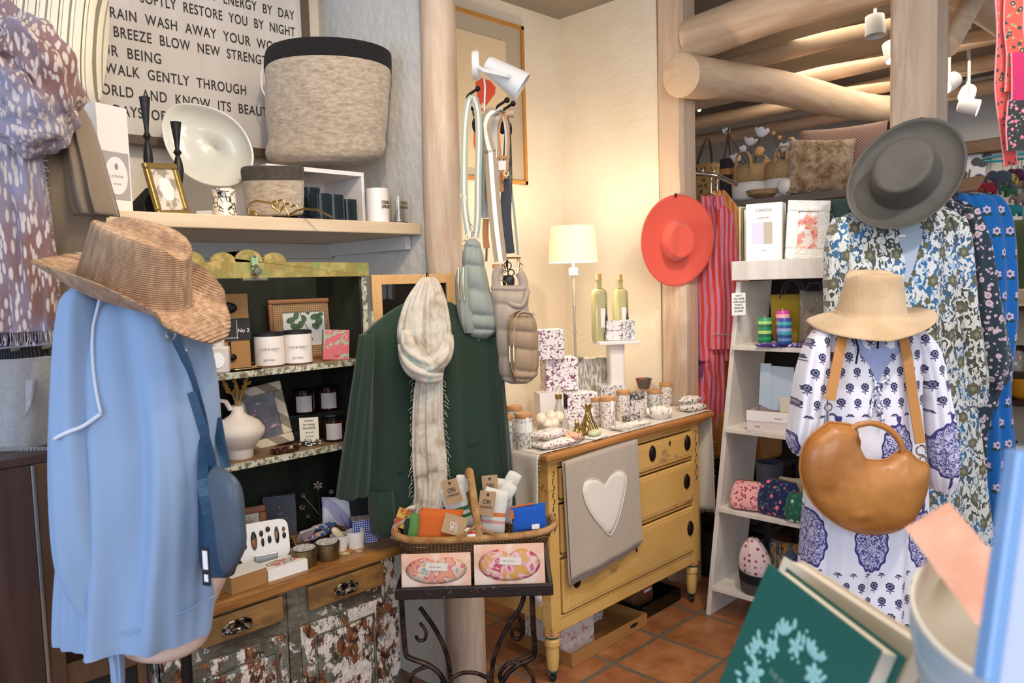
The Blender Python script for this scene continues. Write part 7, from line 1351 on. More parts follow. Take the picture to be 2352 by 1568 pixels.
# ================================================================ white dress on the stand
fw_ = Fr(2000, 1100, 2.42)
t = thing('dress_form', 'dark wire dress form and pole inside the white printed dress', 'mannequin', TR((fw_.o.x, fw_.o.y, 0)))
b = fw_.M @ fw_.p(1990, 1200); MB().tube([(b.x, b.y, .02), (b.x, b.y, fw_.M.translation.z+fw_.s(1990, 775)[1])], .012, 12).build('pole', blackiron, t, True); MB().lathe([(.001, 0), (.16, 0), (.16, .012), (.012, .03)], 28, TR((b.x, b.y, 0))).build('base', blackiron, t, True)
for a_, c_ in (((1960, 762), (1972, 800)), ((1972, 800), (1966, 835)), ((2018, 765), (2016, 800))): MB().tube([fw_.M @ fw_.p(*a_, -.10), fw_.M @ fw_.p(*c_, -.125)], .003, 6).build('wire', blackiron, t, True)
def dress2(n):
    x, y, z = n.xyz(n.co())
    u, v = n.motif(.042, .046); hd = n.blob(u, v, 0., .12, .25, .24, 8, .08); base = '#e4e1e8'
    st = n.m('MULTIPLY', n.lt(n.m('ABSOLUTE', u), .035), n.m('MULTIPLY', n.lt(v, 0.), n.gt(v, -.38))); lf = n.m('MINIMUM', n.blob(u, v, -.13, -.2, .11, .05), n.blob(u, v, .13, -.16, .11, .05))
    o = n.mix(n.m('MAXIMUM', st, n.lt(lf, 1.)), base, '#6a5f7c'); o = n.mix(n.lt(hd, 1.), o, '#2c2c4a'); o = n.mix(n.m('MULTIPLY', n.lt(hd, .62), n.gt(hd, .38)), o, '#8f8cae')
    U, W_ = n.motif(.165, .27, .05, .03); md = n.blob(U, W_, 0., 0., .30, .33, 14, .035); fin = n.m('MINIMUM', n.blob(U, W_, 0., .40, .05, .07), n.blob(U, W_, 0., -.40, .05, .07))
    inner = n.mix(n.mask(n.noise(n.co(), 130, 2, .5, 1.5), .48, .52), '#474380', '#c9c6dc')
    m2 = n.mix(n.lt(md, 1.), base, inner); m2 = n.mix(n.m('MULTIPLY', n.lt(md, 1.), n.gt(md, .90)), m2, '#3f3c74'); m2 = n.mix(n.lt(fin, 1.), m2, '#3f3c74')
    zone = n.m('MAXIMUM', n.gt(z, .215), n.lt(z, -.255))
    return n.mix(zone, m2, o)
wd = cloth('white_block_print', dress2, bump=.2, rough=.8)
t = thing('block_print_dress', 'white cotton dress with indigo flower medallions on the stand under the tan hat', 'dress', fw_.M)
wr = prows(fw_, [(745, 1895, 2085, .05), (762, 1868, 2110, .07), (800, 1862, 2118, .09), (880, 1868, 2110, .10), (950, 1872, 2108, .105), (1080, 1860, 2118, .115), (1220, 1848, 2120, .12), (1350, 1840, 2112, .125), (1460, 1838, 2108, .125), (1570, 1834, 2112, .13)])
loft(MB(), wr, 110, 70, 2.3, lambda th, tt: .016*max(0, tt-.2)*(sin(9*th+1)+.8*sin(14*th+2*tt)+.5*sin(23*th))+.002*sin(21*th), (0, 0)).build('dress_body', wd, t, ang=180, solid=.002)
for rw in ([(758, 1872, 1905, .04), (790, 1852, 1900, .06), (860, 1832, 1896, .075), (940, 1822, 1885, .08), (1010, 1814, 1868, .075), (1040, 1825, 1855, .05), (1046, 1836, 1850, .03)], [(758, 2085, 2118, .04), (800, 2100, 2148, .06), (900, 2118, 2168, .07), (1000, 2126, 2182, .075), (1080, 2132, 2184, .07), (1115, 2142, 2180, .05), (1125, 2148, 2172, .04)]):
    loft(MB(), prows(fw_, rw, yc=-.03), 60, 40, 2.2, lambda th, tt: .010*tt*(sin(7*th+3*tt)+.6*sin(12*th))).build('sleeve', wd, t, ang=180)
nk = [(1905, 752), (1935, 750), (2040, 752), (2060, 765), (2035, 800), (2000, 835), (1980, 870), (1962, 830), (1940, 800)]
def nkp(k): return [(lambda q: (q[0], surfy(wr, q[0], q[1])-.004, q[1]))(fw_.s(1985+(x-1985)*k, 795+(y-795)*k)) for x, y in nk]
MB().ring([nkp(1), nkp(.6), nkp(.1)], True, (0, 1)).build('neck_lining', cloth('indigo_lining', lambda n: n.mix(n.mask(n.vor(n.co(), 24, .4), .22, .18), '#9aa2c4', '#6a72a4')), t, ang=180)
tc = cloth('tie_cord', lambda n: n.mix(n.mask(n.noise(n.co(), 120), .45, .55), '#e6e4e8', '#5a5a80'))
for pts in (((1968, 862), (1980, 870), (2000, 862)), ((1975, 866), (1968, 900), (1962, 935)), ((1978, 868), (1984, 910), (1986, 950)), ((1976, 868), (1972, 890), (1978, 925))):
    P = [(lambda q: (q[0], surfy(wr, q[0], q[1])-.010, q[1]))(fw_.s(*p_)) for p_ in pts]; MB().tube(cr(P, 12), .0035, 8).build('tie_cord', tc, t)
    MB().ell(P[-1], (.006, .006, .016), 10, 8).build('tassel', tc, t)
# tan hat
tanh = cloth('tan_panama', lambda n: n.mix(n.mask(n.noise(n.co((1, 1, 1)), 8, 4), .4, .6), '#bd9f78', '#cdb08a'), bump=.35, bsc=220, rough=.8, bfn=lambda n: n.m('MULTIPLY', n.wave(n.co(), 90, 'X'), n.wave(n.co(), 90, 'Y')))
p = onD(2000, 722, 2.36)
hat('panama_hat', 'tan panama hat sitting on the white block-print dress', axesT(p, (.02, -.14, .99), (1, -.1, -.02)), .102, .090, .128, .78, .182, .165, lambda th, u: -.028*u**1.5*(1-.9*max(0, cos(th))*u)+.016*u*max(0, cos(th))-.02*u*max(0, -sin(th)), tanh, dent=lambda th, k: (.022*max(0, 1-(sin(th)*k*1.8)**2)*(1-.3*k)), solid=.003)
# tan leather bag
fb = Fr(1985, 1100, 2.24)
lea = M('cognac_leather', lambda n: n.mix(n.mask(n.noise(n.co(), 6, 4, .6), .35, .65), '#9a5f2a', '#bb7e3e'), .38, bump=.25, bfn=lambda n: n.m('ADD', n.noise(n.co(), 9, 3), n.m('MULTIPLY', n.noise(n.co(), 160, 2), .06)), bd=.02, coat=.2)
t = thing('leather_bag', 'cognac leather crescent bag hanging on the white block-print dress', 'bag', fb.M)
out = [(1902, 968), (1950, 974), (1968, 990), (1966, 1012), (1980, 1042), (1992, 1055), (2035, 1054), (2062, 1036), (2082, 1034), (2108, 1056), (2131, 1070), (2126, 1130), (2098, 1190), (2050, 1220), (1985, 1224), (1925, 1204), (1870, 1158), (1840, 1100), (1838, 1050), (1856, 1005)]
poly = cr([fb.s(*q) for q in out]+[fb.s(*out[0])], 96)[:-1]; c0 = fb.s(1985, 1130)
def dentf(x, z): 
    a = fb.s(1885, 1128); b_ = fb.s(1960, 1195); 
    return .018*math.exp(-((x-a[0])**2+(z-a[1])**2)/.0004)+.016*math.exp(-((x-b_[0])**2*.4+(z-b_[1])**2)/.0003)-.008*math.exp(-((x-b_[0])**2*.3+(z-b_[1]-.022)**2)/.0002)
MB().inflate(poly, c0, .052, 16, fn=dentf, dm=.085).build('bag_body', lea, t, ang=180)
MB().tube([(x, -.003, z) for x, z in poly], .0032, 8, True).build('piping', lea, t, ang=180)
MB().strap(cr([fb.p(1955, 985, -.01), fb.p(1975, 975, -.012), fb.p(2005, 972, -.014), fb.p(2040, 985, -.014), fb.p(2066, 1012, -.012), fb.p(2074, 1045, -.01)], 24), .016, .012, (0, .2, 1)).build('handle', lea, t, ang=180)
lth = M('tan_strap', '#b57c40', .5, bump=.1, bsc=120)
MB().strap(cr([fw_.M.inverted() @ fw_.M @ V(p_) for p_ in (fw_.p(1938, 758, -.085), fw_.p(1930, 800, -.11), fw_.p(1918, 860, -.125), fw_.p(1906, 918, -.14))], 14), .030, .004, (1, 0, 0), T=fb.M.inverted() @ fw_.M).build('shoulder_strap', lth, t, smooth=False)
MB().strap(cr([V(p_) for p_ in (fw_.p(2072, 755, -.08), fw_.p(2085, 830, -.115), fw_.p(2098, 920, -.125), fw_.p(2114, 1018, -.14))], 14), .030, .004, (1, 0, 0), T=fb.M.inverted() @ fw_.M).build('shoulder_strap', lth, t, smooth=False)
for px, py, r in ((1903, 935, .010), (2116, 1034, .014), (2120, 1056, .010)): rng(fb, px, py, r, t, chrome, 'metal_ring', 0, .003)
MB().tube([fb.p(1902, 940), fb.p(1902, 968)], .004, 8).build('clasp', chrome, t)
# ================================================================ back room shelf with baskets, flowers, cushions
t = thing('display_cabinet', 'tall grey-brown display cabinet in the back room under the baskets', 'cabinet', (4.3, 2.0, 0)); gw = M('grey_wood', woodfn('#6b6058', '#8a7f75', None, (1, .12, 1), 20, False), .6)
MB().box((4.10, 1.42, 1.945), (4.62, 2.80, 1.985)).build('top_board', gw, t, True, False, bev=.003)
for y in (1.43, 2.76): MB().box((4.12, y, 0), (4.60, y+.03, 1.945)).build('side_panel', gw, t, True, False)
MB().box((4.56, 1.46, 0), (4.58, 2.76, 1.945)).build('back_panel', M('brown_back', '#5b4a3c', .7), t, True, False)
for z in (.3, .75, 1.15, 1.55): MB().box((4.12, 1.46, z), (4.56, 2.76, z+.025)).build('shelf', gw, t, True, False)
ZB = 1.986
for i, (py_, col, nm) in enumerate(((1.62, '#c98a94', 'pink'), (1.80, '#e4dcd2', 'cream'), (1.98, '#b04a5a', 'crimson'), (2.16, '#d8c8b0', 'beige'), (2.34, '#8a8f98', 'grey'))):
    for z_ in (1.176, 1.576): tt = thing('rolled_cloth', nm+' rolled cloth in the tall grey-brown cabinet, '+('upper' if z_ > 1.4 else 'lower')+' row', 'cloth', TR((4.32, py_, z_)), 'rolled cloths in the display cabinet'); MB().tube([(-.16, 0, .065), (.16, 0, .065)], .064, 20).build('roll', cloth('roll_'+nm, col), tt, ang=50)
def xb(px, x, z=ZB): return atX(px, x, z)
bask = M('woven_print', lambda n: n.mix(n.mask(n.wave(n.co(), 9, 'Z', 2), .45, .55), '#a8854f', n.mix(n.mask(n.noise(n.co((1, 1, .3)), 60), .45, .55), '#5d4a30', '#b8965e')), .8, bump=.6, bsc=120)
c = xb(1618, 4.3); t = thing('woven_basket', 'black and tan woven basket with leather handles at the left of the high shelf', 'basket', TR(c)); MB().lathe([(.07, 0), (.095, .03), (.105, .15), (.098, .26), (.092, .26), (.098, .15), (.08, .02)], 40).build('basket', bask, t, ang=180)
for s_ in (-1, 1): MB().tube(cr([(-.09*s_, .0, .24), (-.05*s_, -.02, .34), (.0, -.03, .42), (.06*s_, -.02, .34), (.09*s_, 0, .24)], 16), .006, 8).build('handle', M('brown_strap', '#4a2e20', .5), t)
c = xb(1672, 4.25); t = thing('cork_bag', 'dark bark-textured cylinder bag with a tan leather band on the high shelf', 'bag', TR(c)); MB().lathe([(.05, 0), (.052, .01), (.044, .26), (.04, .265)], 32).build('bag_body', M('bark_black', lambda n: n.mix(n.noise(n.co(), 50, 5, .8), '#120e0e', '#4a4042'), .7, bump=1, bsc=60, bd=.01), t, ang=180)
MB().lathe([(.0475, .17), (.0475, .205)], 32, cap=(0, 0)).build('leather_band', tan, t); MB().tube(cr([(-.04, 0, .26), (-.02, -.01, .36), (-.0, -.01, .44), (.02, 0, .36), (.04, 0, .26)], 14), .005, 8).build('handle', M('brown_strap'), t)
jute = M('jute', lambda n: n.mix(n.wave(n.co(), 40, 'Z', .6), '#a07c50', '#cfae80'), .8, bump=.6, bfn=lambda n: n.wave(n.co(), 60, 'Z', .5)); wht = M('white_rope', '#efebe8', .8, bump=.4, bfn=lambda n: n.wave(n.co(), 60, 'Z', .5))
random.seed(31)
petalw = M('white_petal', '#e8e6ea', .7, sss=.2); petalp = M('peach_petal', '#d9a874', .7, sss=.2)
for i, (px, x, r) in enumerate(((1728, 4.22, .11), (1805, 4.24, .115))):
    c = xb(px, x); t = thing('rope_basket', 'white and natural jute rope basket filled with paper flowers, '+('left' if i == 0 else 'right')+' of two', 'basket', TR(c, 20*i), 'rope baskets on the high shelf')
    MB().lathe([(r*.85, 0), (r, .02), (r*1.02, .10)], 40, cap=(1, 0)).build('white_base', wht, t, ang=180, solid=.006); MB().lathe([(r*1.02, .10), (r*.95, .155), (r*.85, .20)], 40, cap=(0, 0)).build('jute_top', jute, t, ang=180, solid=.006)
    for s_ in (-1, 1): MB().strap(cr([(s_*r*.9, -.045, .10), (s_*r*.92, -.042, .24), (s_*r*.92, .0, .27), (s_*r*.92, .042, .24), (s_*r*.9, .045, .10)], 20), .022, .006, (1, 0, 0)).build('handle', jute, t, smooth=False)
specs = [(1722, 330, 'w', .05), (1690, 370, 'w', .045), (1748, 310, 'w', .055), (1742, 352, 'p', .045), (1758, 375, 'p', .035), (1735, 402, 'p', .04), (1768, 395, 'p', .03), (1708, 345, 'w', .03), (1790, 318, 'p', .02), (1776, 308, 'p', .018), (1800, 345, 'w', .045), (1822, 335, 'w', .04), (1812, 362, 'p', .045), (1795, 358, 'p', .035), (1845, 342, 'p', .022), (1818, 326, 'p', .03), (1668, 305, 'w', .03), (1780, 372, 'p', .03)]
for i, (px, py, k, r) in enumerate(specs):
    p = onX(px, py, 4.2+.05*(i % 3)); rk_ = sorted(q[0] for q in specs).index(px); ordn = 'leftmost second third fourth fifth sixth seventh eighth ninth tenth eleventh twelfth thirteenth fourteenth fifteenth sixteenth seventeenth rightmost'.split()[rk_]; lab = ('white' if k == 'w' else 'peach')+' paper flower, '+ordn+('' if rk_ in (0, 17) else ' from the left')
    t = thing('paper_flower', lab+' in the rope baskets', 'flower', TR(p, random.uniform(0, 360), random.uniform(10, 50)), 'paper flowers in the rope baskets'); mb = MB()
    n_ = 6 if k == 'w' else 8
    for j in range(n_): mb.ell((0, 0, 0), (r*.42, r*.12, r*.6), 10, 7, Matrix.Rotation(j*2*pi/n_, 4, 'Z') @ Matrix.Translation((0, r*(.42 if k == 'w' else .33), r*.2)) @ Matrix.Rotation(-.7 if k == 'w' else -.25, 4, 'X'))
    mb.build('petals', petalw if k == 'w' else petalp, t, kind=None); MB().ell((0, 0, r*.1), (r*.25, r*.25, r*.25), 10, 7).build('flower_heart', M('flower_brown', '#8a5a30', .8), t)
    tgt = xb(1728 if px < 1770 else 1805, 4.22)+V((0, 0, .15)); inv = t.matrix_basis.inverted(); MB().tube(cr([(0, 0, 0), tuple(inv @ ((p+tgt)*.5+V((0, 0, .02)))), tuple(inv @ tgt)], 8), .003, 6).build('stem', M('stem_brown', '#4a4234', .8), t)
c = xb(1745, 4.14); t = thing('round_basket', 'natural jute bowl in front of the rope baskets', 'basket', TR(c+V((-.0, -.03, 0)))); MB().lathe([(.04, 0), (.09, .02), (.10, .045), (.09, .04), (.03, .01)], 36).build('bowl', jute, t)
c = xb(1808, 4.12); t = thing('white_vase', 'small glossy white sphere vase behind the white gift box', 'vase', TR(c)); MB().lathe([(.02, 0), (.045, .02), (.055, .05), (.045, .08), (.02, .092), (.015, .085)], 32).build('vase', cer, t)
fur = cloth('fur_cushion', lambda n: n.mix(n.mask(n.noise(n.co(), 14, 6, .8), .4, .62), '#8a6238', '#dcc09a'), bump=1, bsc=60, bd=.02, sheen=.5)
c = xb(1885, 4.2); t = thing('fur_cushion', 'brown and cream cowhide cushion on the high shelf', 'cushion', TR(c+V((0, 0, .145)), -60, -12, 4)); pillow(MB(), .34, .31, .12).build('cover', fur, t, ang=180)
rose_ = cloth('rose_tweed', lambda n: n.mix(n.mask(n.wave(n.co(), 34, 'DIAGONAL', 1), .4, .6), '#8a6a5c', '#b59380'), bump=.5, bsc=120)
c = xb(1925, 4.42); t = thing('tweed_cushion', 'large pinkish brown tweed cushion behind the cowhide one', 'cushion', TR(c+V((0, -.02, .19)), -75, -8)); pillow(MB(), .46, .40, .15).build('cover', rose_, t, ang=180)
# ================================================================ far right: prints, straps, ornaments, shelves
def wallpic(label, px0, py0, px1, py1, x=6.74):
    a = onX(px0, py0, x); b = onX(px1, py1, x); t = thing('botanical_print', label, 'print', (x, (a.y+b.y)/2, (a.z+b.z)/2)); MB().box((x, min(a.y, b.y), min(a.z, b.z)), (x+.03, max(a.y, b.y), max(a.z, b.z))).build('sheet', M('print_sheet', '#e6e6ea', .6), t, True, False)
    g = M('print_grey', '#55565c', .7); cy, cz = (a.y+b.y)/2, (a.z+b.z)/2; s_ = abs(a.z-b.z)
    mb = MB(); random.seed(px0)
    mb.tube([(x-.004, cy, cz-s_*.42), (x-.004, cy+.02, cz), (x-.004, cy, cz+s_*.2)], .006, 6)
    for k in range(14): mb.ell((x-.004, cy+random.uniform(-.28, .28)*s_, cz+random.uniform(-.05, .38)*s_), (.003, s_*.07, s_*.06), 10, 6)
    for k in range(8): mb.ell((x-.004, cy+random.uniform(-.22, .22)*s_, cz-random.uniform(.05, .4)*s_), (.003, s_*.03, s_*.07), 10, 6)
    mb.build('printed_plant', g, t, True)
wallpic('large white print of a grey round-headed flower on the far wall', 2195, 345, 2262, 500); wallpic('narrow print of grey grasses behind the dark hat brim', 2150, 370, 2190, 500)
tag(MB().box(onX(2256, 335, 6.72), onX(2262, 355, 6.76)).build('wall_switch', M('switch_grey', '#6a6a70', .5), smooth=False), 'small grey fitting on the far wall above the big print', 'switch')
# floral straps hanging top right
fz = Fr(2325, 180, 2.05); rdf = cloth('coral_floral_web', floral('#c84a44', '#2f3a34', '#7a7a4a', '#d88a80', 60)); pkf = cloth('dark_floral_web', floral('#2a2a2c', '#d06a80', '#8a8a60', '#e8c0c0', 62)); mag = cloth('magenta_web', '#a82350')
for i, (pts, w_, m, lab) in enumerate(((((2300, -20), (2305, 80), (2300, 200), (2312, 300), (2322, 380)), .034, rdf, 'coral flowered fabric strap hanging at the top right, outermost'), (((2330, -20), (2328, 60), (2334, 130), (2330, 210)), .05, cloth('coral_floral_big', floral('#d8483a', '#2f3a34', '#7a8a5a', '#e89a80', 46)), 'wide coral flowered strap at the top right, above the magenta one'), (((2345, 120), (2346, 200), (2345, 250)), .05, mag, 'plain magenta strap at the top right edge'), (((2340, 230), (2335, 290), (2338, 345)), .055, pkf, 'dark flowered strap with pink piping at the right edge'))):
    t = thing('fabric_strap', lab, 'strap', fz.M, 'flowered straps at the top right'); P = cr([fz.p(a, b, -.012*i) for a, b in pts], 30)
    MB().strap(P, w_, .003, (1, 0, 0)).build('webbing', m, t, smooth=False)
    for s_ in (-1, 1): MB().tube([(p_[0]+s_*w_/2, p_[1], p_[2]) for p_ in P], .0022, 6).build('piping', cloth('pink_piping', '#d8808a'), t)
MB().tube([(fz.p(2330, -10)), fz.p(2330, -90)], .004, 6)
# hanging ornaments
t0 = Fr(2330, 400, 3.4); t = thing('hoop_mobile', 'turquoise hoop mobile hung with felt elephants at the right edge', 'mobile', t0.M); MB().tube([(t0.p(2316, 362)[0]+.10*cos(a*pi/16), .10*sin(a*pi/16), t0.p(2316, 362)[2]) for a in range(32)], .005, 8, True).build('hoop', M('turquoise', '#1f9aa8', .4), t)
MB().tube([t0.p(2316, 362), t0.p(2316, 100)], .0015, 5).build('string', black, t)
for i, (px, py, col, nm) in enumerate(((2275, 430, '#8a1f2f', 'crimson'), (2302, 408, '#3f4654', 'slate'), (2322, 408, '#a59a34', 'olive yellow'), (2338, 398, '#4a1f3a', 'plum'), (2322, 435, '#2a5a40', 'dark green'), (2335, 480, '#1f7a80', 'teal'), (2345, 455, '#7a6a64', 'taupe'))):
    p = t0.M @ t0.p(px, py); t = thing('felt_elephant', nm+' felt elephant hanging from the turquoise hoop', 'ornament', TR(p, -45), 'felt elephants on the mobile'); m = cloth('felt_'+nm.replace(' ', '_'), col); s_ = .030 if nm != 'slate' else .045
    mb = MB(); mb.ell((0, 0, 0), (s_, s_*.55, s_*.72), 16, 10); mb.ell((-s_*.95, 0, s_*.25), (s_*.5, s_*.42, s_*.48), 12, 8); mb.tube(cr([(-s_*1.3, 0, s_*.2), (-s_*1.6, 0, -s_*.2), (-s_*1.55, 0, -s_*.7)], 8), [s_*.2-.0*i_ for i_ in range(9)], 8)
    for a, b_ in ((-.6, .3), (-.6, -.3), (.6, .3), (.6, -.3)): mb.tube([(a*s_, b_*s_, -.3*s_), (a*s_, b_*s_, -1.05*s_)], s_*.22, 8)
    mb.ell((-s_*.8, s_*.45, s_*.3), (s_*.3, s_*.08, s_*.4), 10, 6); mb.build('felt_body', m, t, ang=180); MB().tube([(0, 0, s_*.7), (0, 0, t0.p(2316, 362)[2]-t0.p(px, py)[2])], .001, 5).build('thread', black, t)
# shelving with goods at the far right edge
t = thing('display_shelf', 'dark wooden display shelf of small goods at the right edge behind the blue dress', 'shelf', (5.0, 1.0, 0)); dk_ = M('dark_wood_shelf', woodfn('#33221a', '#5a3c2a', None, (1, .12, 1), 20, False), .45)
zsh = [onX(2330, y, 4.9).z for y in (1060, 920, 855, 702)]
for z in zsh: MB().box((4.9, .55, z-.03), (5.3, 1.45, z)).build('shelf_board', dk_, t, True, False)
MB().box((5.28, .55, 0), (5.31, 1.45, 1.75)).build('back_panel', M('cream_back', '#cbb9a0', .7), t, True, False); MB().box((4.9, 1.42, 0), (5.3, 1.45, 1.75)).build('side_panel', dk_, t, True, False)
def go(px, py_, x, mk, name, label, cat, m): 
    z = zsh[py_]; c = atX(px, x, z); t = thing(name, label, cat, TR(c)); mk(MB()).build('body', m, t, ang=60); return t
go(2335, 3, 5.0, lambda b: b.lathe([(.12, 0), (.07, .01), (.065, .08), (.05, .09), (.001, .088)], 28), 'felt_hat', 'beige hat on the dark display shelf at the right edge', 'hat', cloth('beige_felt', '#b59a7a')); go(2340, 2, 5.0, lambda b: b.lathe([(.035, 0), (.045, .03), (.04, .11), (.02, .14)], 24), 'glass_jar', 'clear glass jar on the dark display shelf', 'jar', glassm)
go(2320, 1, 5.0, lambda b: b.lathe([(.03, 0), (.06, .03), (.07, .10), (.066, .10)], 24, cap=(1, 0)), 'amber_bowl', 'amber brown ribbed bowl on the dark display shelf', 'bowl', M('amber_brown', '#8a4a24', .3)); go(2345, 1, 4.98, lambda b: b.lathe([(.03, 0), (.06, .03), (.075, .12), (.07, .12)], 24, cap=(1, 0)), 'yellow_bowl', 'mustard yellow ribbed bowl at the right edge shelf', 'bowl', M('mustard_glaze', '#c98a24', .3))
go(2335, 0, 4.98, lambda b: b.box((-.08, -.05, 0), (.08, .05, .09)), 'white_carton', 'white carton with dark stripe on the lowest visible right shelf', 'box', paper); go(2310, 0, 4.96, lambda b: b.box((-.03, -.05, 0), (.03, .05, .10)), 'black_carton', 'small black carton beside the white one at the right edge', 'box', black)
gc = cloth('olive_garment', '#4c5a3c'); fq = Fr(2335, 560, 4.3); t = thing('olive_jacket', 'olive green garment hanging at the right edge behind the blue dress', 'jacket', fq.M); loft(MB(), prows(fq, [(505, 2322, 2375, .03), (530, 2318, 2400, .06), (600, 2322, 2400, .08), (680, 2330, 2400, .08)]), 40, 24, 2.2, lambda th, tt: .008*sin(6*th)).build('jacket_body', gc, t, ang=180); MB().tube([fq.p(2350, 505), fq.p(2350, 380)], .003, 6).build('hanger_hook', black, t)
# dark crates and a bag in the gap between dresser and ladder shelf
t = thing('leather_case', 'tan leather case with dark base in the shade between dresser and ladder shelf', 'case', TR((3.62, 2.02, .62), 0)); MB().box((-.14, -.22, 0), (.14, .2, .26)).build('case_body', M('caramel_leather', '#a8743c', .4), t, bev=.03); MB().ell((-.145, .05, .15), (.01, .02, .02), 10, 8).build('clasp', blackiron, t)
t = thing('storage_rack', 'dark storage rack in the gap behind the white ladder shelf', 'rack', TR((3.62, 2.0, 0), 0)); 
for z in (.02, .30, .60): MB().box((-.16, -.26, z), (.16, .3, z+.02)).build('rack_board', M('dark_inside'), t, smooth=False)
for x, y in ((-.15, -.25), (.15, -.25), (-.15, .28), (.15, .28)): MB().box((x-.012, y-.012, 0), (x+.012, y+.012, .61)).build('leg', black, t, smooth=False)
for i, (x, z) in enumerate(((0, .04), (0, .32))): 
    q = thing('storage_bin', 'dark grey bin in the rack, '+('bottom' if i == 0 else 'middle')+' level', 'bin', TR((3.60, 2.02, z))); MB().box((-.13, -.2, 0), (.13, .22, .2)).build('bin_body', M('bin_grey', '#2c2a2c', .5), q, smooth=False, bev=.01)
# ================================================================ foreground table, books, bowl
tb = thing('display_table', 'wooden display table just in front of the viewer, carrying books and bowl', 'table', (1.0, .35, 0))
TZ = 1.06; cc = onZ(2180, 1800, TZ)
ty = Fr(0, 0, 0, p=(cc.x, cc.y, TZ)); tw = M('table_white', '#cdbfae', .5)
MB(ty.M).box((-.17, -.16, -.03), (.5, .20, 0)).build('table_top', tw, tb, True, False, bev=.004)
for x, y in ((-.15, -.14), (.47, -.14), (-.15, .18), (.47, .18)): MB(ty.M).box((x-.015, y-.015, -TZ), (x+.015, y+.015, -.03)).build('leg', tw, tb, True, False)
def slab(P0, P1, P2, th):
    """matrix: x from P0 to P1, z from P2 up to P0, y = thickness away"""
    x = (P1-P0); L = x.length; x.normalize()
    if isinstance(P2, tuple): r_ = ray(*P2); P2 = EYE+r_*((P0-EYE).dot(x)/r_.dot(x))
    d = (P2-P0); d = d-x*d.dot(x); Hh = d.length; z = -d.normalized(); y = z.cross(x)
    return Matrix(((x.x, y.x, z.x, P0.x), (x.y, y.y, z.y, P0.y), (x.z, y.z, z.z, P0.z), (0, 0, 0, 1))), L, Hh
P0, P1, P2 = onD(1764, 1292, .86), onD(2024, 1492, .70), (1650, 1568)
Mx, L, Hh = slab(P0, P1, P2, .02); Hh = .235
dkg = M('emerald_cloth', '#12554a', .55, bump=.15, bsc=200); pg = M('page_edge', '#e6dccb', .6)
t = thing('green_flower_book', 'emerald green hardback with a pale turquoise flower wreath, nearest the viewer', 'book', Mx)
MB().box((0, 0, -Hh), (L, .003, 0)).build('front_cover', dkg, t, smooth=False, bev=.001); MB().box((.004, .003, -Hh+.004), (L-.004, .026, -.004)).build('pages', pg, t, smooth=False); MB().box((0, .026, -Hh), (L+.004, .029, 0)).build('back_cover', dkg, t, smooth=False, bev=.001)
wr_ = MB(); random.seed(14); W = lambda x, z: (x, -.0008, z)
def petal(cx, cz, a, l, w_): wr_.ell((0, 0, 0), (l, .0012, w_), 12, 6, Matrix.Translation((cx+l*cos(a), -.0006, cz+l*sin(a))) @ Matrix.Rotation(-a, 4, 'Y'))
def flower(cx, cz, r, n_=5, a0=0):
    for k in range(n_): petal(cx, cz, a0+k*2*pi/n_, r*.5, r*.26)
    wr_.ell((cx, -.001, cz), (r*.15, .0012, r*.15), 8, 5)
fX, fZ = L*.5, -Hh*.44
for k in range(16):
    a = k*2*pi/16+.1; r_ = .047+.006*sin(k*3); x, z = fX+r_*cos(a), fZ+r_*1.15*sin(a)
    if k % 2 == 0: flower(x, z, random.uniform(.011, .017), 6 if k % 4 else 5, a)
    else:
        for j in range(4): petal(x, z, a+(-.9+.6*j), random.uniform(.006, .009), .003)
    for j in range(2): b = a+random.uniform(-.3, .3); petal(fX+r_*1.12*cos(b), fZ+r_*1.28*sin(b), b+random.uniform(-.5, .5), .006, .0024)
for k in range(26): a = random.uniform(0, 6.28); r_ = random.uniform(.030, .064); wr_.ell((fX+r_*cos(a), -.0006, fZ+1.15*r_*sin(a)), (.002, .001, .002), 6, 4)
wr_.build('flower_wreath', M('turquoise_foil', '#8fc0bc', .4), t, ang=180)
text('THE GARDEN', .008, t, TR((fX, -.0005, fZ+.008)), M('grey_foil', '#7a9a8c', .4)); text('JOURNAL', .008, t, TR((fX, -.0005, fZ-.006)), M('grey_foil'))
P0, P1, P2 = onD(1800, 1283, .92), onD(2096, 1478, .76), (1690, 1560)
Mx, L, Hh = slab(P0, P1, P2, .02); Hh = .24
t = thing('cream_book', 'thick cream book standing behind the emerald book', 'book', Mx @ Matrix.Translation((0, .004, 0)))
MB().box((0, 0, -Hh), (L, .028, 0)).build('pages', pg, t, smooth=False, bev=.003); MB().box((-.002, -.003, -Hh), (L+.002, 0, .002)).build('cover', M('cream_cover', '#d9cbb2', .6), t, smooth=False); MB().box((-.002, .028, -Hh), (L+.002, .031, .002)).build('cover', M('cream_cover'), t, smooth=False)
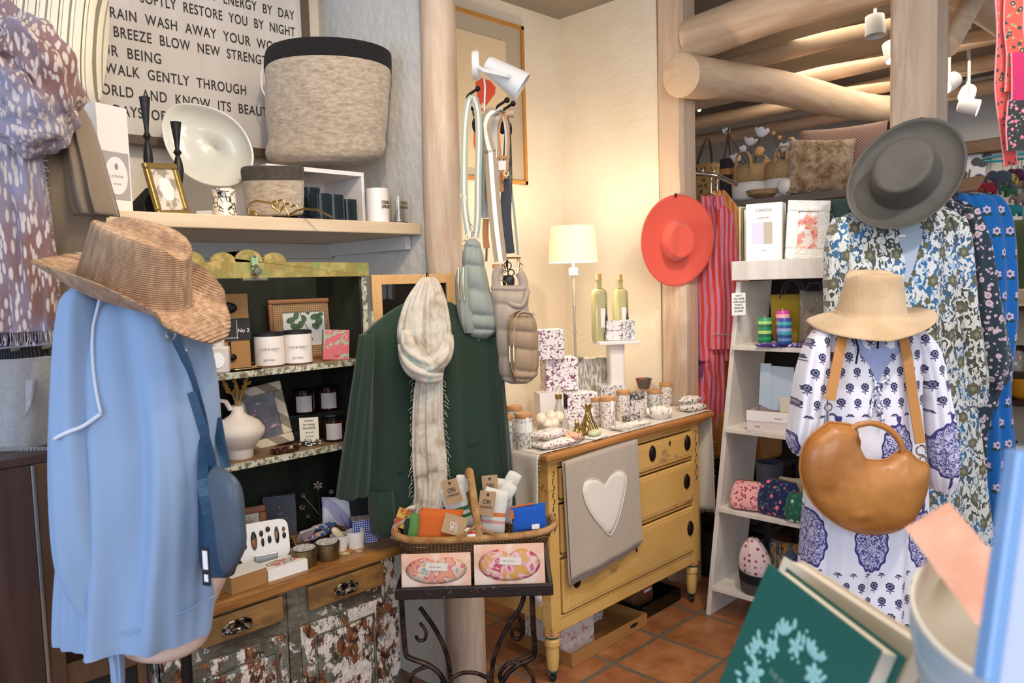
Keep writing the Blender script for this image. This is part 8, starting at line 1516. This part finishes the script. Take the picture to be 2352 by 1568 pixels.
# bowl
bp = onD(2328, 1412, .62); t = thing('stoneware_bowl', 'big cream and pale blue bowl holding peach cards, at the lower right corner', 'bowl', axesT(bp, (-.10, -.42, .90), (1, 0, .1)))
R = .074; bm = M('pale_blue_glaze', '#a9b8c0', .35, coat=.3, var=.08); MB().lathe([(R*.45, -.13), (R*.75, -.10), (R*.97, -.03), (R, -.004)], 56, cap=(1, 0)).build('bowl_outside', bm, t, ang=180)
MB().lathe([(R, -.004), (R*1.01, 0), (R*.985, .003), (R*.95, 0), (R*.93, -.03), (R*.70, -.09), (.001, -.11)], 56, cap=(0, 0)).build('bowl_inside', M('cream_glaze', '#dccfb8', .35, coat=.3), t, ang=180)
pc = M('peach_card', lambda n: n.mix(n.mask(n.noise(n.co(), 14, 3), .45, .6), '#e3a284', '#eeb799'), .6)
for i, (a, b, c_, d1, d2, d3, lab) in enumerate((((2078, 1212), (2166, 1160), (2215, 1450), .70, .69, .60, 'peach coloured card sticking up out of the bowl, in front'), ((2100, 1225), (2176, 1185), (2235, 1430), .74, .73, .64, 'peach coloured card in the bowl, just behind the front one'))):
    P0, P1, P2 = onD(*a, d1), onD(*b, d2), onD(*c_, d3); Mx, L, Hh = slab(P0, P1, P2, .002)
    t = thing('peach_card', lab, 'card', Mx, 'peach cards in the bowl'); MB().box((0, 0, -Hh), (L*1.15, .0015, 0)).build('card', pc, t, smooth=False)
P0, P1, P2 = onD(2338, 1030, .50), onD(2470, 1058, .50), (2262, 1568); Mx, L, Hh = slab(P0, P1, P2, .01)
t = thing('acrylic_block_frame', 'pale blue-edged acrylic frame standing at the right edge, close to the viewer', 'picture frame', Mx)
MB().box((.008, .002, -Hh), (L, .012, -.004)).build('panel', M('lilac_panel', '#c3cbe6', .3), t, smooth=False); MB().box((0, 0, -Hh), (.010, .014, 0)).build('blue_edge', M('blue_edge', '#7fa6d6', .2, coat=.5), t, smooth=False, bev=.002); MB().box((.010, 0, -.008), (L, .014, 0)).build('blue_edge', M('blue_edge'), t, smooth=False, bev=.002)
# lettering becomes plain mesh
bpy.context.view_layer.update()
dg = bpy.context.evaluated_depsgraph_get()
for o in [o for o in bpy.data.objects if o.type == 'FONT']:
    me = bpy.data.meshes.new_from_object(o.evaluated_get(dg)); n_ = bpy.data.objects.new('lettering_tmp', me); COL.objects.link(n_)
    n_.parent = o.parent; n_.matrix_basis = o.matrix_basis.copy(); nm = o.name
    bpy.data.objects.remove(o); n_.name = nm
